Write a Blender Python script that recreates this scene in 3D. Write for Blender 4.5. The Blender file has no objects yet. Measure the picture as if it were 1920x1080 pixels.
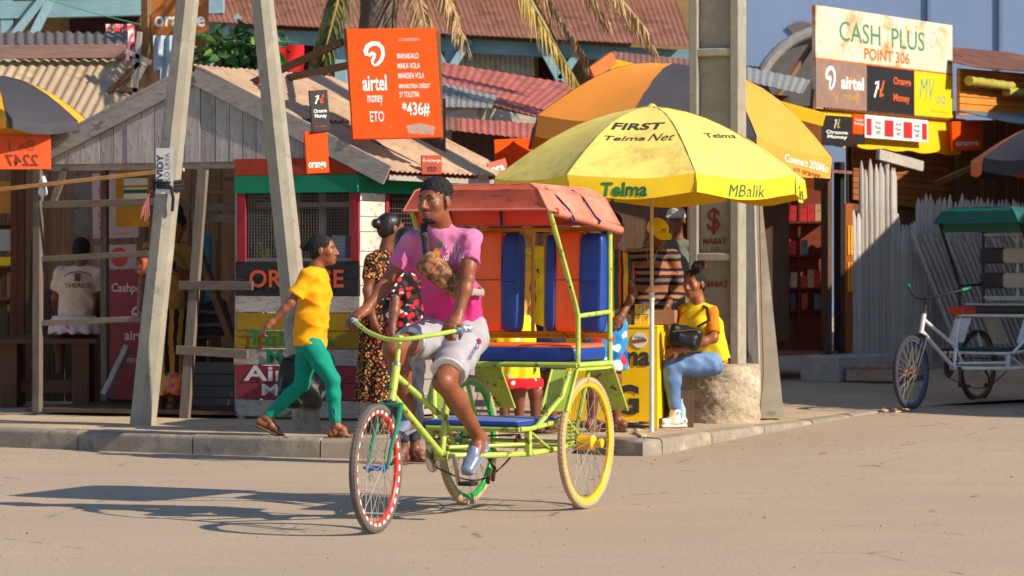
import bpy, bmesh, math, random
import numpy as np
from mathutils import Vector, Matrix, Quaternion
random.seed(7)
R = math.radians
SC = bpy.context.scene
COL = SC.collection

# ------------------------------------------------------------ camera, world, sun, exposure
F, HC, YH = 5120.0, 1.30, 528.0          # focal length in photo pixels, camera height, horizon row
cam_d = bpy.data.cameras.new('camera'); cam = bpy.data.objects.new('camera', cam_d); COL.objects.link(cam)
cam.location = (0, 0, HC); cam.rotation_euler = (R(90), 0, 0)
cam_d.sensor_width = 36; cam_d.lens = F/1920*36; cam_d.shift_y = -(540-YH)/1920
cam_d.clip_start = .1; cam_d.clip_end = 3000
cam_d.dof.use_dof = True; cam_d.dof.focus_distance = 15.6; cam_d.dof.aperture_fstop = 6.3
SC.camera = cam
SUN_EL, SUN_K = R(32.6), .505
sdir = Vector((1, -SUN_K, math.tan(SUN_EL)*math.hypot(1, SUN_K))).normalized()
wd = bpy.data.worlds.new('World'); SC.world = wd; wd.use_nodes = True
wn = wd.node_tree.nodes; sky = wn.new('ShaderNodeTexSky'); sky.sky_type = 'NISHITA'; sky.sun_disc = False
sky.sun_elevation = SUN_EL; sky.sun_rotation = math.atan2(sdir.x, sdir.y); sky.dust_density = .2; sky.ozone_density = 4.0; sky.air_density = 1.2
wd.node_tree.links.new(sky.outputs[0], wn['Background'].inputs[0]); wn['Background'].inputs[1].default_value = .115
sl = bpy.data.lights.new('sun', 'SUN'); sl.energy = 5.0; sl.angle = R(.53); sl.color = (1, .885, .72)
so = bpy.data.objects.new('sun', sl); COL.objects.link(so); so.rotation_euler = sdir.to_track_quat('Z', 'Y').to_euler()
so.location = (20, -10, 20)
SC.view_settings.view_transform = 'Standard'; SC.view_settings.look = 'None'; SC.view_settings.gamma = 1
SC.view_settings.exposure = .46
SC.cycles.max_bounces = 6; SC.cycles.use_denoising = True

# ------------------------------------------------------------ pixel <-> world
def V(*a): return Vector(a)
def W(px, py, d): return V((px-960)/F*d, d, HC-(py-YH)/F*d)
def ray(px, py): return V((px-960)/F, 1, -(py-YH)/F)
def G(px, py, z=0.0): return W(px, py, F*(HC-z)/(py-YH))
def onpl(px, py, P, n):
    r = ray(px, py); c = V(0, 0, HC); return c + r*(((P-c).dot(n))/r.dot(n))

# ------------------------------------------------------------ materials
def lin(c): return tuple(((x/255)/12.92 if x/255 <= .04045 else ((x/255+.055)/1.055)**2.4) for x in c)
class NT:
    def __init__(s, name):
        s.m = bpy.data.materials.new(name); s.m.use_nodes = True; s.t = s.m.node_tree; s.n = s.t.nodes
        s.b = s.n['Principled BSDF']; s.tc = s.n.new('ShaderNodeTexCoord')
    def L(s, a, b): s.t.links.new(a, b)
    def mapping(s, scale=(1, 1, 1), coord='Object', rot=(0, 0, 0)):
        m = s.n.new('ShaderNodeMapping'); m.inputs['Scale'].default_value = scale; m.inputs['Rotation'].default_value = rot
        s.L(s.tc.outputs[coord], m.inputs[0]); return m.outputs[0]
    def noise(s, vec, scale, detail=4, rough=.6, dist=0):
        n = s.n.new('ShaderNodeTexNoise'); n.inputs['Scale'].default_value = scale; n.inputs['Detail'].default_value = detail
        n.inputs['Roughness'].default_value = rough; n.inputs['Distortion'].default_value = dist; s.L(vec, n.inputs['Vector']); return n.outputs['Fac']
    def voro(s, vec, scale, out='Distance', feature='F1'):
        n = s.n.new('ShaderNodeTexVoronoi'); n.feature = feature; n.inputs['Scale'].default_value = scale; s.L(vec, n.inputs['Vector']); return n.outputs[out]
    def ramp(s, fac, stops, interp='LINEAR'):
        r = s.n.new('ShaderNodeValToRGB'); r.color_ramp.interpolation = interp; e = r.color_ramp.elements
        while len(e) < len(stops): e.new(.5)
        for el, (p, c) in zip(e, stops): el.position = p; el.color = (*c, 1) if len(c) == 3 else c
        s.L(fac, r.inputs[0]); return r.outputs[0]
    def mix(s, fac, a, b, mode='MIX'):
        m = s.n.new('ShaderNodeMix'); m.data_type = 'RGBA'; m.blend_type = mode
        for k, v in ((0, fac), (6, a), (7, b)):
            if hasattr(v, 'default_value') or hasattr(v, 'is_linked'): s.L(v, m.inputs[k])
            elif k == 0: m.inputs[0].default_value = v
            else: m.inputs[k].default_value = (*v, 1)
        return m.outputs[2]
    def math(s, op, a, b=0.0):
        m = s.n.new('ShaderNodeMath'); m.operation = op
        for k, v in ((0, a), (1, b)):
            if isinstance(v, (int, float)): m.inputs[k].default_value = v
            else: s.L(v, m.inputs[k])
        return m.outputs[0]
    def bump(s, h, strength=.3, dist=.01):
        b = s.n.new('ShaderNodeBump'); b.inputs['Strength'].default_value = strength; b.inputs['Distance'].default_value = dist
        s.L(h, b.inputs['Height']); s.L(b.outputs[0], s.b.inputs['Normal'])
    def done(s, col, rough=.6, metal=0, spec=.5):
        if hasattr(col, 'is_linked'): s.L(col, s.b.inputs['Base Color'])
        else: s.b.inputs['Base Color'].default_value = (*col, 1)
        s.b.inputs['Roughness'].default_value = rough; s.b.inputs['Metallic'].default_value = metal
        s.b.inputs['Specular IOR Level'].default_value = spec
        return s.m
MC = {}
def mat(name, c, rough=.6, metal=0, var=.18, scale=7, st=(1, 1, 1), bump=.15, bs=50, bd=.004, c2=None, m2=(.55, .62), s2=5, rnd=.0, spec=.4, c3=None, m3=(.6, .7), s3=2.5):
    if name in MC: return MC[name]
    t = NT(name); c = lin(c); mp = t.mapping(st); f = t.noise(mp, scale, 5, .65)
    lo = tuple(x*(1-var) for x in c); hi = tuple(min(1, x*(1+var)) for x in c)
    o = t.ramp(f, [(.28, lo), (.72, hi)])
    if c3: o = t.mix(t.ramp(t.noise(mp, s3, 6, .7), [(m3[0], (0, 0, 0)), (m3[1], (1, 1, 1))]), o, lin(c3))
    if c2: o = t.mix(t.ramp(t.noise(t.mapping(tuple(x*1.1 for x in st), rot=(.2, .1, .3)), s2, 7, .75), [(m2[0], (0, 0, 0)), (m2[1], (1, 1, 1))]), o, lin(c2))
    if rnd:
        oi = t.n.new('ShaderNodeObjectInfo'); h = t.n.new('ShaderNodeHueSaturation')
        t.L(t.math('ADD', t.math('MULTIPLY', oi.outputs['Random'], rnd*2), 1-rnd), h.inputs['Value']); t.L(o, h.inputs['Color']); o = h.outputs[0]
    if bump: t.bump(t.noise(mp, bs, 4), bump, bd)
    MC[name] = t.done(o, rough, metal, spec); return MC[name]
def wood(name, c, var=.45, rnd=.18, ax=2, c2=None, m2=(.55, .66), rough=.8, sc=1.0):
    """grain runs along axis ax of the mesh coordinates"""
    st = [14*sc, 14*sc, 14*sc]; st[ax] = 1.1*sc
    if name in MC: return MC[name]
    t = NT(name); c = lin(c); mp = t.mapping(st); f = t.noise(mp, 2.2, 8, .75, .6)
    o = t.ramp(f, [(.25, tuple(x*(1-var) for x in c)), (.5, c), (.78, tuple(min(1, x*(1+var*.8)) for x in c))])
    st2 = [5, 5, 5]; st2[ax] = 1.2
    if c2: o = t.mix(t.ramp(t.noise(t.mapping(st2), 2.5, 7, .8), [(m2[0], (0, 0, 0)), (m2[1], (1, 1, 1))]), o, lin(c2))
    o = t.mix(t.ramp(t.noise(t.mapping((1.3, 1.3, 1.3)), 1.7, 4, .6), [(.3, (.35, .35, .35)), (.6, (0, 0, 0))]), o, tuple(x*.45 for x in c))
    if rnd:
        oi = t.n.new('ShaderNodeObjectInfo'); h = t.n.new('ShaderNodeHueSaturation')
        t.L(t.math('ADD', t.math('MULTIPLY', oi.outputs['Random'], rnd*2), 1-rnd), h.inputs['Value']); t.L(o, h.inputs['Color']); o = h.outputs[0]
    t.bump(f, .5, .006); MC[name] = t.done(o, rough, 0, .25); return MC[name]
def skinmat(name, c, c2=None):
    if name in MC: return MC[name]
    t = NT(name); c = lin(c); f = t.noise(t.mapping(), 14, 5, .6)
    o = t.ramp(f, [(.3, tuple(x*.82 for x in c)), (.7, tuple(x*1.15 for x in c))])
    t.bump(t.noise(t.mapping(), 260, 3), .12, .002)
    t.b.inputs['Subsurface Weight'].default_value = .06; t.b.inputs['Subsurface Radius'].default_value = (.012, .005, .003); t.b.inputs['Subsurface Scale'].default_value = .5
    MC[name] = t.done(o, .47, 0, .4); return MC[name]
def fabric(name, c, rough=.85, var=.12, c2=None, m2=(.55, .6), s2=6, bump=.2):
    return mat(name, c, rough, var=var, scale=9, bump=bump, bs=420, bd=.0015, c2=c2, m2=m2, s2=s2, spec=.2)

# ------------------------------------------------------------ objects
WM = {}
def tag(o, label=None, cat=None, group=None, kind=None):
    if label: o['label'] = label
    if cat: o['category'] = cat
    if group: o['group'] = group
    if kind: o['kind'] = kind
    return o
def put(o, parent, M):
    COL.objects.link(o); WM[o.name] = M.copy(); o.matrix_basis = M
    if parent is not None: o.parent = parent; o.matrix_parent_inverse = WM[parent.name].inverted()
    return o
def empty(name, loc, label, cat, group=None, rz=0, M=None):
    o = bpy.data.objects.new(name, None); o.empty_display_size = .2
    put(o, None, M if M is not None else Matrix.Translation(loc) @ Matrix.Rotation(rz, 4, 'Z'))
    return tag(o, label, cat, group)
def obj(name, me, mats, parent=None, M=None):
    if not isinstance(mats, (list, tuple)): mats = [mats]
    if not me.materials:
        for m in mats: me.materials.append(m)
    o = bpy.data.objects.new(name, me); return put(o, parent, M if M is not None else Matrix())
class MB:
    """collects shapes in one mesh; build() links it as one object"""
    def __init__(s): s.v = []; s.f = []; s.mi = []; s.cur = 0
    def add(s, vs, fs):
        b = len(s.v); s.v += [tuple(x) for x in vs]; s.f += [tuple(i+b for i in q) for q in fs]; s.mi += [s.cur]*len(fs); return s
    def m(s, i): s.cur = i; return s
    def box(s, c, size, M=None, bev=0.0):
        c = Vector(c); h = Vector(size)/2
        if bev <= 0:
            vs = [Vector((x*h.x, y*h.y, z*h.z)) for x in (-1, 1) for y in (-1, 1) for z in (-1, 1)]
            fs = [(0, 1, 3, 2), (4, 6, 7, 5), (0, 4, 5, 1), (2, 3, 7, 6), (0, 2, 6, 4), (1, 5, 7, 3)]
        else:
            b = min(bev, h.x*.9, h.y*.9, h.z*.9); vs = []; ix = {}
            for x in (-1, 1):
                for y in (-1, 1):
                    for z in (-1, 1):
                        for a in range(3):
                            p = [x*(h.x-b), y*(h.y-b), z*(h.z-b)]; p[a] = (x, y, z)[a]*(h.x, h.y, h.z)[a]
                            ix[(x, y, z, a)] = len(vs); vs.append(Vector(p))
            fs = []
            S = (-1, 1)
            for q in S:
                o = [(-1, -1), (-1, 1), (1, 1), (1, -1)]
                fs.append([ix[(q, i, j, 0)] for i, j in o][::-q]); fs.append([ix[(i, q, j, 1)] for i, j in o][::q]); fs.append([ix[(i, j, q, 2)] for i, j in o][::-q])
            for i in S:
                for j in S:
                    fs.append([ix[(i, j, -1, 0)], ix[(i, j, 1, 0)], ix[(i, j, 1, 1)], ix[(i, j, -1, 1)]][::i*j])
                    fs.append([ix[(i, -1, j, 0)], ix[(i, 1, j, 0)], ix[(i, 1, j, 2)], ix[(i, -1, j, 2)]][::-i*j])
                    fs.append([ix[(-1, i, j, 1)], ix[(1, i, j, 1)], ix[(1, i, j, 2)], ix[(-1, i, j, 2)]][::i*j])
                    for k in S: fs.append([ix[(i, j, k, 0)], ix[(i, j, k, 1)], ix[(i, j, k, 2)]][::i*j*k])
        if M is not None: vs = [M @ v for v in vs]
        return s.add([c+v for v in vs], fs)
    def beam(s, a, b, w, t, up=(0, 0, 1), bev=.003):
        """box from a to b, w across, t along 'up' (as near as possible)"""
        a = Vector(a); b = Vector(b); d = b-a; L = d.length; d.normalize(); up = Vector(up)
        x = d.cross(up)
        if x.length < 1e-4: x = d.cross(Vector((1, 0, 0)))
        x.normalize(); z = x.cross(d).normalized(); M = Matrix((x, d, z)).transposed()
        return s.box((a+b)/2, (w, L, t), M, bev)
    def tube(s, pts, r, n=10, cap=True, closed=False):
        pts = [Vector(p) for p in pts]; m = len(pts); rs = r if isinstance(r, (list, tuple)) else [r]*m
        T = []
        for i in range(m):
            if closed: t = pts[(i+1) % m]-pts[i-1]
            else: t = pts[min(i+1, m-1)]-pts[max(i-1, 0)]
            T.append(t.normalized())
        u = T[0].orthogonal().normalized(); vs = []
        for i in range(m):
            if i: u = (u-T[i]*u.dot(T[i])); u = u.normalized() if u.length > 1e-6 else T[i].orthogonal().normalized()
            w = T[i].cross(u)
            for k in range(n):
                a = 2*math.pi*k/n; vs.append(pts[i]+(u*math.cos(a)+w*math.sin(a))*rs[i])
        fs = []
        for i in range(m if closed else m-1):
            j = (i+1) % m
            for k in range(n): fs.append((i*n+k, i*n+(k+1) % n, j*n+(k+1) % n, j*n+k))
        if cap and not closed: fs.append(tuple(range(n))[::-1]); fs.append(tuple((m-1)*n+k for k in range(n)))
        return s.add(vs, fs)
    def lathe(s, prof, M, n=24):
        """prof: (radius, height) list, round local z of M"""
        vs = [M @ Vector((r*math.cos(2*math.pi*k/n), r*math.sin(2*math.pi*k/n), z)) for r, z in prof for k in range(n)]
        fs = [(i*n+k, i*n+(k+1) % n, (i+1)*n+(k+1) % n, (i+1)*n+k) for i in range(len(prof)-1) for k in range(n)]
        if prof[0][0] > 1e-5: fs.append(tuple(range(n))[::-1])
        if prof[-1][0] > 1e-5: fs.append(tuple((len(prof)-1)*n+k for k in range(n)))
        return s.add(vs, fs)
    def sphere(s, c, r, n=12, M=None):
        r = (r, r, r) if isinstance(r, (int, float)) else r; c = Vector(c); M = M or Matrix.Identity(3)
        prof = [(math.sin(math.pi*i/(n//2+2)), -math.cos(math.pi*i/(n//2+2))) for i in range(n//2+3)]
        vs = [c+M @ Vector((q*math.cos(2*math.pi*k/n)*r[0], q*math.sin(2*math.pi*k/n)*r[1], z*r[2])) for q, z in prof for k in range(n)]
        return s.add(vs, [(i*n+k, i*n+(k+1) % n, (i+1)*n+(k+1) % n, (i+1)*n+k) for i in range(len(prof)-1) for k in range(n)])
    def slab(s, pts, t, nrm=None):
        """polygon (world points, ccw seen from nrm) thickened by t against its normal"""
        pts = [Vector(p) for p in pts]; n = len(pts)
        if nrm is None: nrm = (pts[1]-pts[0]).cross(pts[2]-pts[0]).normalized()
        lo = [p-Vector(nrm)*t for p in pts]
        return s.add(pts+lo, [tuple(range(n)), tuple(range(2*n-1, n-1, -1))]+[(i, n+i, n+(i+1) % n, (i+1) % n) for i in range(n)])
    def corr(s, A, B, C, D, pitch=.076, amp=.011, nrm=None, sub=6, t=.002, rows=2, sag=0.0):
        """corrugated sheet on quad A,B,C,D; the waves run along A->B (crests parallel to A->D)"""
        A, B, C, D = map(Vector, (A, B, C, D)); nrm = Vector(nrm) if nrm is not None else (B-A).cross(D-A).normalized()
        n = max(4, int((B-A).length/pitch*sub)); vs = []
        for k in range(2):
            for j in range(rows+1):
                v = j/rows
                for i in range(n+1):
                    u = i/n; p = (A*(1-u)+B*u)*(1-v)+(D*(1-u)+C*u)*v
                    vs.append(p+nrm*(amp*math.sin(2*math.pi*i/sub)-k*t-sag*math.sin(math.pi*v)))
        o = (rows+1)*(n+1); fs = []
        for j in range(rows):
            for i in range(n):
                a = j*(n+1)+i; fs.append((a, a+1, a+n+2, a+n+1)); fs.append((o+a, o+a+n+1, o+a+n+2, o+a+1))
        for i in range(n):
            for a, b in ((i, i+1), (rows*(n+1)+i+1, rows*(n+1)+i)): fs.append((b, a, o+a, o+b))
        return s.add(vs, fs)
    def mesh(s, name, smooth=35):
        me = bpy.data.meshes.new(name); me.from_pydata(s.v, [], s.f); me.polygons.foreach_set('material_index', s.mi)
        if smooth:
            me.polygons.foreach_set('use_smooth', [True]*len(s.f)); me.set_sharp_from_angle(angle=R(smooth))
        me.update(); return me
    def build(s, name, mats, parent=None, M=None, smooth=35, recentre=True):
        if M is None and recentre and s.v:
            a = np.array(s.v); o = (a.min(0)+a.max(0))/2; s.v = [tuple(x) for x in (a-o)]; M = Matrix.Translation(Vector(o))
        return obj(name, s.mesh(name, smooth), mats, parent, M)
def frame(o, x, y):
    """4x4 with origin o, local x along x, local y as near y as possible"""
    x = Vector(x).normalized(); z = x.cross(Vector(y)).normalized(); y = z.cross(x)
    M = Matrix((x, y, z)).transposed().to_4x4(); M.translation = Vector(o); return M
def text(s, M, x, y, w, h, m, parent, shear=0, bold=0.0, name='lettering', rot=0, mirror=False, arc=None, lift=.004, wrap=None):
    """lettering centred at (x,y) of plane M, fitted into w by h (metres)"""
    cu = bpy.data.curves.new('t', 'FONT'); cu.body = s; cu.align_x = 'CENTER'; cu.resolution_u = 3; cu.shear = shear; cu.offset = bold; cu.space_line = .95
    t = bpy.data.objects.new('t', cu); COL.objects.link(t); dg = bpy.context.evaluated_depsgraph_get()
    me = bpy.data.meshes.new_from_object(t.evaluated_get(dg)); bpy.data.objects.remove(t); bpy.data.curves.remove(cu)
    n = len(me.vertices)
    if not n: return None
    a = np.empty(n*3); me.vertices.foreach_get('co', a); a = a.reshape(-1, 3); lo, hi = a.min(0), a.max(0)
    a -= (lo+hi)/2; e = np.maximum(hi-lo, 1e-6); a[:, 0] *= w/e[0]*(-1 if mirror else 1); a[:, 1] *= h/e[1]; a[:, 2] = 0
    if arc: a[:, 2] = -arc*(a[:, 0]**2)
    L_ = M @ Matrix.Translation((x, y, lift)) @ Matrix.Rotation(rot, 4, 'Z')
    if wrap is not None:                       # lay the print on a curved surface
        from mathutils.bvhtree import BVHTree
        wm = WM[wrap.name]; bv = BVHTree.FromPolygons([wm @ v.co for v in wrap.data.vertices], [tuple(p.vertices) for p in wrap.data.polygons]); nz = (L_.to_3x3() @ Vector((0, 0, 1))).normalized(); Li = L_.inverted()
        for i in range(n):
            p = L_ @ Vector(a[i]); h_ = bv.ray_cast(p+nz*.25, -nz, .6)
            if h_[0] is not None: a[i] = Li @ (h_[0]+nz*.004)
    me.vertices.foreach_set('co', a.ravel()); me.materials.clear(); me.materials.append(m); me.name = name
    o = bpy.data.objects.new(name, me)
    return put(o, parent, L_)
def flat(name, pts, M, m, parent, z=.003):
    me = bpy.data.meshes.new(name); me.from_pydata([(p[0], p[1], 0) for p in pts], [], [tuple(range(len(pts)))]); me.update()
    return obj(name, me, m, parent, M @ Matrix.Translation((0, 0, z)))
def strip2d(pts, w):
    """flat stroke along 2-d points with widths w -> polygon outline"""
    L_, R_ = [], []
    for i, p in enumerate(pts):
        a = Vector(pts[max(i-1, 0)]); b = Vector(pts[min(i+1, len(pts)-1)]); t = (b-a).normalized(); n = Vector((-t.y, t.x)); q = w[i] if isinstance(w, (list, tuple)) else w
        L_.append(Vector(p)+n*q/2); R_.append(Vector(p)-n*q/2)
    return [tuple(p) for p in L_+R_[::-1]]
def board(name, TL, TR, BL, t, m, label, cat, group=None, parent=None):
    """flat sign; returns (object, plane matrix with origin at the bottom left of its face, width, height)"""
    TL, TR, BL = Vector(TL), Vector(TR), Vector(BL); M = frame(BL, TR-TL, TL-BL); w = (TR-TL).length; h = (TL-BL).length
    b = MB().box((w/2, h/2, -t/2), (w, h, t), bev=.003); o = obj(name, b.mesh(name), m, parent, M)
    if label: tag(o, label, cat, group)
    return o, M, w, h
# ------------------------------------------------------------ organic shapes: signed distances + surface nets
def A3(v): return np.array([v[0], v[1], v[2]], float)
class Sdf:
    def __init__(s): s.p = []; s.cuts = []; s.wr = None
    def cone(s, a, b, ra, rb, k=.02, w=None, q=1.0, cut=None):
        """tapered limb a->b; w,q: section q times wider along unit vector w; cut: [(point, normal)] removes the normal's side"""
        a, b = A3(a), A3(b); m = max(ra, rb)*max(q, 1)+.1; s.p.append(('c', (a, b, ra, rb, None if w is None else A3(Vector(w).normalized()), q), k, np.minimum(a, b)-m, np.maximum(a, b)+m, cut)); return s
    def chain(s, pts, rs, k=.02, **kw):
        for i in range(len(pts)-1): s.cone(pts[i], pts[i+1], rs[i], rs[i+1], k, **kw)
        return s
    def ell(s, c, r, M=None, k=.02, sub=False, cut=None):
        c = A3(c); Mn = np.eye(3) if M is None else np.array(M.to_3x3()); m = max(r)+.1
        s.p.append(('s' if sub else 'e', (c, np.array(r, float), Mn), k, c-m, c+m, cut)); return s
    def rbox(s, c, r, rad, M=None, k=.02, cut=None):
        c = A3(c); Mn = np.eye(3) if M is None else np.array(M.to_3x3()); m = float(np.linalg.norm(r))+.1
        s.p.append(('b', (c, np.array(r, float)-rad, Mn, rad), k, c-m, c+m, cut)); return s
    def prim(s, t, a, P):
        if t == 'c':
            A, B, ra, rb, w, q = a; v = P-A; ba = B-A
            if w is not None and q != 1:
                v = v+np.outer(v@w, w)*(1/q-1); ba = ba+w*(ba@w)*(1/q-1)
            h = np.clip((v@ba)/max(ba@ba, 1e-9), 0, 1); return np.linalg.norm(v-h[:, None]*ba, axis=1)-(ra+h*(rb-ra))
        if t == 'b':
            c, r, M, rad = a; q = np.abs((P-c)@M)-r; return np.linalg.norm(np.maximum(q, 0), axis=1)+np.minimum(q.max(1), 0)-rad
        c, r, M = a; q = (P-c)@M; k0 = np.linalg.norm(q/r, axis=1); k1 = np.linalg.norm(q/(r*r), axis=1)+1e-9; return k0*(k0-1)/k1
    def __call__(s, P):
        d = np.full(len(P), .12)
        for t, a, k, lo, hi, cut in s.p:
            i = np.nonzero(np.all((P > lo) & (P < hi), axis=1))[0]
            if not len(i): continue
            Q = P[i]; e = s.prim(t, a, Q)
            if cut:
                for p, n in cut: e = np.maximum(e, (Q-A3(p))@A3(n))
            o = d[i]
            if t == 's': x = np.clip(.5-.5*(o+e)/k, 0, 1); d[i] = o*(1-x)-e*x+k*x*(1-x)
            else: x = np.clip(.5+.5*(o-e)/k, 0, 1); d[i] = o*(1-x)+e*x-k*x*(1-x)
        for p, n in s.cuts: d = np.maximum(d, (P-A3(p))@A3(n))
        if s.wr: d = d+s.wr(P)
        return d
    def bounds(s):
        e = [x for x in s.p if x[0] != 's']; return np.min([x[3] for x in e], 0)+.06, np.max([x[4] for x in e], 0)-.06
    def mesh(s, name, h=.008, label=None):
        lo, hi = s.bounds(); B = 6; n = np.ceil((hi-lo)/(h*B)).astype(int)+1
        g = np.stack(np.meshgrid(*[np.arange(k) for k in n], indexing='ij'), -1).reshape(-1, 3)
        d = s(lo+(g+.5)*h*B); g = g[np.abs(d) < h*B*1.5+.006]
        N = n*B+2; o = np.stack(np.meshgrid(*[np.arange(B+1)]*3, indexing='ij'), -1).reshape(-1, 3)
        c = (g[:, None]*B+o[None]).reshape(-1, 3); key = (c[:, 0]*N[1]+c[:, 1])*N[2]+c[:, 2]
        uk, inv = np.unique(key, return_inverse=True); uc = np.stack([uk//(N[1]*N[2]), uk//N[2] % N[1], uk % N[2]], -1)
        val = s(lo+uc*h)[inv].reshape(len(g), B+1, B+1, B+1)
        cor = [(i, j, k) for i in (0, 1) for j in (0, 1) for k in (0, 1)]
        cv = np.stack([val[:, i:i+B, j:j+B, k:k+B] for i, j, k in cor], -1).reshape(-1, 8)
        oc = np.stack(np.meshgrid(*[np.arange(B)]*3, indexing='ij'), -1).reshape(-1, 3); cc = (g[:, None]*B+oc[None]).reshape(-1, 3)
        sg = cv < 0; act = sg.any(1) & ~sg.all(1); cv = cv[act]; cc = cc[act]; sg = sg[act]
        ps = np.zeros((len(cc), 3)); ct = np.zeros(len(cc)); ca = np.array(cor, float)
        for i in range(8):
            for j in range(i+1, 8):
                if abs(ca[i]-ca[j]).sum() != 1: continue
                x = sg[:, i] != sg[:, j]; t = cv[x, i]/(cv[x, i]-cv[x, j]); ps[x] += ca[i]+t[:, None]*(ca[j]-ca[i]); ct[x] += 1
        vs = lo+(cc+ps/ct[:, None])*h
        ck = (cc[:, 0]*N[1]+cc[:, 1])*N[2]+cc[:, 2]; od = np.argsort(ck); ck = ck[od]; cc = cc[od]; vs = vs[od]; sg = sg[od]
        def find(q):
            k = (q[:, 0]*N[1]+q[:, 1])*N[2]+q[:, 2]; i = np.clip(np.searchsorted(ck, k), 0, len(ck)-1); return np.where(ck[i] == k, i, -1)
        fs = []
        for ax, far in ((0, 4), (1, 2), (2, 1)):
            x = np.nonzero(sg[:, 0] != sg[:, far])[0]; u = np.zeros(3, int); w = np.zeros(3, int); u[(ax+1) % 3] = 1; w[(ax+2) % 3] = 1
            q = np.stack([find(cc[x]-u-w), find(cc[x]-w), x, find(cc[x]-u)], 1); fl = ~sg[x, 0]; q[fl] = q[fl][:, ::-1]; fs.append(q[(q >= 0).all(1)])
        fs = np.concatenate(fs); me = bpy.data.meshes.new(name); o = vs.mean(0)
        me.vertices.add(len(vs)); me.vertices.foreach_set('co', (vs-o).ravel()); me.loops.add(fs.size); me.loops.foreach_set('vertex_index', fs.ravel().astype(np.int32))
        me.polygons.add(len(fs)); me.polygons.foreach_set('loop_start', np.arange(0, fs.size, 4, dtype=np.int32)); me.polygons.foreach_set('use_smooth', np.ones(len(fs), bool))
        if label: me.polygons.foreach_set('material_index', label(vs[fs].mean(1)).astype(np.int32))
        me.update(calc_edges=True); me.validate(); return me, Matrix.Translation(Vector(o))
    def build(s, name, mats, parent, h=.008, label=None):
        me, M = s.mesh(name, h, label); return obj(name, me, mats, parent, M)
def creases(amp, f, dirs, ph=0.0):
    """sharp cloth creases running across the given directions"""
    def w(P):
        o = 0
        for k, d in enumerate(dirs):
            d = np.array(d, float); s_ = np.cross(d, [.3, .2, .9]); t = (P@d)*f+ph+k*2.1; t = t+1.3*np.sin((P@s_)*f*.28+k)+.6*np.sin((P@s_)*f*.6+t*.3); m = .5+.5*np.sin((P@s_)*f*.33+(P@d)*f*.21+k*1.7+ph)
            o = o-amp*m*(1-np.abs(np.sin(t)))**1.6
        return o+amp*.25
    return w
def folds(amp, f=18, st=(1, 1, .45), ph=0.0):
    def w(P):
        q = P*np.array(st)*f+ph; return amp*(np.sin(q[:, 0]+1.7*np.sin(q[:, 1]*.8+q[:, 2]))*np.cos(q[:, 2]*1.3+q[:, 1]+1.2*np.sin(q[:, 0]*.7))+.5*np.sin(2.1*q[:, 1]+q[:, 2]*1.9+q[:, 0]))
    return w
# ------------------------------------------------------------ people
def hframe(c, fwd, up=(0, 0, 1)):
    f = Vector(fwd).normalized(); x = f.cross(Vector(up)).normalized(); u = x.cross(f); M = Matrix((x, f, u)).transposed().to_4x4(); M.translation = Vector(c); return M
def head(s, M, neck, k=1.0, nr=.052, jaw=1.0):
    """M: x to the person's right, y forward, z up, origin mid-head"""
    P = lambda x, y, z: M @ Vector((x*k, y*k, z*k)); r = lambda *a: [x*k for x in a]
    s.cone(P(0, -.02, -.05), neck, nr*k, nr*1.12*k, .03)
    s.ell(P(0, -.012, .035), r(.075, .095, .080), M, .02).ell(P(0, .028, -.03), r(.059*jaw, .066, .082), M, .03)
    s.ell(P(0, .036, -.072), r(.047*jaw, .05, .036), M, .025).ell(P(0, .074, -.096), r(.021, .017, .016), M, .02)
    for q in (-1, 1):
        s.ell(P(q*.043, .056, -.022), r(.022, .026, .026), M, .02)
        s.ell(P(q*.0765, -.006, -.008), r(.009, .02, .03), M, .008)
        s.ell(P(q*.031, .098, .008), r(.017, .014, .0095), M, .012, sub=True)
        s.ell(P(q*.0125, .1, -.034), r(.0095, .012, .009), M, .008)
    for q in (-1, 1): s.cone(P(q*.018, .0885, .0155), P(q*.046, .0775, .0135), .0042*k, .004*k, .004); s.cone(P(q*.02, .0865, -.001), P(q*.044, .077, .0), .004*k, .004*k, .005)
    s.cone(P(-.04, .083, .023), P(.04, .083, .023), .009*k, .009*k, .014)
    s.chain([P(0, .088, .016), P(0, .102, -.01), P(0, .112, -.03)], [.007*k, .0085*k, .0125*k], .010)
    s.ell(P(0, .092, -.0615), r(.024, .012, .0065), M, .006).ell(P(0, .09, -.0735), r(.02, .0125, .0075), M, .006)
    return s
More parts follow.
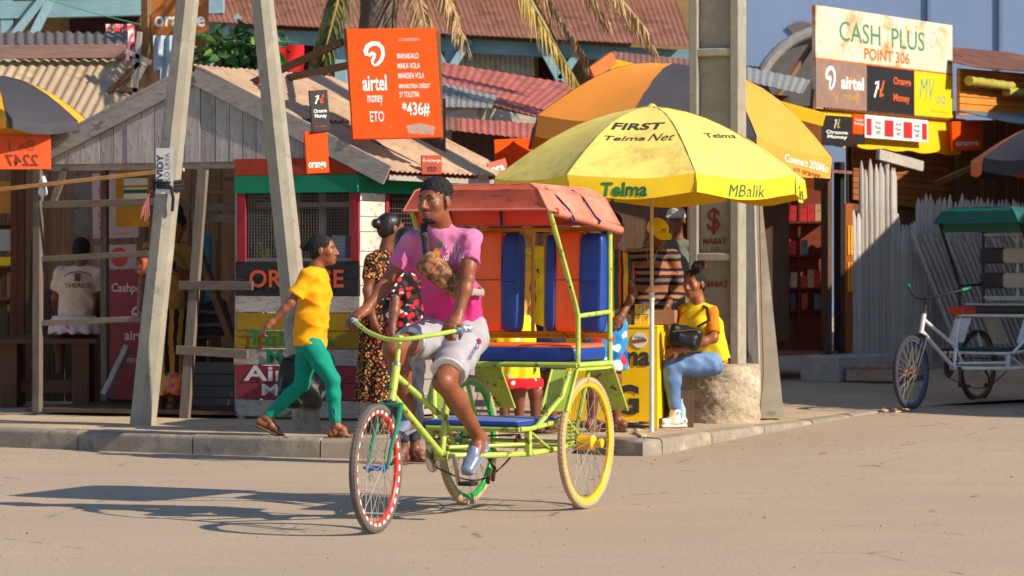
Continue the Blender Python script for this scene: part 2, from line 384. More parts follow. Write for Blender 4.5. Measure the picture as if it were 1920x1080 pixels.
def hand(s, wr, d, n, side, curl=.5, k=1.0, spread=.15, thumb=.6):
    """wr wrist, d pointing direction, n back of the hand, side +1/-1: which side of (d x n) the thumb is on"""
    d = Vector(d).normalized(); n = Vector(n); n = (n-d*n.dot(d)).normalized(); a = d.cross(n)*side; wr = Vector(wr)
    s.cone(wr, wr+d*.045*k, .026*k, .027*k, .02, w=a, q=1.25); s.cone(wr+d*.045*k, wr+d*.078*k, .0165*k, .014*k, .015, w=a, q=2.3)
    for i, (o, l) in enumerate(((.030, .94), (.010, 1.0), (-.011, .95), (-.030, .78))):
        p = wr+d*(.084-.004*abs(i-1))*k+a*o*k; dd = (d+a*(o/.03)*spread*.35).normalized(); ang = 0
        for L_, c_, r0, r1 in ((.043, .55, .0098, .0090), (.027, 1.0, .0090, .0084), (.022, .75, .0084, .0072)):
            ang += curl*c_; q = p+(dd*math.cos(ang)-n*math.sin(ang))*L_*l*k; s.cone(p, q, r0*k, r1*k, .006); p = q
    p = wr+d*.022*k+a*.026*k-n*.006*k; dd = (d*.75+a*.62-n*.25).normalized()
    for j, (L_, r0, r1) in enumerate(((.042, .0145, .0115), (.032, .0112, .0098), (.026, .0098, .0082))):
        e = (dd-a*thumb*.55*j-n*thumb*.45*j).normalized(); q = p+e*L_*k; s.cone(p, q, r0*k, r1*k, .010); p = q
    return s
def foot(s, an, toe, k=1.0, up=(0, 0, 1)):
    """an ankle joint, toe tip on the sole line"""
    an, toe = Vector(an), Vector(toe); up = Vector(up); f = toe-an; f = (f-up*f.dot(up)).normalized(); sd = f.cross(up); sole = toe
    hz = (sole-an).dot(up)
    heel = an-f*.035*k+up*(hz+.03*k); mid = an+f*.06*k+up*(hz*.55+.012); ball = toe-f*.055*k+up*.022*k
    s.cone(an, heel, .034*k, .03*k, .02).cone(an, mid, .034*k, .028*k, .02).cone(mid, ball, .028*k, .021*k, .02, w=sd, q=1.45).cone(heel, ball, .026*k, .021*k, .02, w=sd, q=1.25)
    for i, o in enumerate((-.032, -.016, -.001, .013, .026)): s.cone(ball+sd*o*k, toe+sd*o*.9*k+up*.011*k-f*(.0, .001, .006, .013, .022)[i]*k, .011*k, .009*k, .006)
    return s
def limbs(s, J, B, arms=True, legs=True):
    """skeleton J (world points), B radii overrides"""
    g = lambda k, d: B.get(k, d); S = (J['shL']-J['shR']).normalized()
    if 'chest' in J:
        c, p = J['chest'], J['pelvis']; mid = (c+p)/2+J.get('bend', V(0, 0, 0))
        s.cone(c, mid, g('chest', .09), g('waist', .082), .05, w=S, q=1.3).cone(mid, p, g('waist', .082), g('hip', .096), .05, w=S, q=1.36)
        s.cone(J['shL'], J['shR'], g('sh', .04), g('sh', .04), .03); s.cone((J['shL']+J['shR'])/2-V(0, 0, .02), c, .05, g('chest', .105)*.9, .04, w=S, q=1.25)
        s.cone(J['neck'], (J['shL']+J['shR'])/2-V(0, 0, .02), g('nk', .046), .048, .03)
    for q in 'LR':
        if arms and 'el'+q in J:
            s.cone(J['sh'+q], J['el'+q], g('uarm', .046), g('elb', .036), .03); s.ell(J['sh'+q].lerp(J['el'+q], .55), [g('uarm', .046)*.98]*3, k=.03)
            m = J['el'+q].lerp(J['wr'+q], .3); s.cone(J['el'+q], m, g('elb', .036), g('farm', .037), .02).cone(m, J['wr'+q], g('farm', .037), g('wri', .024), .02)
        if legs and 'kn'+q in J:
            h, n_, a = J['hip'+q], J['kn'+q], J['an'+q]; m = h.lerp(n_, .45); s.cone(h, m, g('thigh', .083), g('mthigh', .072), .04).cone(m, n_, g('mthigh', .072), g('knee', .052), .03)
            b = V(0, 0, 0)+J.get('calf'+q, V(0, 0, 0)); c = n_.lerp(a, .32)+b; s.cone(n_, c, g('knee', .052), g('calf', .052), .03).cone(c, a, g('calf', .052), g('ankle', .033), .03)
    return s
EYEW = EYEB = None
def face_bits(root, M, k=1.0, brow=True, skin=None):
    global EYEW, EYEB
    EYEW = mat('eye_white', (150, 138, 122), .3, var=.03, bump=0); EYEB = mat('eye_dark', (22, 14, 10), .2, var=.05, bump=0); HB = mat('brow_hair', (20, 14, 12), .8, var=.2, bs=300)
    for q in (-1, 1):
        P = lambda x, y, z: M @ Vector((x*k, y*k, z*k)); b = MB()
        b.m(0).sphere(P(q*.031, .0775, .0075), .0105*k, 12).m(1).sphere(P(q*.0315, .0822, .0070), (.0064*k, .0066*k, .0064*k), 10, M.to_3x3())
        b.build('eye', [EYEW, EYEB], root)
        if brow: MB().tube([P(q*.014, .0945, .0245), P(q*.03, .0935, .0295), P(q*.049, .078, .0245)], [.003*k, .0042*k, .002*k], 6).build('eyebrow', HB, root)
def nail_none(): pass
# ------------------------------------------------------------ cycle rickshaws
def wheel(root, M, c, rad, rimw, cols, steer=0.0, tw=.021, name='wheel', nsp=36, dashes=None, hubm=None):
    """c centre in local frame of M; wheel plane is local xz turned by steer about z"""
    Q = M @ Matrix.Translation(c) @ Matrix.Rotation(steer, 4, 'Z')
    tyre, rim, sp, hub = cols; N = 64; circ = lambda r, y=0, n=N: [V(r*math.cos(2*math.pi*i/n), y, r*math.sin(2*math.pi*i/n)) for i in range(n)]
    b = MB(); rr = rad-tw*1.7        # rim: a box ring
    prof = [(rr+.004, -rimw/2), (rr+.004, rimw/2), (rr-.018, rimw/2*.8), (rr-.024, rimw*.2), (rr-.024, -rimw*.2), (rr-.018, -rimw/2*.8)]
    n = len(prof); vs = [V(r*math.cos(2*math.pi*i/N), y, r*math.sin(2*math.pi*i/N)) for i in range(N) for r, y in prof]
    b.add(vs, [(i*n+k, i*n+(k+1) % n, ((i+1) % N)*n+(k+1) % n, ((i+1) % N)*n+k) for i in range(N) for k in range(n)])
    w = b.build(name, rim, root, Q)
    b = MB(); b.tube(circ(rad-tw), tw, 12, closed=True)
    for i in range(88):              # tread blocks
        a = 2*math.pi*i/88
        for q in (-1, 1): b.box((math.cos(a+q*.018)*(rad-.005), q*tw*.45, math.sin(a+q*.018)*(rad-.005)), (.006, tw*.6, .014), Matrix.Rotation(-a, 3, 'Y'))
    b.build('tyre', tyre, w, Q)
    b = MB(); b.lathe([(.012, -.052), (.02, -.05), (.02, -.04), (.014, -.036), (.014, .036), (.02, .04), (.02, .05), (.012, .052), (.007, .054), (.007, .07), (0, .07)], Matrix.Rotation(R(90), 4, 'X'), 14); b.build('hub', hubm or hub, w, Q)
    b = MB()
    for i in range(nsp):
        a = 2*math.pi*i/nsp; q = 1 if i % 2 else -1; t = a+(1 if (i//2) % 2 else -1)*1.25
        b.tube([V(.019*math.cos(t), q*.043, .019*math.sin(t)), V((rr-.018)*math.cos(a), q*.003, (rr-.018)*math.sin(a))], .0017, 5, cap=False)
    b.build('spokes', sp, w, Q)
    if dashes:
        b = MB()
        for i in range(30):
            for q in (-1, 1):
                a0 = 2*math.pi*i/30; a1 = a0+.11; y = q*(rimw/2+.0015)
                b.add([V(r*math.cos(a), y*(1 if r > rr-.012 else .86), r*math.sin(a)) for r, a in ((rr+.002, a0), (rr+.002, a1), (rr-.014, a1), (rr-.014, a0))], [(0, 1, 2, 3)])
        tag(b.build('reflective_dashes', dashes, w, Q), kind='stuff')
    return w
def cushion(b, c, size, r=.03, M=None, n=10, puff=.012):
    """soft block: superellipsoid-ish box"""
    vs = []; fs = []; N = n; hx, hy, hz = [x/2 for x in size]; e = .28
    sg = lambda v, p: math.copysign(abs(v)**p, v)
    for i in range(N*2+1):
        th = -math.pi/2+math.pi*i/(N*2)
        for j in range(N*4):
            ph = 2*math.pi*j/(N*4); p = V(hx*sg(math.cos(th), e)*sg(math.cos(ph), e), hy*sg(math.cos(th), e)*sg(math.sin(ph), e), hz*sg(math.sin(th), e)); vs.append((M @ p if M else p)+Vector(c))
    m = N*4
    for i in range(N*2):
        for j in range(m): fs.append((i*m+j, i*m+(j+1) % m, (i+1)*m+(j+1) % m, (i+1)*m+j))
    return b.add(vs, fs)
def rickshaw(M, label, C, group, rf, rr_, steer, hero=True):
    root = empty('cycle_rickshaw', None, label, 'rickshaw', group, M=M)
    def bd(b, n, m, p=root, **k): return b.build(n, m, p, M, **k)
    fh, bb = V(1.866, 0, rf), V(1.10, 0, .357)
    # wheels
    wheel(root, M, fh, rf, .030, C['front'], R(steer), dashes=C.get('dash'), hubm=C.get('hubf'))
    wheel(root, M, (0, .375, rr_), rr_, .032, C['near']); wheel(root, M, (0, -.375, rr_), rr_, .032, C['far'])
    # bicycle frame
    ht, hb = V(1.637, 0, .853), V(1.69, 0, .685); ax = (ht-hb).normalized()
    b = MB(); b.tube([hb-ax*.01, ht+ax*.01], .021, 14); b.tube([hb.lerp(ht, .75), V(1.10, 0, .566)], .0165, 12); b.tube([hb.lerp(ht, .12), bb], .019, 12)
    b.tube([bb, V(1.045, 0, .66), V(.985, 0, .86)], .0165, 12); b.tube([bb-V(0, .04, 0), bb+V(0, .04, 0)], .024, 14)
    b.tube([V(1.075, 0, .57), V(.95, 0, .40)], .012, 10)
    bd(b, 'frame', C['frame'])
    b = MB(); b.tube([hb-ax*.012, hb-ax*.004], .026, 14); bd(b, 'headset_cup', C['chrome']); b = MB(); b.tube([ht+ax*.006, ht+ax*.02], .025, 14); b.tube([ht+ax*.02, ht+ax*.05], .012, 10); bd(b, 'headset_cup', C['chrome'])
    # fork in the steered frame
    piv = hb; Qs = M @ Matrix.Translation(piv) @ Matrix.Rotation(R(steer), 4, Vector(ax)) @ Matrix.Translation(-piv)
    b = MB(); b.box(hb-ax*.03, (.035, .13, .022), bev=.006)
    for q in (-1, 1): b.tube([hb-ax*.02+V(0, q*.055, 0), hb-ax*.12+V(.01, q*.056, 0), fh+V(-.035, q*.056, .09), fh+V(0, q*.056, 0)], [.0145, .0135, .010, .009], 10)
    b.build('fork', C['fork'], root, Qs)
    # handlebar with stem
    sx = V(1.60, 0, 1.0)
    gl, gr = C['grips']
    b = MB(); b.tube([ht+ax*.03, sx], .0125, 10); b.tube([sx-V(.02, 0, 0), sx+V(.03, 0, 0)], .018, 10)
    pts = [gr, gr.lerp(sx, .22)+V(.02, -.02, .0), gr.lerp(sx, .5)+V(.055, -.02, -.012), sx+V(.035, -.06, -.002), sx+V(.035, .05, -.002), gl.lerp(sx, .5)+V(.05, .03, -.004), gl.lerp(sx, .2)+V(.02, .02, .0), gl]
    sm = []                                        # smooth the bar
    for i in range(len(pts)-1):
        for t in (0, .33, .66):
            p0 = pts[max(i-1, 0)]; p1 = pts[i]; p2 = pts[i+1]; p3 = pts[min(i+2, len(pts)-1)]
            sm.append(.5*((2*p1)+(p2-p0)*t+(2*p0-5*p1+4*p2-p3)*t*t+(3*p1-p0-3*p2+p3)*t**3))
    sm.append(pts[-1]); bar = bd(b.tube(sm, .0125, 10), 'handlebar', C['bar'])
    for g, o in ((gl, sm[-4]), (gr, sm[3])):
        d = (g-o).normalized(); b = MB(); q = g+d*.055; p = g-d*.045
        b.tube([p.lerp(q, i/11) for i in range(12)], [.0175+.0018*(i % 2) for i in range(12)], 12); bd(b, 'grip', C['grip'], bar)
    # saddle
    b = MB(); b.tube([V(1.01, 0, .80), V(.985, 0, .87)], .012, 8); cushion(b, (.95, 0, .885), (.26, .17, .07)); bd(b, 'saddle', C['saddle'])
    # crank, pedals, chain
    b = MB(); cr = R(C.get('crank', -62)); cd = V(math.cos(cr), 0, math.sin(cr))*.165
    b.lathe([(.088, -.003), (.088, .003), (.05, .004), (.05, -.004), (.088, -.003)], Matrix.Translation(bb+V(0, -.055, 0)) @ Matrix.Rotation(R(90), 4, 'X'), 36)
    for i in range(36): b.box(bb+V(math.cos(i*.1745)*.09, -.055, math.sin(i*.1745)*.09), (.009, .004, .009), Matrix.Rotation(-i*.1745, 3, 'Y'))
    for q, y in ((1, .07), (-1, -.075)): b.beam(bb+V(0, y, 0), bb+V(0, y, 0)+cd*q, .012, .022, (0, 1, 0)); b.tube([bb+V(0, y*.4, 0), bb+V(0, y*1.1, 0)], .011, 8)
    bd(b, 'crankset', C['chrome'])
    for q, y in ((1, .125), (-1, -.13)):
        p = bb+V(0, y, 0)+cd*q; b = MB(); b.box(p, (.085, .09, .022), bev=.006); b.tube([p-V(0, .05*(1 if y > 0 else -1), 0), p+V(0, .045, 0)], .006, 8); bd(b, 'pedal', C['black'])
    b = MB(); ch = []
    for i in range(15): t = i/14; ch.append(V(bb.x-.0-(bb.x-.02)*t, -.055, bb.z+.088-(.03)*t+0))
    for i in range(15): t = i/14; ch.append(V(.02+(bb.x-.02)*t, -.055, rr_-.05-(.16)*math.sin(math.pi*t)*(1-.4*t)-.03*t))
    b.tube(ch, .0055, 6, closed=True); b.lathe([(.04, -.003), (.04, .003), (.012, .003), (.012, -.003), (.04, -.003)], Matrix.Translation((0, -.055, rr_)) @ Matrix.Rotation(R(90), 4, 'X'), 20)
    p = V(.50, .03, .25); b.tube([V(.53, .0, .33), p, V(.46, .0, .18)], .012, 8); b.lathe([(.024, -.004), (.024, .004)], Matrix.Translation((.46, -.03, .18)) @ Matrix.Rotation(R(90), 4, 'X'), 12)
    bd(b, 'chain', C['rust'])
    # chassis
    b = MB(); ch = C['frame']
    for q in (-1, 1):
        b.tube([bb+V(-.01, q*.04, 0), V(.95, q*.16, .352), V(.62, q*.29, .345), V(.23, q*.30, .352), V(-.03, q*.30, rr_)], .0165, 10)
        b.tube([V(1.08, q*.03, .40), V(.64, q*.285, .40)], .011, 8)
        b.box((.634, q*.30, .415), (.034, .034, .15), bev=.003); b.beam((.60, q*.30, .46), (.36, q*.30, .36), .03, .012)
        b.tube([V(.2, q*.30, .36), V(.2, q*.30, .50)], .013, 8)
        b.tube([V(.64, q*.31, .485), V(.14, q*.31, .515), V(-.02, q*.31, .42)], .0145, 10)
        b.tube([V(.745, q*.30, .487), V(.64, q*.31, .485)], .0145, 8)
        b.tube([V(.56, q*.315, .49), V(.40, q*.40, .66), V(.33, q*.415, .795)], .015, 10)       # seat risers
        b.tube([V(.02, q*.40, .80), V(.0, q*.31, .44)], .0135, 8)
        b.box((0, q*.31, rr_), (.05, .03, .07), bev=.004)
    b.tube([V(0, -.46, rr_), V(0, .46, rr_)], .012, 10); b.tube([V(.745, -.3, .487), V(.745, .3, .487)], .0145, 10); b.tube([V(.63, -.3, .345), V(.63, .3, .345)], .013, 8); b.tube([V(.2, -.3, .36), V(.2, .3, .36)], .013, 8)
    bd(b, 'chassis', ch)
    for q in (-1, 1):                                                                             # coil springs and hub drums
        b = MB(); b.tube([V(.10+.03*math.cos(i*.9), q*.31+.03*math.sin(i*.9), .36+.0031*i) for i in range(45)], .005, 6); bd(b, 'spring', C['frame'])
        b = MB(); b.lathe([(.035, -.05), (.045, -.045), (.045, .045), (.035, .05), (.018, .06), (.018, .085), (.026, .085), (.026, .1), (0, .1)], Matrix.Translation((0, q*.375, rr_)) @ Matrix.Rotation(R(-90*q), 4, 'X'), 20); bd(b, 'axle_drum', C['near'][1] if q > 0 else C['far'][1])
    # foot board
    b = MB(); b.box((.455, 0, .512), (.60, .60, .022), bev=.006); fb = bd(b, 'foot_board', C['footside'])
    b = MB(); b.box((.455, 0, .527), (.55, .55, .008), bev=.003); bd(b, 'mat', C['foot'], fb)
    # fenders
    for q in (-1, 1):
        for x0, z0, x1, z1 in ((.285, .803, .43, .575), (-.235, .803, -.45, .545)):
            b = MB(); b.beam((x0, q*.365, z0), (x1, q*.365, z1), .155, .004, (1 if x0 > 0 else -1, 0, .6), bev=.001)
            for e in (-.078, .078): b.tube([V(x0, q*.365+e, z0), V(x1, q*.365+e, z1)], .008, 8)
            bd(b, 'fender', C['frame'])
    # seat
    b = MB(); loop = [V(.255, -.43, .828), V(.255, .43, .828), V(-.235, .43, .828), V(-.235, -.43, .828)]
    for i in range(4): b.tube([loop[i], loop[(i+1) % 4]], .0165, 10)
    for q in (-1, 1): b.beam((.25, q*.425, .805), (-.235, q*.425, .805), .02, .022)
    b.tube([V(0, -.43, .825), V(0, .43, .825)], .012, 8); bd(b, 'seat_frame', C['frame'])
    b = MB(); b.m(1); cushion(b, (.012, 0, .888), (.50, .85, .10)); b.m(0); cushion(b, (.012, 0, .928), (.488, .838, .034)); bd(b, 'seat', [C['seat'], C['seatside']], smooth=60)
    # canopy posts, back frame, pads
    b = MB()
    for q in (-1, 1):
        b.tube([V(.245, q*.43, .83), V(.245, q*.43, 1.11), V(.30, q*.43, 1.20), V(.63, q*.425, 1.70)], .0145, 10); b.tube([V(-.215, q*.43, .83), V(-.215, q*.43, 1.66)], .0155, 10)
        b.tube([V(.245, q*.43, 1.105), V(-.215, q*.43, 1.125)], .0135, 10)
        b.tube([V(.63, q*.425, 1.70), V(-.22, q*.415, 1.625)], .011, 8)
    bd(b, 'canopy_posts', C['post'])
    b = MB(); x = -.215
    for z in (.998, 1.605): b.tube([V(x, -.43, z), V(x, .43, z)], .0125, 10)
    b.tube([V(x, -.06, 1.60), V(x, -.06, .998)], .012, 8); b.tube([V(x, .02, 1.0), V(x, .02, 1.55)], .010, 8)
    b.tube([V(x, .26, 1.605), V(x, .425, 1.50)], .011, 8); b.tube([V(x, -.26, 1.605), V(x, -.14, 1.605), V(x, -.06, 1.52)], .011, 8)
    for z in (.998,): b.tube([V(x-.01, -.43, z-.02), V(x-.01, .43, z-.02)], .010, 8)
    b.tube([V(x, -.43, .83), V(x, -.43, 1.6)], .012, 8); bd(b, 'back_frame', C['back'])
    if C.get('hpads'):
        for z_ in (1.16, 1.40):
            b = MB(); b.m(0); cushion(b, (-.17, .02, z_), (.08, .40, .15)); b.m(1); cushion(b, (-.17, -.30, z_), (.085, .26, .155)); cushion(b, (-.17, .33, z_), (.085, .24, .155)); bd(b, 'backrest_pad', [C['seat'], C['seatside']], smooth=60)
    for y0, y1, y2, y3 in () if C.get('hpads') else ((-.455, -.405, -.215, -.115), (.065, .12, .285, .415)):
        b = MB(); Mr = Matrix.Rotation(R(-3), 3, 'Y')
        b.m(0); cushion(b, (-.168, (y1+y2)/2, 1.30), (.09, y2-y1+.012, .585), M=Mr); b.m(1)
        for a_, e_, z_ in ((y0, y1, .56), (y2, y3, .575)): cushion(b, (-.170, (a_+e_)/2, 1.292), (.112, e_-a_+.012, z_), M=Mr)
        pd = bd(b, 'backrest_pad', [C['seat'], C['seatside']], smooth=60); sb = MB(); sb.tube([V(-.121, y1, 1.31), V(-.121, y2, 1.31)], .0022, 5); sb.tube([V(-.113, y2+.012, 1.30), V(-.113, y3-.012, 1.30)], .0022, 5)
        for y_ in (y1+.003, y2-.003): sb.tube([V(-.122, y_, 1.04), V(-.120, y_, 1.3), V(-.125, y_, 1.56)], .003, 5)
        bd(sb, 'piping', C['strap'], pd)
    # canopy
    def can(x): return .0
    b = MB(); top = [V(.63, -.31, 1.842), V(.63, .31, 1.842), V(-.14, .33, 1.835), V(-.14, -.33, 1.835)]; low = [V(.715, -.435, 1.698), V(.715, .455, 1.698), V(-.30, .455, 1.634), V(-.30, -.435, 1.634)]
    n = 8; grid = lambda p, q, r, s_: [[(p.lerp(q, i/n)).lerp(s_.lerp(r, i/n), j/4) for i in range(n+1)] for j in range(5)]
    def sheet(p, q, r, s_, sag):
        vs = []; nr = (q-p).cross(s_-p).normalized()
        for j in range(5):
            for i in range(n+1):
                w_ = math.sin(math.pi*i/n)*math.sin(math.pi*j/4); vs.append((p.lerp(q, i/n)).lerp(s_.lerp(r, i/n), j/4)-nr*sag*w_+nr*.006*math.sin(i*2.3+j*1.7)*(1 if 0 < i < n else 0))
        b.add(vs, [(j*(n+1)+i, j*(n+1)+i+1, (j+1)*(n+1)+i+1, (j+1)*(n+1)+i) for j in range(4) for i in range(n)])
    sheet(top[0], top[1], top[2], top[3], .02)
    ctr = V(.2, 0, 0); midr = []
    for i in range(4): q_ = low[i].lerp(top[i], .62); o_ = V(q_.x-ctr.x, q_.y, 0).normalized(); midr.append(q_+o_*.03+V(0, 0, .022))
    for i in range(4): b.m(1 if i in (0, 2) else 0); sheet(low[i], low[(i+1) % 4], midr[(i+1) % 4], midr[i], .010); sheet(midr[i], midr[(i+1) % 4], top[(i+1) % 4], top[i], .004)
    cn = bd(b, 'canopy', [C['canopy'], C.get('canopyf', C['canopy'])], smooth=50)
    b = MB()                                                          # piping, hanging hem and rolled curtain
    b.tube(low+[low[0]], .007, 8); b.tube(top+[top[0]], .005, 6)
    for i in range(4): b.tube([low[i], midr[i], top[i]], .005, 6)
    bd(b, 'piping', C['canopy'], cn)
    b = MB(); b.tube([V(.60, .45, 1.685), V(.1, .455, 1.64), V(-.31, .455, 1.60)], .024, 12); bd(b, 'rolled_side_curtain', C['canopy'], cn)
    b = MB(); b.slab([V(.60, -.44, 1.70), V(.60, .44, 1.70), V(.58, .44, 1.615), V(.58, -.44, 1.615)], .006); bd(b, 'inner_valance', C['valance'], cn)
    if hero:
        for x in (.47, .10):
            b = MB(); p = V(x, .40, 1.775); b.tube([p+V(.05, -.05, .045), p, V(x-.03, .462, 1.70-.03*(x < .3)), V(x-.05, .486, 1.645), V(x-.035, .484, 1.63), V(x-.02, .464, 1.66)], .006, 8); bd(b, 'tie_strap', C['strap'], cn)
        for y in (-.2, .12):
            b = MB(); b.tube([V(.615, y, 1.70), V(.605, y+.005, 1.61)], .007, 6); bd(b, 'tie_strap', C['strap'], cn)
    return root
th_ = R(25)
TM = Matrix.Translation((.086, 15.81, 0)) @ Matrix.Rotation(math.atan2(-math.cos(th_), -math.sin(th_)), 4, 'Z')
def T(x, y, z): return TM @ V(x, y, z)
def TY(px, py, y):               # point of the photo on the rickshaw's own lengthwise plane at offset y
    return onpl(px, py, T(0, y, 0), (T(0, 1, 0)-T(0, 0, 0)))
LIME = mat('lime_paint', (168, 186, 74), .45, var=.16, c2=(104, 74, 44), m2=(.57, .62), s2=13, bump=.08, spec=.5)
TYRE = mat('tyre_rubber', (96, 88, 82), .85, var=.2, bs=120); TYRET = mat('tyre_tan', (176, 150, 116), .85, var=.18, bs=120)
STEEL = mat('spoke_steel', (150, 142, 130), .55, .25, var=.15, bump=0); RUST = mat('rusty_chain', (92, 62, 44), .7, .4, var=.35, bs=200)
CHROME = mat('dull_chrome', (160, 155, 148), .35, .8, var=.2, c2=(96, 66, 44), m2=(.6, .68)); BLACKP = mat('black_rubber', (28, 28, 30), .7, var=.2)
VIN = lambda n, c: mat(n, c, .42, var=.07, scale=4, bump=.12, bs=9, bd=.01, spec=.5)
def vert_fade(n, c, c2):
    return mat(n, c, .6, var=.08, scale=3, bump=.2, bs=7, bd=.012, c2=c2, m2=(.40, .72), s2=2.2, spec=.3)
HERO = dict(frame=LIME, fork=mat('green_fork', (22, 112, 84), .4, var=.1), bar=LIME, grip=mat('blue_grip', (40, 92, 128), .6, c2=(190, 200, 205), m2=(.5, .54), s2=30), saddle=BLACKP, chrome=CHROME, black=BLACKP, rust=RUST,
    front=(TYRE, mat('red_rim', (214, 52, 38), .4), STEEL, STEEL), near=(TYRET, mat('yellow_rim', (240, 176, 22), .4, var=.12), STEEL, STEEL), far=(TYRET, mat('green_rim', (30, 150, 62), .4), STEEL, STEEL), hubf=mat('blue_hub', (70, 110, 175), .4),
    dash=mat('white_reflector', (226, 216, 205), .5), foot=mat('foot_mat', (96, 112, 170), .6, var=.25, scale=4), footside=VIN('blue_vinyl', (14, 56, 136)), seat=VIN('orange_vinyl', (240, 104, 24)), seatside=VIN('blue_vinyl', (14, 56, 136)),
    post=LIME, back=mat('ochre_paint', (204, 158, 34), .45, c2=(88, 60, 30), m2=(.60, .65), s2=12), canopy=vert_fade('faded_canopy', (204, 112, 86), (220, 148, 126)), canopyf=vert_fade('shaded_rust_canopy', (176, 78, 54), (196, 98, 72)), valance=VIN('red_valance', (214, 62, 22)), strap=fabric('navy_strap', (34, 48, 92)),  # canopyf: shade put into the end sheets' deeper colour; canopy: sun-faded cloth
    grips=(V(1.375, .255, 1.045), V(1.415, -.375, 1.09)), crank=-112)
# ------------------------------------------------------------ the rider
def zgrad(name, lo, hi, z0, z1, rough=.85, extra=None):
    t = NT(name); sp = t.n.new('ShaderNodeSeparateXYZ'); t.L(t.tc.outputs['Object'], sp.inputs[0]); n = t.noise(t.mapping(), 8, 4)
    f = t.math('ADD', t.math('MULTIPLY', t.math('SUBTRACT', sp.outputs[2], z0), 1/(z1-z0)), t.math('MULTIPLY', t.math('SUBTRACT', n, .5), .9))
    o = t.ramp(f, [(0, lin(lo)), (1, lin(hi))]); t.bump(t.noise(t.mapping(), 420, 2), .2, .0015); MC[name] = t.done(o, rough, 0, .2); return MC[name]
def fit(s, pts, M): return [M @ Vector(p) for p in pts]
HAIRM = mat('black_hair', (20, 17, 17), .75, var=.3, bs=140, bump=.9, bd=.01); SKIN1 = skinmat('skin_deep_brown', (132, 76, 48))
def build_rider():
    J = {k: T(*v) for k, v in dict(chest=(1.075, 0, 1.40), pelvis=(.93, 0, 1.03), shL=(1.10, .175, 1.515), shR=(1.12, -.175, 1.505), neck=(1.11, .0, 1.60), elL=(1.265, .235, 1.315), wrL=(1.345, .215, 1.115), elR=(1.185, -.285, 1.30), wrR=(1.335, -.345, 1.145),
        hipL=(.95, .09, 1.0), hipR=(.95, -.09, 1.0), knL=(1.315, .115, .765), knR=(1.44, -.12, .945), anL=(.925, .135, .455), anR=(1.24, -.125, .535)).items()}
    f = T(1, 0, 0)-T(0, 0, 0); lf = T(0, 1, 0)-T(0, 0, 0); U = V(0, 0, 1)
    for q in 'LR': J['calf'+q] = -f*.02
    root = empty('person', T(.93, 0, 0), 'rider in pink t-shirt and pale grey shorts pedalling the lime green rickshaw', 'person')
    hf = V(-math.sin(R(33)), -math.cos(R(33)), .0); HM = hframe(TY(816, 378, .0), hf)
    s = limbs(Sdf(), J, dict(chest=.088, waist=.075, hip=.09, sh=.042, uarm=.045, farm=.038, elb=.035, knee=.055, calf=.055, thigh=.09, mthigh=.076)); head(s, HM, J['neck']-U*.02, 1.06, .055, 1.0)
    hand(s, J['wrL'], (T(1.42, .19, 1.05)-J['wrL']), T(.5, .1, .9)-T(0, 0, 0), -1, 1.0, 1.04); hand(s, J['wrR'], (T(1.425, -.385, 1.10)-J['wrR']), T(.45, -.1, .9)-T(0, 0, 0), 1, 1.0, 1.04)
    foot(s, J['anL'], T(1.06, .135, .27), 1, (T(.55, 0, .83)-T(0, 0, 0))); foot(s, J['anR'], T(1.40, -.125, .475), 1, (T(.2, 0, .98)-T(0, 0, 0)))
    HI = HM.inverted()
    def lab(P):
        q = np.c_[P, np.ones(len(P))] @ np.array(HI).T; q = q/1.06; x, y, z = q[:, 0], q[:, 1], q[:, 2]
        lips = (np.abs(x) < .024) & (y > .078) & (z < -.056) & (z > -.081)
        beard = (y > .035) & (z < -.086) & (z > -.13) & (np.abs(x) < .032) | (np.abs(x) < .031) & (y > .078) & (z < -.046) & (z > -.0535)
        fade = (z > .0-.25*(y+.02)) & (y < .028+.12*(z-.03)) & (np.abs(x) < .1) & (y > -.13) & (z < .14) & ~((np.abs(x) > .072) & (np.abs(y+.006) < .024) & (z < .026)) & (z > -.03)
        return np.where(lips, 1, np.where(beard | fade, 2, 0))
    s.build('body', [SKIN1, skinmat('lips_brown', (120, 64, 54)), mat('beard_stubble', (34, 22, 18), .8, var=.3, bs=300)], root, .0052, lab)
    face_bits(root, HM, 1.06)
    h = Sdf(); K = 1.06; P = lambda x, y, z: HM @ Vector((x*K, y*K, z*K))
    h.ell(P(0, -.014, .041), [.0765*K, .0965*K, .0795*K], HM, .01).ell(P(0, -.014, .072), [.064*K, .082*K, .052*K], HM, .03); h.ell(P(0, .118, .022), [.13*K, .062*K, .046*K], HM, .008, sub=True)
    nrm = (HM.to_3x3() @ V(0, -.12, -1)).normalized(); h.cuts = [(P(0, 0, .038), nrm)]; h.wr = folds(.0035, 190, (1, 1, 1)); h.build('hair', HAIRM, root, .0055)
    # t-shirt
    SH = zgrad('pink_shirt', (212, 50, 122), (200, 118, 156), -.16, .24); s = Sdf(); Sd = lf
    c, p = J['chest'], J['pelvis']; mid = (c+p)/2-f*.02
    s.cone(c+U*.02, mid, .113, .11, .05, w=Sd, q=1.38).cone(mid, p-U*.02-f*.01, .11, .125, .05, w=Sd, q=1.36, cut=[(p-U*.005, -U)])
    s.cone((J['shL']+J['shR'])/2, c, .078, .114, .05, w=Sd, q=1.42)
    for q in 'LR': s.cone(J['neck']-U*.05, J['sh'+q].lerp(J['neck'], .06), .066, .054, .03)
    s.cone(J['neck']-U*.065, J['neck']-U*.035, .075, .062, .02)
    for q in 'LR':
        a, b = J['sh'+q], J['el'+q]; d = (b-a).normalized(); e = a.lerp(b, .60); s.cone(a, a.lerp(b, .75), .053, .059, .04, cut=[(e, d)])
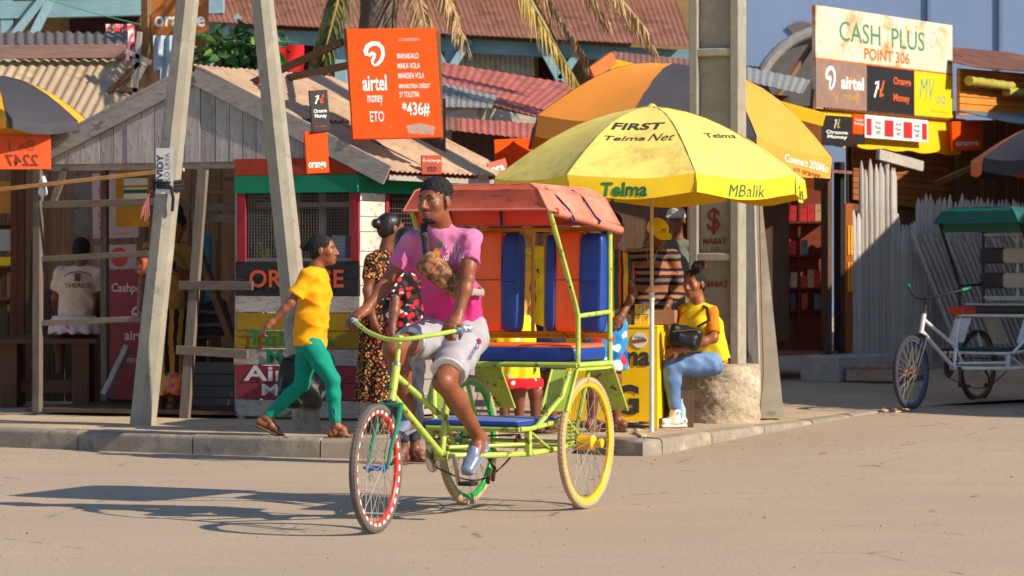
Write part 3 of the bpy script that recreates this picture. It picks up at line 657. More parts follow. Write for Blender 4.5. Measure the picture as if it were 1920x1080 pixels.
    fw0 = folds(.005, 24, (1, 1, .8)); fw1 = folds(.0028, 55, (1.2, 1, .4), 1.3); fw2 = creases(.009, 25, [tuple(lf*.75+U*.5), tuple(lf*.5-U*.8), tuple(f*.5+U*.8)], .6); fw = lambda P: fw0(P)*.7+fw1(P)+fw2(P); s.wr = fw; sh = s.build('t_shirt', SH, root, .006)
    # shorts
    GR = fabric('grey_jersey', (160, 156, 160), var=.08); WH = fabric('white_trim', (226, 222, 220)); s = Sdf(); tr = Sdf()
    s.cone(p+U*.05, p-U*.03, .118, .125, .04, w=Sd, q=1.36, cut=[(p+U*.06, U)])
    for q in 'LR':
        a, b = J['hip'+q], J['kn'+q]; d = (b-a).normalized(); e = a.lerp(b, .80 if q == 'L' else .66); s.cone(a, e+d*.08, .108, .096, .05, cut=[(e, d)]); tr.cone(e-d*.02, e+d*.08, .0972, .0975, .005, cut=[(e+d*.003, d), (e-d*.007, -d)])
    sw0 = folds(.004, 30, (1, 1, .6), 2.0); sw1 = creases(.008, 24, [tuple(f*.8+U*.4), tuple(lf*.8-U*.3)], 1.1); s.wr = lambda P: sw0(P)+sw1(P); st = s.build('shorts', GR, root, .0065); tr.wr = s.wr; tr.build('hem_trim', WH, st, .005)
    # lettering on the shirt front and on the shorts
    n = (f*.93+lf*.35).normalized(); LM = frame(c-U*.05+n*.1345+lf*.035, n.cross(U)*-1, U+n*.18); LET = fabric('white_print', (222, 206, 214))
    text('la Vie', LM, .035, .10, .12, .085, LET, sh, shear=.35, wrap=sh)
    text('o', LM, -.062, .10, .04, .05, fabric('print_yellow', (216, 160, 40)), sh, bold=.16, name='print_fruit', wrap=sh); flat('print_leaf', [(.022*math.cos(i*.785)*(1 if i % 2 else .5)-.035, .022*math.sin(i*.785)*(1 if i % 2 else .5)+.155) for i in range(8)], LM, fabric('print_green', (40, 130, 60)), sh, .022)
    tn = (lf*.93+f*.12+U*.30).normalized(); td = (J['knL']-J['hipL']).normalized(); C0 = J['hipL'].lerp(J['knL'], .46)+tn*.1075
    SM = frame(C0, td, tn.cross(td)); text('Champion', SM, .0, 0, .15, .035, fabric('navy_print', (42, 54, 120)), st, shear=.3, bold=.01)
    b = MB(); Q = SM @ Matrix.Translation((-.098, 0, .003)); b.m(0).lathe([(.0, 0), (.017, 0), (.017, .002)], Q, 18); b.m(1).box(Q @ V(0, .0, .003), (.02, .01, .002), Q.to_3x3()); b.build('emblem', [fabric('red_print', (190, 40, 60)), fabric('navy_print', (42, 54, 120))], st)
    # jelly sandals
    JL = mat('clear_jelly', (112, 126, 152), .3, var=.15, scale=20, bump=.2, bs=60, spec=.6)
    for an, toe, up in ((J['anL'], T(1.06, .135, .27), T(.55, 0, .83)-T(0, 0, 0)), (J['anR'], T(1.40, -.125, .475), T(.2, 0, .98)-T(0, 0, 0))):
        up = up.normalized(); ff = toe-an; ff = (ff-up*ff.dot(up)).normalized(); sd = ff.cross(up); g = Sdf(); so_ = toe-up*.008; L_ = (an-toe).dot(ff)
        g.cone(so_+ff*.004, so_-ff*.22, .012, .012, .01, w=sd, q=3.4)
        g.cone(so_+ff*.0+up*.022, so_-ff*.075+up*.036, .024, .033, .015, w=sd, q=1.42); g.cone(so_-ff*.22+up*.02, so_-ff*.215+up*.07, .036, .030, .012, w=sd, q=1.1, cut=[(so_+up*.075, up)])
        g.cone(so_-ff*.10+up*.045, so_-ff*.15+up*.075, .033, .030, .01, w=sd, q=1.15, cut=[(so_-ff*.125, -ff)]); g.cone(an-up*.012, an+up*.006, .042, .041, .004, cut=[(an+up*.004, up), (an-up*.012, -up)])
        g.build('sandal', JL, root, .005)
    # cross-body bag: lies across the chest, top-level
    bag = empty('waist_bag', J['chest'], 'brown camouflage waist bag slung across the chest of the pink shirted rider', 'bag')
    CAM = NT('camo_cloth'); cf = CAM.noise(CAM.mapping((1, 1, 1)), 24, 3, .55, .8); co = CAM.ramp(cf, [(.36, lin((96, 70, 52))), (.46, lin((150, 98, 62))), (.54, lin((176, 120, 84))), (.62, lin((112, 86, 62)))], 'CONSTANT'); CAM.bump(CAM.noise(CAM.mapping(), 300, 2), .3, .002); CAM = CAM.done(co, .85, 0, .2)
    cr = c-U*.055+n*.122+lf*-.005; ad = (n.cross(U)*-1*.80-U*.62).normalized(); bn = n; BMx = frame(cr, ad, bn.cross(ad)); BMx3 = BMx.to_3x3()
    s = Sdf(); s.rbox(cr+bn*.035+ad*.02, [.15, .066, .042], .03, BMx, .01).rbox(cr+bn*.06+ad*.02, [.125, .048, .035], .025, BMx, .02); s.wr = folds(.0015, 40); pouch = s.build('pouch', CAM, bag, .006)
    b = MB(); b.tube([BMx @ V(-.12+i*.032, .05, .078-.0009*(i-4)**2) for i in range(9)], .0045, 6); b.build('zip', mat('olive_zip', (92, 86, 66), .7), pouch)
    s = Sdf(); sp = [cr-ad*.09+bn*.012, T(1.215, -.05, 1.545), T(1.165, -.075, 1.60), T(1.10, -.085, 1.60), T(1.0, -.06, 1.52), T(.945, .05, 1.38)]
    s.chain(sp, [.010]*6, .01, w=(lf*.8-U*.5), q=2.6); s.build('strap', mat('dark_strap', (52, 50, 50), .8, bs=200), bag, .0055)
    s = Sdf(); sp = [cr+ad*.13+bn*.01, T(1.13, .19, 1.245), T(1.01, .20, 1.24), T(.93, .12, 1.28)]; s.chain(sp, [.009]*4, .01, w=U, q=2.2); s.build('strap', mat('grey_strap', (150, 140, 130), .8), bag, .0055)
    return root
# ------------------------------------------------------------ clothing helpers and the other people
UP = V(0, 0, 1)
def torso_dirs(J):
    sd = (J['shL']-J['shR']); sd.z = 0; sd.normalize(); return sd, UP.cross(sd)*-1      # left-hand direction, forward
def top(root, J, m, add=.016, sleeve=.55, hem=-.02, flare=.0, B={}, amp=.005, h=.008, name='t_shirt', sl=.056, seed=0.0, chest=.100, bust=0, collar=True):
    s = Sdf(); sd, f = torso_dirs(J); c, p = J['chest'], J['pelvis']; mid = (c+p)/2+J.get('bend', V(0, 0, 0)); ax = (c-p).normalized(); q_ = B.get('q', 1.32)
    e = p+ax*hem
    s.cone(c, mid, chest+add, B.get('waist', .092)+add, .05, w=sd, q=q_).cone(mid, p+ax*(hem-.06), B.get('waist', .092)+add, B.get('hip', .104)+add+flare, .05, w=sd, q=q_, cut=[(e, -ax)])
    s.cone((J['shL']+J['shR'])/2, c, .07, chest+add, .05, w=sd, q=1.35)
    if bust: s.ell(c+f*.07+sd*.055, [bust]*3, k=.04).ell(c+f*.07-sd*.055, [bust]*3, k=.04)
    for q in 'LR':
        s.cone(J['neck']-UP*.05, J['sh'+q], .06 if collar else .045, .05, .03)
        if sleeve and 'el'+q in J:
            a, b = J['sh'+q], J['el'+q]
            if sleeve <= 1: d = (b-a).normalized(); x = a.lerp(b, sleeve); s.cone(a, x+d*.05, .052, sl+.004, .04, cut=[(x, d)])
            else:
                w_ = J['wr'+q]; d = (w_-b).normalized(); x = b.lerp(w_, sleeve-1); s.cone(a, b, .055, .047, .04).cone(b, x+d*.04, .047, .038, .03, cut=[(x, d)])
    fo = folds(amp, 28, (1, 1, .6), seed); cw = creases(amp*1.5, 22, [tuple(sd*.7+UP*.6), tuple(sd*.6-UP*.7), tuple(f*.4+UP*.9)], seed+.4); s.wr = lambda P: fo(P)*.75+cw(P)
    return s.build(name, m, root, h)
def pants(root, J, m, add=.012, end=1.92, h=.008, amp=.003, name='trousers', B={}, seed=0.0, ztop=.06):
    s = Sdf(); sd, f = torso_dirs(J); p = J['pelvis']; s.cone(p+UP*ztop, p-UP*.03, B.get('waist', .092)+add, B.get('hip', .106)+add, .04, w=sd, q=B.get('q', 1.32), cut=[(p+UP*(ztop+.01), UP)])
    for q in 'LR':
        a, b, c = J['hip'+q], J['kn'+q], J['an'+q]; t, k, cf, an = B.get('thigh', .083)+add, B.get('knee', .052)+add, B.get('calf', .052)+add, B.get('ankle', .034)+add
        if end <= 1: d = (b-a).normalized(); x = a.lerp(b, end); s.cone(a, x+d*.06, t+.01, t+.004, .04, cut=[(x, d)])
        else:
            m_ = a.lerp(b, .45); g = b.lerp(c, .32)+J.get('calf'+q, V(0, 0, 0)); d = (c-g).normalized(); x = b.lerp(c, end-1)
            s.cone(a, m_, t, t*.88, .04).cone(m_, b, t*.88, k, .03).cone(b, g, k, cf, .03).cone(g, x+d*.03, cf, an, .03, cut=[(x, d)])
    f1 = folds(amp, 34, (1, 1, .7), seed); c1 = creases(amp*1.3, 26, [(0, .2, 1), (.5, 0, .8)], seed); s.wr = lambda P: f1(P)+c1(P)
    return s.build(name, m, root, h)
def skirt(root, J, m, zt, zb, r0, r1, h=.009, q=1.25, amp=.012, name='skirt', off=V(0, 0, 0)):
    s = Sdf(); sd, f = torso_dirs(J); p = J['pelvis']; a = V(p.x, p.y, zt); mid = V(p.x, p.y, min(p.z-.03, zt-.02)); e = V(p.x, p.y, zb)+off
    s.cone(a, mid, r0*.86, r0, .05, w=sd, q=q).cone(mid, e-UP*.1, r0, r1, .05, w=sd, q=q); s.cuts = [(a, UP), (e, -UP)]
    def w(P): t = np.clip((zt-P[:, 2])/max(zt-zb, .1), 0, 1); a_ = np.arctan2(P[:, 1]-p.y, P[:, 0]-p.x); return amp*t*np.sin(a_*9+np.sin(P[:, 2]*6)*.6)
    s.wr = w; return s.build(name, m, root, h)
def hair_cap(root, HM, k, amp=.002, up=.0, back=0.0, name='hair', bun=None, fr=130, h=.007, m=None):
    P = lambda x, y, z: HM @ Vector((x*k, y*k, z*k)); s = Sdf(); s.ell(P(0, -.018, .038+up), [.081*k, .098*k, .083*k], HM, .02); s.ell(P(0, -.05, -.01), [.07*k, .06*k, .07*k], HM, .03)
    s.ell(P(0, .11, -.01), [.11*k, .072*k, .075*k], HM, .012, sub=True); s.ell(P(0, .03, -.12), [.12*k, .11*k, .075*k], HM, .02, sub=True)
    if bun: 
        for c, r in bun: s.ell(P(*c), [r*k]*3, k=.012)
    s.wr = folds(amp, fr, (1, 1, .5)); return s.build(name, m or HAIRM, root, h)
def sandals(root, J, toes, m, k=1.0, name='sandal'):
    for q, toe in toes.items():
        an = J['an'+q]; ff = toe-an; up = J.get('fup'+q, UP); ff = (ff-up*ff.dot(up)).normalized(); sd = ff.cross(up); so_ = toe-up*.006; g = Sdf()
        g.cone(so_+ff*.008, so_-ff*.22*k, .011, .011, .008, w=sd, q=3.5); g.cone(so_-ff*.06+up*.03, so_-ff*.085+up*.036, .03, .032, .01, w=sd, q=1.38, cut=[(so_-ff*.055, ff), (so_-ff*.095, -ff)])
        g.cone(an-up*.02, an-up*.002, .041, .04, .005, cut=[(an-up*.003, up), (an-up*.02, -up)]); g.cone(so_-ff*.12+up*.045, so_-ff*.14+up*.055, .036, .036, .01, w=sd, q=1.1, cut=[(so_-ff*.122, ff), (so_-ff*.145, -ff)]); g.build(name, m, root, .006)
def person(label, loc, J, HM, k, skin, B=None, toes=None, hands=None, res=.009, group=None, lips=None, noface=False):
    root = empty('person', loc, label, 'person', group); s = limbs(Sdf(), J, B or {}); 
    if HM is not None: head(s, HM, J['neck']-UP*.02, k, B.get('neck', .048) if B else .048, .95)
    for q, (d, n, side, curl) in (hands or {}).items(): hand(s, J['wr'+q], d, n, side, curl, .93)
    for q, t in (toes or {}).items(): foot(s, J['an'+q], t, .95, J.get('fup'+q, UP))
    def lab(P):
        if HM is None or not lips: return np.zeros(len(P), int)
        q = np.c_[P, np.ones(len(P))] @ np.array(HM.inverted()).T/k; return np.where((np.abs(q[:, 0]) < .024) & (q[:, 1] > .076) & (q[:, 2] < -.055) & (q[:, 2] > -.081), 1, 0)
    s.build('body', [skin]+([lips] if lips else []), root, res, lab)
    if HM is not None and not noface: face_bits(root, HM, k)
    return root
def stripes(name, cols, scale, ax=2, rough=.85, jit=.15):
    t = NT(name); sp = t.n.new('ShaderNodeSeparateXYZ'); t.L(t.tc.outputs['Object'], sp.inputs[0]); n = t.noise(t.mapping(), 5, 3)
    v = t.math('FRACT', t.math('ADD', t.math('MULTIPLY', sp.outputs[ax], scale), t.math('MULTIPLY', n, jit))); k = len(cols)
    o = t.ramp(v, [(i/k, lin(c)) for i, c in enumerate(cols)], 'CONSTANT'); t.bump(t.noise(t.mapping(), 380, 2), .3, .0015); return t.done(o, rough, 0, .2)
def floral(name, base, cols, scale=26, size=(.28, .34), leaf=None):
    t = NT(name); mp = t.mapping(); n = t.n.new('ShaderNodeTexVoronoi'); n.inputs['Scale'].default_value = scale; t.L(mp, n.inputs['Vector'])
    nz = t.noise(mp, scale*1.7, 3); d = t.math('ADD', n.outputs['Distance'], t.math('MULTIPLY', t.math('SUBTRACT', nz, .5), .75)); sep = t.n.new('ShaderNodeSeparateColor'); t.L(n.outputs['Color'], sep.inputs[0])
    k = len(cols); pc = t.ramp(sep.outputs[0], [(i/k, lin(c)) for i, c in enumerate(cols)], 'CONSTANT')
    o = t.mix(t.ramp(d, [(size[0], (1, 1, 1)), (size[1], (0, 0, 0))]), lin(base), pc)
    if leaf: o = t.mix(t.ramp(t.noise(mp, scale*1.1, 4, .6), [(.60, (0, 0, 0)), (.64, (1, 1, 1))]), o, lin(leaf))
    t.bump(t.noise(t.mapping(), 380, 2), .3, .0015); return t.done(o, .85, 0, .2)
SKIN2 = skinmat('skin_warm_brown', (142, 84, 54)); SKIN3 = skinmat('skin_brown', (120, 70, 46)); LIP2 = skinmat('lips_rose', (130, 66, 56)); SAND = mat('brown_leather', (92, 64, 48), .7, var=.2)
def build_crowd():
    # --- woman walking along the kerb
    p = lambda x, y, dd=0: W(x, y, 20.35+dd)
    J = dict(neck=p(594, 500), chest=p(590, 548), pelvis=p(581, 640), shR=p(578, 517, -.14), shL=p(600, 519, .14), elR=p(545, 568, -.2), wrR=p(509, 604, -.2), elL=p(604, 590, .18), wrL=p(592, 655, .18), hipR=p(585, 650, -.08), hipL=p(578, 650, .08), knR=p(623, 712, -.09), anR=p(629, 797, -.09), knL=p(566, 720, .09), anL=p(500, 783, .1))
    J['fupL'] = V(.42, 0, .9).normalized(); toes = dict(R=p(660, 820, -.09), L=p(532, 820, .1)); HM = hframe(p(606, 469), V(1, -.12, .02))
    r = person('woman walking along the kerb in orange yellow t-shirt and teal leggings', G(580, 822, .14), J, HM, .98, SKIN2, dict(uarm=.038, elb=.031, farm=.031, wri=.021, thigh=.08, calf=.048, chest=.08, waist=.075), toes,
        dict(R=(p(491, 620, -.2)-J['wrR'], V(-.6, -.6, .5), 1, .9), L=(V(0, 0, -1), V(0, .9, .1), 1, 1.1)), .0068, lips=LIP2)
    hair_cap(r, HM, .98, .004, fr=210, bun=[((0, -.118, .035), .040), ((.012, -.15, .03), .028), ((-.01, -.155, .05), .022)], h=.006)
    top(r, J, fabric('marigold_cotton', (236, 160, 18), var=.08), .018, .70, -.035, .010, dict(waist=.092, hip=.1, q=1.14), .006, .007, sl=.054, chest=.092)
    TE = fabric('teal_knit', (14, 134, 112), var=.1); pants(r, J, TE, .006, 1.95, .007, .0022, 'leggings', dict(thigh=.08, knee=.05, calf=.047, hip=.104, q=1.1), ztop=.02)
    b = MB(); b.tube([p(628, 766, -.142), p(630, 797, -.133)], .003, 6); b.build('ankle_zip', CHROME, r)
    sandals(r, J, toes, SAND)
    s = Sdf(); c = p(566, 718, .17); s.rbox(c, [.165, .07, .19], .05, Matrix.Rotation(R(8), 4, 'Y'), .02); s.cone(J['wrL']-UP*.08, c+UP*.12, .018, .08, .05); s.wr = folds(.014, 22, (1, 1, .5))
    bg = s.build('plastic_bag', mat('black_plastic', (12, 12, 13), .5, var=.2, bs=30, bump=.4, bd=.01, spec=.4), None, .008); tag(bg, 'black plastic carrier bag swinging behind the walking woman in teal leggings', 'bag')
    # --- woman in dark floral dress
    p = lambda x, y, dd=0: W(x, y, 20.75+dd)
    J = dict(neck=p(724, 468), chest=p(718, 520), pelvis=p(714, 610), shL=p(736, 484, .14), shR=p(700, 488, -.14), elR=p(689, 545, -.18), wrR=p(700, 600, -.2), elL=p(745, 550, .15), wrL=p(750, 600, .1), hipL=p(722, 620, .06), hipR=p(706, 620, -.06), knL=p(724, 712, .06), knR=p(708, 712, -.06), anL=p(726, 790, .06), anR=p(708, 792, -.06))
    HM = hframe(p(733, 428), V(.85, .5, 0)); toes = dict(R=p(722, 806, -.08), L=p(740, 804, .05))
    r = person('woman with hair bun wearing a dark dress with orange flowers beside the plank kiosk', G(714, 812, .14), J, HM, 1.0, SKIN3, dict(uarm=.043, elb=.036, wri=.024, chest=.085, waist=.08), toes, dict(R=(V(.25, -.1, -1), V(-.6, -.6, 0), 1, .5)), .009)
    hair_cap(r, HM, 1.0, .0012, bun=[((0, -.125, .035), .038)], m=mat('sleek_black_hair', (24, 20, 20), .42, var=.3, bs=200, spec=.5)); b = MB(); b.tube([HM @ V(.026*math.cos(i*.524), -.098-.006*math.sin(i*.524), .034+.026*math.sin(i*.524)) for i in range(12)], .008, 8, closed=True); b.build('hair_tie', fabric('pink_band', (170, 70, 90)), r)
    DF = floral('dark_floral', (24, 20, 22), [(204, 112, 40), (190, 60, 40), (214, 160, 90), (96, 110, 50)], 52, (.38, .44), leaf=(70, 52, 30)); top(r, J, DF, .018, .62, -.02, .01, {}, .006, .009, 'dress_top', sl=.066); skirt(r, J, DF, J['pelvis'].z+.1, .40, .145, .19)
    sandals(r, J, toes, SAND)
    # --- woman in red, black and white blouse standing in the gutter
    p = lambda x, y, dd=0: W(x, y+5, 19.5+dd)
    J = dict(neck=p(757, 485), chest=p(762, 535), pelvis=p(762, 625), shL=p(785, 505, .12), shR=p(738, 505, -.1), elR=p(741, 565, -.2), wrR=p(735, 612, -.26), elL=p(790, 570, .12), wrL=p(782, 620, -.02), hipL=p(772, 640, .05), hipR=p(750, 640, -.05), knL=p(776, 738, .03), knR=p(752, 738, -.08), anL=p(778, 838, .05), anR=p(756, 840, -.06))
    HM = hframe(p(764, 452), V(.5, .8, -.15)); toes = dict(L=p(800, 858, .0), R=p(738, 864, -.18))
    r = person('woman seen from behind in a black, red and white floral blouse and dark jeans', G(765, 862, 0), J, HM, .98, SKIN3, dict(uarm=.042, elb=.035, chest=.085, waist=.08), toes, dict(R=(V(-.1, -.3, -1), V(-.7, -.5, 0), 1, .6), L=(V(-.4, -.3, -.8), V(0, -1, 0), -1, .6)), .009)
    hair_cap(r, HM, .98, .002, m=MC['sleek_black_hair'] if 'sleek_black_hair' in MC else HAIRM)
    top(r, J, floral('bold_floral', (30, 26, 30), [(206, 38, 44), (214, 206, 206), (196, 34, 40), (60, 54, 60)], 22, (.46, .52)), .03, .75, -.06, .03, dict(waist=.1), .009, .009, 'blouse', sl=.075)
    pants(r, J, fabric('charcoal_denim', (58, 58, 66)), .012, 1.82, .009, .004, 'jeans'); sandals(r, J, toes, SAND)
    # --- people behind the rickshaw
    p = lambda x, y, dd=0: W(x, y, 20.5+dd)
    J = dict(neck=p(958, 470), chest=p(958, 515), pelvis=p(956, 610), shL=p(998-10, 492, .0), shR=p(922, 492, 0), elL=p(996, 560, .0), wrL=p(986, 625, -.05), elR=p(916, 560, .05), wrR=p(920, 620, 0), hipL=p(968, 615), hipR=p(944, 615), knL=p(972, 705, -.05), knR=p(946, 705), anL=p(974, 785), anR=p(946, 785))
    HM = hframe(p(960, 436, -.02), V(.4, .9, 0)); toes = dict(L=p(986, 802, .04), R=p(938, 802, .04))
    r = person('woman in yellow flowered wrap skirt with red dotted hem behind the rickshaw', G(956, 812, .14), J, HM, .98, SKIN3, dict(chest=.085, waist=.08), toes, dict(L=(V(0, 0, -1), V(.9, -.3, 0), 1, .4), R=(V(0, 0, -1), V(-.9, -.3, 0), -1, .4)), .01)
    hair_cap(r, HM, .98); top(r, J, fabric('ochre_shirt', (190, 140, 50)), .018, .5, 0); skirt(r, J, floral('yellow_flowers', (232, 198, 30), [(60, 60, 40), (200, 60, 40), (240, 230, 200)], 12, (.22, .26)), J['pelvis'].z+.08, .56, .145, .185); skirt(r, J, floral('red_dots', (206, 30, 44), [(240, 236, 236)], 15, (.2, .24)), .58, .50, .190, .192, amp=.004, name='skirt_hem'); sandals(r, J, toes, SAND)
    p = lambda x, y, dd=0: W(x, y, 20.9+dd)
    J = dict(neck=p(1016, 458), chest=p(1016, 515), pelvis=p(1018, 615), shR=p(985, 482, -.05), shL=p(1050, 482, .05), elR=p(978, 545, -.05), wrR=p(985, 600, .05), elL=p(1056, 545), wrL=p(1040, 600, .1), hipL=p(1030, 620), hipR=p(1006, 620), knL=p(1034, 712), knR=p(1004, 712), anL=p(1036, 790), anR=p(1004, 790))
    HM = hframe(p(1018, 420), V(.3, .9, 0)); toes = dict(L=p(1048, 806, .05), R=p(994, 806, .05))
    r = person('person in bright yellow t-shirt and navy shorts between the rickshaw backrests', G(1018, 808, .14), J, HM, .98, SKIN3, {}, toes, dict(L=(V(0, 0, -1), V(.9, -.3, 0), 1, .4), R=(V(0, 0, -1), V(-.9, -.3, 0), -1, .4)), .01)
    hair_cap(r, HM, .98); t = top(r, J, fabric('yellow_jersey', (224, 190, 24)), .02, .55, -.04); pants(r, J, fabric('navy_cotton', (34, 42, 74)), .02, .8, name='shorts'); sandals(r, J, toes, SAND)
    M = frame(W(1003, 512, 20.755), (1, .1, 0), UP); flat('badge', [(-.028, -.03), (.03, -.03), (.03, .03), (-.028, .03)], M, fabric('badge_green', (40, 84, 50)), t)
    # --- man in striped shirt and painted shorts at the stall counter
    p = lambda x, y, dd=0: W(x, y, 21.0+dd)
    J = dict(neck=p(1146, 466), chest=p(1148, 515), pelvis=p(1136, 610), shL=p(1168, 486, .12), shR=p(1122, 486, -.1), elL=p(1186, 550, .05), wrL=p(1166, 592, -.12), elR=p(1112, 550), wrR=p(1120, 600, .1), hipL=p(1148, 615, .03), hipR=p(1122, 615, -.03), knL=p(1152, 712, .03), knR=p(1112, 712, -.05), anL=p(1156, 788, .05), anR=p(1110, 790, 0))
    HM = hframe(p(1148, 425), V(.7, .6, -.1)); toes = dict(L=p(1172, 806, .03), R=p(1104, 808, -.05))
    r = person('man in green and yellow striped shirt and blue red painted shorts at the yellow counter', G(1138, 810, .14), J, HM, .98, SKIN3, {}, toes, dict(L=(V(-.5, -.3, -.6), V(.4, -.7, .4), -1, .7), R=(V(0, 0, -1), V(-.9, -.3, 0), -1, .4)), .009)
    hair_cap(r, HM, .98, .003); top(r, J, stripes('green_yellow_stripes', [(206, 140, 30), (206, 140, 30), (36, 74, 56), (36, 74, 56), (190, 60, 30), (28, 30, 30)], 9, 0), .018, .6, -.03, sl=.066); pants(r, J, floral('painted_shorts', (44, 130, 190), [(220, 226, 232), (200, 50, 60), (30, 80, 150), (220, 226, 232)], 9, (.36, .46)), .024, .82, name='shorts'); sandals(r, J, toes, SAND)
    # --- man with yellow cap behind the counter
    p = lambda x, y, dd=0: W(x, y, 22.3+dd)
    J = dict(neck=p(1222, 462), chest=p(1220, 515), pelvis=p(1222, 612), shR=p(1180, 480, -.04), shL=p(1262, 482, .04), elR=p(1164, 545, -.05), wrR=p(1190, 590, -.22), elL=p(1276, 545, -.05), wrL=p(1254, 568, -.24), hipL=p(1232, 620), hipR=p(1210, 620), knL=p(1236, 705), knR=p(1208, 705), anL=p(1236, 780), anR=p(1208, 780))
    HM = hframe(p(1232, 440, -.06), V(.35, -.85, -.5)); toes = dict(L=p(1240, 796, -.1), R=p(1204, 796, -.1))
    r = person('man in brown and navy striped sweater and yellow cap leaning over the counter', G(1222, 798, .14), J, HM, .97, SKIN3, {}, toes, dict(L=(V(-.3, -.4, -.8), V(.6, -.6, 0), -1, .6), R=(V(.3, -.4, -.8), V(-.6, -.6, 0), 1, .6)), .009)
    top(r, J, stripes('sweater_stripes', [(146, 92, 54), (146, 92, 54), (28, 30, 48), (120, 96, 80), (28, 30, 48), (160, 106, 62), (28, 30, 48)], 5.2, 2), .022, 1.85, -.05, name='sweater'); pants(r, J, fabric('navy_cotton', (34, 42, 74)), .014)
    P = lambda x, y, z: HM @ Vector((x, y, z)); YC = fabric('yellow_cap', (236, 190, 14)); s = Sdf(); s.ell(P(0, -.01, .05), [.088, .106, .085], HM, .01); s.cone(P(-.04, .1, .05), P(.04, .1, .05), .008, .008, .02); s.cone(P(0, .09, .05), P(0, .155, .035), .012, .008, .02, w=HM.to_3x3() @ V(1, 0, 0), q=7); s.cuts = [(P(0, 0, .022), HM.to_3x3() @ V(0, .08, -1))]; cap = s.build('cap', YC, r, .006)
    text('M', frame(P(.0, .094, .085), HM.to_3x3() @ V(-1, 0, 0), HM.to_3x3() @ V(0, -.45, .9)), 0, 0, .05, .04, fabric('badge_green', (40, 84, 50)), cap, shear=.3)
    b = MB(); b.tube([p(1212, 462, -.1), p(1214, 485, -.165), p(1222, 500, -.17), p(1228, 485, -.165), p(1232, 468, -.1)], .004, 6); b.build('necklace', CHROME, r)
    # --- man in pale cap behind the umbrella pole
    p = lambda x, y, dd=0: W(x, y, 23.7+dd)
    J = dict(neck=p(1270, 448), chest=p(1270, 500), pelvis=p(1270, 590), shR=p(1234, 466), shL=p(1304, 466), elR=p(1228, 530), wrR=p(1244, 580, -.1), elL=p(1310, 530), wrL=p(1298, 580, -.1), hipL=p(1280, 600), hipR=p(1258, 600), knL=p(1280, 685), knR=p(1258, 685), anL=p(1280, 755), anR=p(1258, 755))
    HM = hframe(p(1268, 414, -.03), V(-.2, -1, -.1)); toes = dict(L=p(1282, 772, -.1), R=p(1256, 772, -.1))
    r = person('man in pale cap and grey green jacket behind the umbrella pole', G(1270, 778, .14), J, HM, .96, SKIN3, {}, toes, dict(L=(V(0, -.2, -1), V(.9, 0, 0), 1, .4), R=(V(0, -.2, -1), V(-.9, 0, 0), -1, .4)), .011)
    top(r, J, fabric('grey_green_jacket', (104, 104, 92)), .026, 1.85, -.05, name='jacket'); pants(r, J, fabric('dark_trousers', (50, 48, 48)), .014); s = Sdf(); P = lambda x, y, z: HM @ Vector((x, y, z)); s.ell(P(0, -.01, .05), [.086, .104, .08], HM, .01); s.cone(P(0, .09, .045), P(0, .15, .03), .012, .008, .02, w=(1, 0, 0), q=7); s.cuts = [(P(0, 0, .02), V(0, 0, -1))]; s.build('cap', fabric('pale_cap', (190, 186, 176)), r, .007)
    # --- vendor sitting on the concrete footing
    p = lambda x, y, dd=0: W(x, y, 21.75+dd)
    J = dict(neck=p(1309, 566), chest=p(1312, 606), pelvis=p(1328, 672, .05), shL=p(1334, 588, -.08), shR=p(1286, 586, .06), elL=p(1338, 634, -.18), wrL=p(1274, 656, -.26), elR=p(1274, 630, .08), wrR=p(1258, 652, .1), hipL=p(1330, 680, -.06), hipR=p(1326, 680, .12), knL=p(1258, 688, -.14), knR=p(1252, 684, .06), anL=p(1266, 770, -.12), anR=p(1258, 772, .08))
    HM = hframe(p(1302, 532, -.02), V(-.62, -.78, -.08)); toes = dict(L=p(1236, 797, -.16), R=p(1236, 797, .06))
    r = person('smiling young woman in yellow vest and jeans sitting on the concrete footing', G(1330, 792, .14), J, HM, 1.0, SKIN2, dict(uarm=.046, elb=.038, farm=.038, wri=.024, thigh=.09, mthigh=.08, knee=.056, calf=.055, chest=.085, waist=.085), None, dict(L=(p(1240, 664, -.25)-J['wrL'], V(-.2, -.7, .6), -1, .7), R=(V(-.8, -.2, -.4), V(0, 0, 1), 1, .6)), .0068, lips=LIP2)
    BR = mat('auburn_braids', (66, 38, 30), .7, var=.5, scale=30, bs=160, bump=.9, bd=.01); hair_cap(r, HM, 1.0, .0045, fr=170, h=.006); s = Sdf(); P = lambda x, y, z: HM @ Vector((x, y, z))
    for i in range(9): a = i*.7; s.chain([P(.03*math.cos(a), -.06+.03*math.sin(a), .09), P(.045*math.cos(a+.9), -.075+.045*math.sin(a+.9), .13), P(.03*math.cos(a+2), -.08+.035*math.sin(a+2), .165)], [.02, .021, .014], .006)
    s.build('braid_bun', BR, r, .006)
    OT = fabric('orange_tee', (222, 122, 22)); top(r, J, OT, .014, .82, -.06, .01, dict(waist=.095), .005, .007, sl=.056); top(r, J, fabric('yellow_vest', (240, 206, 36)), .032, 0, -.02, .004, dict(waist=.1), .006, .007, 'vest'); s = Sdf(); 
    for q in 'LR': s.cone(J['sh'+q].lerp(J['neck'], .1), J['sh'+q].lerp(J['neck'], .6)-UP*.03, .06, .055, .03)
    s.build('vest_shoulders', MC['yellow_vest'], r, .007)
    pants(r, J, fabric('blue_denim', (92, 120, 164), c2=(140, 164, 196), m2=(.5, .75), s2=4), .009, 1.96, .007, .003, 'jeans', dict(thigh=.094, knee=.06, calf=.058, ankle=.036))
    SN = floral('printed_sneaker', (214, 206, 196), [(196, 50, 44), (40, 60, 60), (230, 150, 60), (60, 120, 90)], 40, (.3, .36)); SO = mat('white_sole', (214, 208, 200), .6)
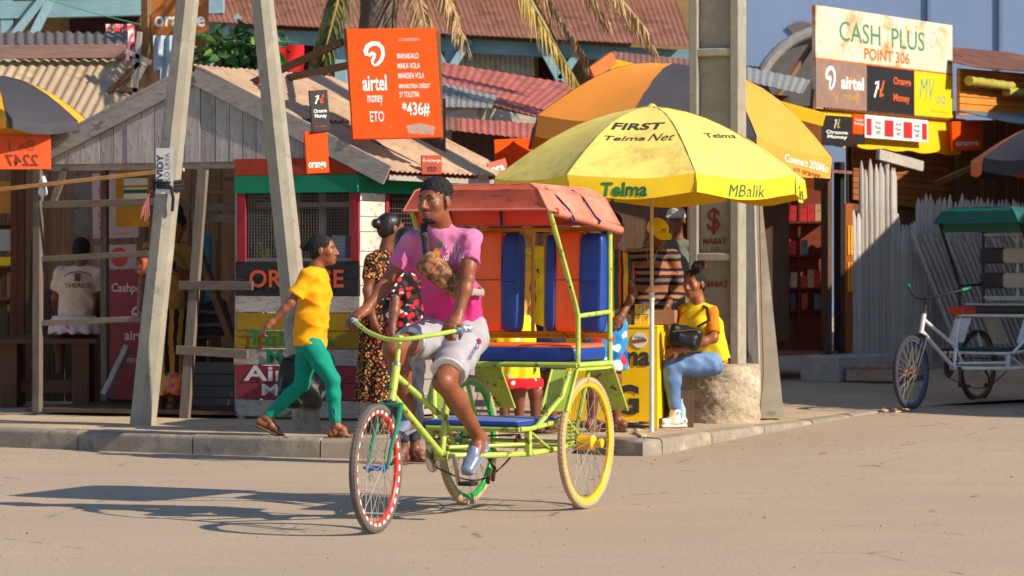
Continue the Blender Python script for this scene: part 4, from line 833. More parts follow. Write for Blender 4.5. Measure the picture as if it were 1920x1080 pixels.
    for q, t in toes.items():
        an = J['an'+q]; ff = (t-an); ff.z = 0; ff.normalize(); s = Sdf(); o = V(t.x, t.y, .14); sd = ff.cross(UP)
        s.cone(o-ff*.04+UP*.045, o-ff*.2+UP*.055, .032, .036, .02, w=sd, q=1.15).cone(o-ff*.12+UP*.06, an-UP*.01, .04, .043, .03); sh = s.build('sneaker', SN, r, .006); s = Sdf(); s.cone(o-ff*.02+UP*.018, o-ff*.215+UP*.018, .018, .018, .01, w=sd, q=2.3); s.cuts = [(o+UP*.002, -UP), (o+UP*.03, UP)]; s.build('sole', SO, sh, .006)
    bag = empty('shoulder_bag', p(1290, 640, -.2), 'black zipped bag held on the lap of the seated woman in jeans', 'bag'); s = Sdf(); c = p(1284, 632, -.25); Mr = Matrix.Rotation(R(14), 4, 'Y'); s.rbox(c, [.13, .06, .088], .045, Mr, .02).rbox(c+V(.01, -.05, -.02), [.085, .03, .048], .025, Mr, .015); s.wr = folds(.006, 28); BB = mat('black_nylon', (20, 20, 22), .45, var=.25, bs=220); s.build('pouch', BB, bag, .007)
    b = MB(); b.tube([c+V(-.1+.025*i, -.064, .045+.002*i) for i in range(9)], .004, 6); b.build('zip', mat('brass', (170, 140, 70), .35, .8), bag); b = MB(); b.tube([c+V(.10, 0, .08), p(1330, 600, -.24), p(1326, 578, -.18), p(1316, 572, -.02)], .011, 8); b.build('strap', BB, bag)
    # --- woman with a phone behind the leaning pole
    p = lambda x, y, dd=0: W(x, y, 23.7+dd)
    J = dict(neck=p(322, 452), chest=p(316, 500), pelvis=p(312, 590), shL=p(352, 470, .05), shR=p(280, 466, -.02), elL=p(358, 520, .0), wrL=p(334, 506, -.2), elR=p(268, 525, -.05), wrR=p(262, 580, -.1), hipL=p(324, 600), hipR=p(300, 600), knL=p(326, 685, -.03), knR=p(300, 685), anL=p(322, 756), anR=p(298, 756))
    HM = hframe(p(331, 424, -.03), V(-.15, -.9, -.45)); toes = dict(L=p(316, 772, -.12), R=p(226, 778, -.3)); toes['R'] = p(292, 774, -.14)
    r = person('woman in mustard top and patterned long skirt reading a phone behind the leaning pole', G(312, 778, .14), J, HM, 1.0, SKIN3, dict(chest=.09, waist=.088), toes, dict(L=(p(322, 500, -.26)-J['wrL'], V(.6, -.3, .5), -1, .8), R=(V(.2, -.2, -1), V(-.9, 0, 0), -1, .5)), .009, lips=LIP2)
    hair_cap(r, HM, 1.0, .003, bun=[((0, -.06, .11), .06)]); top(r, J, fabric('mustard_top', (150, 106, 44)), .022, .8, -.02, sl=.066, h=.009)
    sk = stripes('tiger_skirt', [(172, 116, 40), (30, 26, 24)], 13, 0, jit=.9); skirt(r, J, sk, J['pelvis'].z+.05, .5, .15, .19); skirt(r, J, floral('rose_border', (196, 140, 50), [(206, 60, 120), (226, 120, 160), (50, 90, 80), (206, 60, 120)], 17, (.44, .5)), .52, .33, .186, .20, name='skirt_border'); sandals(r, J, toes, SAND)
    b = MB(); b.box(p(322, 500, -.31), (.075, .012, .15), Matrix.Rotation(R(-50), 3, 'X') @ Matrix.Rotation(R(20), 3, 'Z'), .004); tag(b.build('phone', BLACKP), 'black phone in the hand of the woman in mustard top', 'phone')
    s = Sdf(); c = p(274, 500, -.2); s.rbox(c, [.075, .05, .07], .03, None, .01); s.cone(c+UP*.05, c+UP*.10, .045, .03, .02); hb = empty('handbag', c, 'orange and brown handbag on the arm of the woman with the phone', 'bag'); s.build('pouch', mat('brown_leather_bag', (110, 62, 40), .5, c2=(214, 108, 60), m2=(.5, .55), s2=9), hb, .008); b = MB(); b.tube([c+V(-.05, 0, .06), p(266, 470, -.12), p(276, 462, -.06), c+V(.05, 0, .06)], .008, 6); b.build('strap', mat('brown_strap', (90, 52, 36), .6), hb)
    # --- person on the bench, seen from behind
    p = lambda x, y, dd=0: W(x, y, 25.2+dd)
    J = dict(neck=p(152, 497), chest=p(146, 530), pelvis=p(140, 604), shL=p(112, 512), shR=p(184, 512), elL=p(104, 560, .06), wrL=p(112, 600, .25), elR=p(190, 560, .06), wrR=p(180, 600, .25), hipL=p(122, 612), hipR=p(158, 612), knL=p(112, 612, .42), knR=p(166, 612, .42), anL=p(112, 690, .42), anR=p(164, 690, .42))
    HM = hframe(p(153, 470, .06), V(.1, 1, -.35)); toes = dict(L=p(112, 702, .58), R=p(164, 702, .58))
    r = person('person sitting on the bench with back turned in a pale printed t-shirt', G(140, 740, .14), J, HM, 1.0, SKIN3, dict(chest=.095), toes, dict(L=(V(0, 1, -.2), V(0, 0, 1), 1, .6), R=(V(0, 1, -.2), V(0, 0, 1), -1, .6)), .011)
    hair_cap(r, HM, 1.0, .003); t = top(r, J, fabric('pale_tee', (214, 184, 160)), .022, .65, -.02, sl=.06); TB = frame(p(146, 533, -.152), (1, 0, 0), (0, 0, 1)); NP = fabric('dark_print', (52, 46, 44))
    text('THERESE', TB, 0, -.01, .25, .045, NP, t); flat('print_photo', [(-.03, .03), (.025, .03), (.025, .1), (-.03, .1)], TB, fabric('photo_brown', (110, 70, 56)), t); b = MB(); b.tube([TB @ V(.13*math.cos(math.pi*(.08+.84*i/15)), .055+.06*math.sin(math.pi*(.08+.84*i/15)), -.006) for i in range(16)], .004, 5); b.build('print_arc', NP, t)
    skirt(r, J, floral('red_white_print', (206, 190, 196), [(176, 40, 60), (226, 214, 220), (200, 90, 110), (214, 170, 60)], 10, (.34, .42)), J['pelvis'].z+.06, J['pelvis'].z-.10, .165, .19, q=1.3)
# ------------------------------------------------------------ ground
ZS = .14
def sst(a, b, x): t = max(0, min(1, (x-a)/(b-a))); return t*t*(3-2*t)
def rz(x, y): return .134*sst(.1, 3.4, x)*sst(17, 21, y)
def gz(x, y): return ZS+min(.5, .03*max(0, y-25))*sst(1.0, 2.5, x)
def build_ground():
    t = NT('tan_asphalt'); mp = t.mapping(); a = t.ramp(t.noise(mp, 55, 4, .8), [(.3, lin((148, 128, 106))), (.5, lin((172, 151, 128))), (.72, lin((198, 178, 154)))]); 
    a = t.mix(t.ramp(t.noise(mp, .55, 5, .6), [(.35, (.0, .0, .0)), (.7, (.55, .55, .55))]), a, lin((160, 140, 120)))
    a = t.mix(t.ramp(t.noise(t.mapping((.35, 1.6, 1)), 1.3, 6, .7), [(.52, (0, 0, 0)), (.75, (.4, .4, .4))]), a, lin((190, 166, 138)))
    a = t.mix(t.ramp(t.voro(mp, 110), [(.08, (.8, .8, .8)), (.2, (0, 0, 0))]), a, lin((92, 78, 66)))
    a = t.mix(t.ramp(t.noise(t.mapping((.5, 2.2, 1), rot=(0, 0, .15)), 2.0, 8, .75), [(.64, (0, 0, 0)), (.70, (.45, .45, .45))]), a, lin((110, 94, 78)))
    a = t.mix(t.ramp(t.noise(t.mapping((.12, .8, 1), rot=(0, 0, -.1)), 1.6, 5, .6), [(.50, (0, 0, 0)), (.68, (.25, .25, .25))]), a, lin((156, 138, 120)))
    cr_ = t.voro(t.mapping((.5, .9, 1)), .8, 'Distance', 'DISTANCE_TO_EDGE'); cn = t.noise(mp, 3, 4); a = t.mix(t.math('MULTIPLY', t.ramp(cr_, [(.0, (.8, .8, .8)), (.010, (0, 0, 0))]), t.ramp(cn, [(.52, (0, 0, 0)), (.6, (1, 1, 1))])), a, lin((96, 80, 66)))
    t.bump(t.noise(mp, 160, 3, .7), .55, .006); ROAD = t.done(a, .9, 0, .25)
    xs = sorted(set([-600, -200, -80, -40, -20, 20, 40, 80, 200, 600]+[i*.5 for i in range(-24, 25)])); ys = sorted(set([-300, -60, -10, 0, 5, 60, 80, 150, 400, 1500]+[8+i*.5 for i in range(0, 60)]))
    vs = [(x, y, rz(x, y)-.002) for y in ys for x in xs]; n = len(xs); me = bpy.data.meshes.new('road'); me.from_pydata(vs, [], [(j*n+i, j*n+i+1, (j+1)*n+i+1, (j+1)*n+i) for j in range(len(ys)-1) for i in range(n-1)]); me.polygons.foreach_set('use_smooth', [True]*len(me.polygons)); tag(obj('road', me, ROAD), kind='structure')
    rn = random.Random(21); b = MB()                      # loose grit, thicker in the gutter
    for i in range(1000):
        x = rn.uniform(-4.5, 5.0); y = rn.uniform(12.3, 24) if rn.random() < .55 else rn.gauss(20.3, .5); r_ = rn.choice([.003, .004, .005, .006, .010 if rn.random() < .2 else .005]); z = rz(x, y); a = rn.uniform(0, 6)
        b.m(0 if i % 9 < 4 else 2 if i % 9 < 8 else 1); b.add([V(x+r_*math.cos(a+k*1.57)*rn.uniform(.7, 1.2), y+r_*math.sin(a+k*1.57)*1.1, z-.001) for k in range(4)]+[V(x, y, z+r_*.8)], [(k, (k+1) % 4, 4) for k in range(4)])
    tag(b.build('grit', [mat('grit_dark', (96, 82, 70), .9), mat('grit_pale', (188, 172, 150), .9), mat('grit_brown', (140, 112, 84), .9)], None, Matrix(), smooth=0), 'loose grit scattered over the tan road', 'grit', kind='stuff')
    # kerb path: front edge in plan
    pl = [G(x, y, 0) for x, y in ((-900, 806), (-450, 822), (0, 838), (330, 850), (640, 859), (900, 857), (1080, 851))]+[G(x, y, ZS) for x, y in ((1215, 824), (1330, 811), (1440, 798), (1560, 784), (1650, 772), (1760, 764), (1920, 757), (2400, 742))]
    path = []
    for i in range(len(pl)-1):
        p0, p1, p2, p3 = pl[max(i-1, 0)], pl[i], pl[i+1], pl[min(i+2, len(pl)-1)]
        for k in range(24): s_ = k/24; path.append(.5*((2*p1)+(p2-p0)*s_+(2*p0-5*p1+4*p2-p3)*s_*s_+(3*p1-p0-3*p2+p3)*s_**3))
    path = [V(p.x, p.y, 0) for p in path]; acc = [0]
    for i in range(1, len(path)): acc.append(acc[-1]+(path[i]-path[i-1]).length)
    def at(s_):
        i = max(0, min(len(acc)-2, int(np.searchsorted(acc, s_))-1)); f = (s_-acc[i])/(acc[i+1]-acc[i]); return path[i].lerp(path[i+1], f), (path[i+1]-path[i]).normalized()
    KM = mat('kerb_concrete', (142, 130, 114), .9, var=.22, scale=5, bs=90, bump=.5, bd=.006, c2=(110, 100, 90), m2=(.54, .7), s2=6, c3=(180, 162, 136), m3=(.55, .75), rnd=.1)
    kr = bpy.data.objects.new('kerb', None); put(kr, None, Matrix()); tag(kr, kind='structure'); s0 = .3; rnd = random.Random(4); inner = []
    while s0 < acc[-1]-1.0:
        L_ = 1.0*rnd.uniform(.9, 1.12); b = MB(); N = 5; vs = []; dz = rnd.uniform(-.006, .006); w_ = .15; t_ = ZS+.004+dz
        prof = [(0, -.12), (.004, t_-.035), (.012, t_-.014), (.03, t_-.003), (.06, t_), (w_, t_), (w_, -.12)]
        for k in range(N+1):
            c, d = at(s0+.006+(L_-.012)*k/N); n_ = V(-d.y, d.x, 0)
            for o, z in prof: vs.append(c+n_*o+V(0, 0, z+rnd.uniform(-.0025, .0025)))
        m = len(prof); b.add(vs, [(k*m+j, (k+1)*m+j, (k+1)*m+(j+1) % m, k*m+(j+1) % m) for k in range(N) for j in range(m)]+[tuple(range(m)), tuple(N*m+j for j in range(m))[::-1]]); b.build('kerb_stone', KM, kr, smooth=50); s0 += L_
    t = NT('dusty_pavement'); mp = t.mapping(); a = t.ramp(t.noise(mp, 40, 5, .7), [(.3, lin((170, 146, 120))), (.7, lin((212, 188, 156)))]); a = t.mix(t.ramp(t.noise(mp, .9, 6, .65), [(.4, (0, 0, 0)), (.7, (.7, .7, .7))]), a, lin((158, 138, 116))); a = t.mix(t.ramp(t.voro(mp, 55), [(.08, (.8, .8, .8)), (.2, (0, 0, 0))]), a, lin((84, 74, 66)))
    t.bump(t.noise(mp, 70, 5, .7), .7, .012); PV = t.done(a, .95, 0, .15)
    off = [0, .25, .6, 1.2, 2, 3, 4.5, 6, 8, 10, 13, 18, 30, 60]; smp = np.linspace(.05, acc[-1]-.05, 110); vs = []
    for s_ in smp:
        c, d = at(s_); n_ = V(-d.y, d.x, 0); q = c+n_*.14
        for o in off: p = q+V(0, o, 0); vs.append((p.x, p.y, gz(p.x, p.y)+(.003*math.sin(p.x*9+p.y*7) if o else 0)))
    m = len(off); me = bpy.data.meshes.new('pavement'); me.from_pydata(vs, [], [(i*m+j, (i+1)*m+j, (i+1)*m+j+1, i*m+j+1) for i in range(len(smp)-1) for j in range(m-1)]); me.polygons.foreach_set('use_smooth', [True]*len(me.polygons)); tag(obj('pavement', me, PV), kind='structure')
# ------------------------------------------------------------ plank hut with kiosk and open stall
K0 = V(-1.277, 22.7, ZS); UF = V(-.9455, .3256, 0); NF = V(-.3256, -.9455, 0); TS = .937; RS = V(.58, .815, 0).normalized(); NS = V(.815, -.58, 0).normalized()
def HF(x, y, back=0): return onpl(x, y, K0-NF*back, NF)
def HS(x, y, back=0): return onpl(x, y, K0-NS*back, NS)
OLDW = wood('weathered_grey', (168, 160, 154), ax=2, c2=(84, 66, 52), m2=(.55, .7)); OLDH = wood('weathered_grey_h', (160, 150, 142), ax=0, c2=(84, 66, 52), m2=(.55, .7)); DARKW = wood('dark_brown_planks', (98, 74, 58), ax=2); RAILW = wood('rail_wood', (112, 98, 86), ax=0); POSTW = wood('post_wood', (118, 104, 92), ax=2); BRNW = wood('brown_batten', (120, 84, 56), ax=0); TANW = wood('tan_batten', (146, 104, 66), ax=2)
def paintw(n, c, ax=0, c2=(112, 100, 90), m2=(.56, .68)): return wood(n, c, .22, .08, ax, c2, m2, .75)
RUSTR = mat('rusty_tin', (186, 156, 126), .65, .1, var=.2, scale=3, st=(1, 1, 1), bump=.1, c2=(150, 98, 66), m2=(.5, .68), s2=3.2, c3=(206, 186, 160), m3=(.55, .75), rnd=.08)
REDT = mat('faded_red_tin', (170, 92, 80), .6, .1, var=.2, scale=3, c2=(120, 72, 56), m2=(.52, .7), s2=3, c3=(182, 120, 108), m3=(.55, .75), rnd=.1); BROWNT = mat('brown_rust_tin', (132, 88, 72), .7, .1, var=.22, scale=2.5, c2=(96, 60, 46), m2=(.5, .7), s2=2.6, c3=(160, 118, 98), m3=(.55, .7), rnd=.08); GREYT = mat('grey_tin', (150, 148, 142), .5, .35, var=.18, scale=3, c2=(120, 86, 62), m2=(.58, .72), s2=3, rnd=.08)
ORG = mat('sign_orange', (232, 74, 0), .6, spec=.15, var=.10, scale=2.5, bump=.12, bs=5, bd=.02, c2=(206, 112, 66), m2=(.63, .70), s2=7); WHT = mat('print_white', (232, 228, 222), .5, var=.03, bump=0); BLK = mat('sign_black', (34, 32, 32), .5, var=.12, bump=.05); PBL = mat('print_black', (30, 28, 28), .6, var=.05, bump=0); PRED = mat('print_red', (200, 36, 40), .55, var=.06, bump=0); PGRN = mat('print_green', (20, 104, 62), .6, var=.08, bump=0); YEL = mat('sign_yellow', (240, 192, 16), .5, var=.06, bump=.04)
def airtel_mark(M, x, y, s, m, parent):
    """comma-shaped loop"""
    a = [(-.36, -.02), (-.40, .16), (-.30, .36), (-.08, .48), (.16, .46), (.32, .28), (.34, 0), (.24, -.24), (.06, -.42), (-.10, -.46)]; w = [.16, .20, .20, .19, .18, .17, .16, .15, .13, .06]
    flat('emblem', [(x+p[0]*s, y+p[1]*s) for p in strip2d(a, w)], M, m, parent, .005); b = [(-.36, .02), (-.24, -.02), (-.12, .08), (-.02, .04), (-.06, -.12), (-.14, -.26), (-.12, -.42)]; flat('emblem', [(x+p[0]*s, y+p[1]*s) for p in strip2d(b, [.10, .14, .14, .14, .13, .12, .09])], M, m, parent, .006)
def arrows(M, x, y, s, m1, m2, parent):
    """one arrow up-right, one down-left"""
    for q, m, ox in ((1, m1, -.28), (-1, m2, .28)):
        sh = [(-.20, -.42), (.08, .12)]; flat('arrow', [(x+(ox+q*p[0])*s, y+q*p[1]*s) for p in strip2d(sh, .15)], M, m, parent, .005); hd = [(-.16, .32), (.26, .40), (.20, -.02), (.08, -.02), (.10, .24), (-.14, .20)]; flat('arrow', [(x+(ox+q*p[0])*s, y+q*p[1]*s) for p in hd], M, m, parent, .006)
def build_hut():
    rnd = random.Random(11); root = empty('market_hut', K0, 'grey plank hut with gable front and painted kiosk hatch under rusty tin roof', 'hut')
    P = lambda t, z, o=0: K0+UF*(t*TS)+V(0, 0, z-ZS)-NF*o                     # along the front, height, set back
    def plank(t0, t1, z0, z1, m, o=0, th=.024, parent=root, name='plank', z0b=None, z1b=None):
        b = MB(); o += rnd.uniform(0, .005); a = [P(t0, z0, o), P(t1, z0b if z0b is not None else z0, o), P(t1, z1b if z1b is not None else z1, o), P(t0, z1, o)]; b.slab(a, th, NF); return b.build(name, m, parent)
    # kiosk front: painted planks
    zr = [1.468, 1.322, 1.18, 1.038, .888, .737, .595, .449, .307, .16]
    BK = paintw('black_paint_plank', (44, 41, 42), c2=(92, 82, 74), m2=(.64, .74)); YP = paintw('yellow_paint_plank', (150, 116, 22)); RP = paintw('maroon_paint_plank', (138, 48, 56)); GW = wood('whitish_plank', (168, 158, 148), .3, .12, 0, (104, 92, 82), (.5, .64)); 
    pc = [BK, BK, GW, YP, YP, GW, RP, RP, GW]; pls = []
    for i in range(9): pls.append(plank(-.01+rnd.uniform(0, .02), 1.195+rnd.uniform(-.02, .02), zr[i+1]+.004, zr[i]-.003, pc[i]))
    KM = frame(P(1.19, .16, -.002), -UF, (0, 0, 1)); OP = mat('orange_lettering', (206, 84, 40), .8, c2=(60, 50, 46), m2=(.62, .7), s2=20); GP = mat('green_lettering', (14, 112, 70), .8, c2=(130, 110, 40), m2=(.62, .72), s2=20); WP = mat('white_lettering', (206, 198, 192), .8, c2=(140, 60, 64), m2=(.62, .72), s2=20)
    kx = lambda px: (px-443)/229*1.19*TS
    for s_, px, z, w, h, m in (('ORANGE', 557, 1.325, .86, .15, OP), ('TELMA', 545, .825, .80, .13, GP), ('M Vola', 565, .67, .62, .12, GP), ('Airtel', 530, .528, .70, .13, WP), ('Money', 556, .375, .62, .13, WP)): text(s_, KM, kx(px), z-.16, w, h, m, pls[0], bold=.02)
    # hatch: posts, fascia, mesh, counter
    RD = paintw('red_paint_post', (150, 38, 48), 2); GN = paintw('green_paint_fascia', (18, 120, 86), 0, (170, 170, 160), (.66, .74)); RF = paintw('brick_paint_fascia', (158, 54, 34), 0)
    for t0, t1 in ((.0, .075), (1.10, 1.18)): plank(t0, t1, 1.47, 2.04, RD, -.004, .05, name='post')
    plank(-.02, 1.20, 2.045, 2.19, GN, -.012, name='fascia'); plank(-.02, 1.20, 2.195, 2.335, RF, -.008, name='fascia')
    WIRE = mat('galvanised_wire', (120, 112, 102), .5, .5, bump=0)
    def mesh_panel(a, b, z0, z1, step, nrm, o):
        m_ = MB(); L_ = (b-a).length; d = (b-a).normalized()
        n = int(L_/step); k = int((z1-z0)/step)
        for i in range(n+1): q = a+d*i*step; m_.beam(V(q.x, q.y, z0)-nrm*o, V(q.x, q.y, z1)-nrm*o, .003, .003, bev=0)
        for j in range(k+1): m_.beam(V(a.x, a.y, z0+j*step)-nrm*(o+.003), V(b.x, b.y, z0+j*step)-nrm*(o+.003), .003, .003, bev=0)
        return tag(m_.build('wire_mesh', WIRE, root, smooth=0), kind='stuff')
    mesh_panel(P(.08, 0), P(1.10, 0), 1.47, 2.04, .026, NF, .03)
    plank(-.0, 1.19, 1.47, 1.50, OLDH, .03, .3, name='counter')
    plank(.06, 1.12, 1.93, 1.97, OLDH, .25, .03, name='shelf'); 
    for t0 in (.25, .55, .8): plank(t0, t0+.06, 1.5, 2.3, OLDW, .5, .04, name='stud')
    # kiosk side: whitewashed planks
    S = lambda t, z, o=0: K0+RS*t+V(0, 0, z-ZS)-NS*o; WW = wood('whitewashed_plank', (206, 196, 182), .25, .1, 0, (120, 104, 92), (.52, .64)); 
    def splank(t0, t1, z0, z1, m, o=0, th=.024, name='plank'):
        b = MB(); b.slab([S(t0, z0, o+.003), S(t1, z0, o+.003), S(t1, z1, o+.003), S(t0, z1, o+.003)], th, NS); return b.build(name, m, root)
    z = .16; 
    while z < 2.0: h = rnd.uniform(.12, .18); splank(.03, .36+rnd.uniform(-.01, .01), z, min(z+h-.006, 2.04), WW, rnd.uniform(0, .004)); z += h
    splank(.37, .41, 1.2, 2.04, RD, -.006, .05, 'post'); z = .16
    while z < 1.35: h = rnd.uniform(.13, .18); splank(.42, 1.6, z, z+h-.006, OLDH if rnd.random() < .5 else WW, rnd.uniform(0, .004)); z += h
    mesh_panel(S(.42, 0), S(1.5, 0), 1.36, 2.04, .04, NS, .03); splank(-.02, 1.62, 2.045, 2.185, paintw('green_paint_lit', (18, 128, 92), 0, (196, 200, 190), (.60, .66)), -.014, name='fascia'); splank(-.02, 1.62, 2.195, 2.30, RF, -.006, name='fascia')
    splank(1.58, 1.64, .16, 2.3, OLDW, 0, .06, 'post')
    # inner walls so that the hatch reads dark
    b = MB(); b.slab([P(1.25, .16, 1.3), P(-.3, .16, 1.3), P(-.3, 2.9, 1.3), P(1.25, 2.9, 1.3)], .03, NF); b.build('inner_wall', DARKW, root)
    for i in range(8): t0 = 1.205; b = MB(); b.slab([P(t0, .16, .05+i*.155), P(t0, .16, .2+i*.155), P(t0, 2.35, .2+i*.155), P(t0, 2.35, .05+i*.155)], .02, V(0, 0, 0)+UF*-1); b.build('partition_plank', OLDW, root)
    # gable: vertical boards, rake boards, tie beam
    A = HF(365, 132); BL_ = HF(50, 297); BR_ = HF(728, 322); tA = (A-K0).dot(UF)/TS; tl = (BL_-K0).dot(UF)/TS; tr = (BR_-K0).dot(UF)/TS; zA, zl, zr_ = A.z, BL_.z, BR_.z
    roofz = lambda t: zA+(zl-zA)*(t-tA)/(tl-tA) if t > tA else zA+(zr_-zA)*(t-tA)/(tr-tA)
    t = tl-.12; zb = 2.335
    while t > -.2:
        w = rnd.uniform(.13, .165); t1 = t-w+.007; z0, z1 = roofz(t)-.03, roofz(t1)-.03
        if min(z0, z1) > zb+.03: plank(t1, t, zb if t < 1.2 else zb-.02, z1, OLDW, rnd.uniform(0, .006), name='gable_board', z0b=zb if t < 1.2 else zb-.02, z1b=z0)
        t -= w
    for a, b_ in ((BL_, A), (A, BR_)): m_ = MB(); m_.beam(a+NF*.018+V(0, 0, -.03), b_+NF*.018+V(0, 0, -.03), .03, .17, (0, 0, 1)); m_.build('rake_board', OLDH, root)
    plank(1.2, tl-.05, 2.26, 2.34, OLDH, .05, .05, name='tie_beam')
    # roof: right slope (facing the corner) and left slope, separate sheets
    Lr = (C_ := HS(955, 300, -.12)) ; rv = V(1.03, 1.45, 0); ov = V(0, 0, .035)
    A2 = A+NF*.035+ov; B2 = BR_+NF*.035+ov+V(.06, 0, -.02); n1 = (B2-A2).cross(rv).normalized(); n1 = n1 if n1.z > 0 else -n1
    for i in range(3):
        f0, f1 = i/3-.0, (i+1)/3+.03; a = A2+rv*f0; d = A2+rv*f1; b_ = B2+rv*f0; c = B2+rv*f1; mid0, mid1 = a.lerp(b_, .47), d.lerp(c, .47); up_ = n1*(.006*i)
        m_ = MB(); m_.corr(mid0+up_-n1*.012, mid1+up_-n1*.012, c+up_-n1*.012, b_+up_-n1*.012, .07, .009, n1, rows=3, sag=rnd.uniform(0, .015)); m_.build('roof_sheet', RUSTR, root)
        m_ = MB(); q0, q1 = a.lerp(b_, .52), d.lerp(c, .52); m_.corr(a+up_+n1*.012, d+up_+n1*.012, q1+up_+n1*.014, q0+up_+n1*.014, .07, .009, n1, rows=3); m_.build('roof_sheet', RUSTR, root)
    L2 = BL_+NF*.035+ov; n2 = (rv).cross(L2-A2).normalized(); n2 = n2 if n2.z > 0 else -n2
    for i in range(3): f0, f1 = i/3, (i+1)/3+.03; m_ = MB(); m_.corr(A2+rv*f0, A2+rv*f1, L2+rv*f1, L2+rv*f0, .07, .011, n2, rows=3); m_.build('roof_sheet', RUSTR, root)
    m_ = MB(); m_.beam(B2-V(.05, -.05, .06), B2+rv-V(.05, -.05, .06), .03, .05); m_.build('eave_board', OLDH, root)
    # open stall: posts and rails
    def stick(a, b_, w, th, m=OLDW, name='rail'): m_ = MB(); m_.beam(a, b_, w, th, NF); return m_.build(name, m, root)
    f = lambda x, y, o=0: HF(x, y, o)
    stick(f(70, 772), f(72, 305), .07, .07, POSTW, name='post'); stick(f(197, 752, .9), f(196, 300, .9), .06, .06, POSTW, name='post'); stick(f(346, 790, -.02), f(381, 318, -.02), .085, .05, POSTW, name='post'); stick(f(455, 788, .05), f(455, 300, .05), .06, .06, name='post')
    for a, b_, w, o in (((76, 486), (300, 474), .05, .02), ((76, 606), (300, 596), .05, .02), ((76, 384), (300, 378), .06, .02), ((336, 535), (474, 536), .075, -.05), ((331, 656), (465, 664), .075, -.05), ((360, 405), (450, 412), .07, .1), ((345, 388), (450, 390), .05, .5), ((100, 378), (122, 318), .06, .03)): stick(f(*a, o), f(*b_, o), w, .03, RAILW)
    stick(f(-60, 362, -.1), f(300, 322, -.1), .035, .035, wood('pale_stick', (176, 130, 80), ax=0)); stick(f(190, 335, .0), f(345, 318, .0), .03, .03, wood('bamboo_stick', (190, 160, 104), ax=0)); stick(f(196, 742, .6), f(240, 650, .8), .05, .09, OLDW, 'brace'); stick(f(372, 470, .5), f(455, 690, .3), .06, .09, DARKW, 'brace')
    # back wall of the stall, deck
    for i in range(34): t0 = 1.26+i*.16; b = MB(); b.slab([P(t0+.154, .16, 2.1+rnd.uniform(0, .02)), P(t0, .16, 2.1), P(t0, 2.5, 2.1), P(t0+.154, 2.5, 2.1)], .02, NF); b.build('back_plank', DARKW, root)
    for i in range(9): o = .02+i*.24; b = MB(); b.slab([P(3.35, .20, o), P(1.2, .20, o), P(1.2, .20, o+.232), P(3.35, .20, o+.232)], .03, UP); b.build('deck_plank', wood('deck_board', (96, 72, 56), ax=0), root)
    stick(f(70, 782, -.02), f(440, 792, -.02), .04, .05, OLDH, 'sill'); 
    for i in range(4): b = MB(); q = W(400+i*6, 690+i*22, 24.3); b.box(q, (.55, .12, .1), Matrix.Rotation(R(-20+i*6), 3, 'Z'), .006); b.build('concrete_slab', mat('grey_block', (120, 114, 110), .9), root)
    stick(W(390, 440, 24.6), W(392, 620, 24.6), .05, .05, paintw('blue_paint_post', (40, 110, 150), 2), 'post')
    for i in range(5): stick(W(372, 312+i*24, 24.4), W(450, 312+i*24, 24.4), .03, .10, OLDH, 'side_plank')
    return root
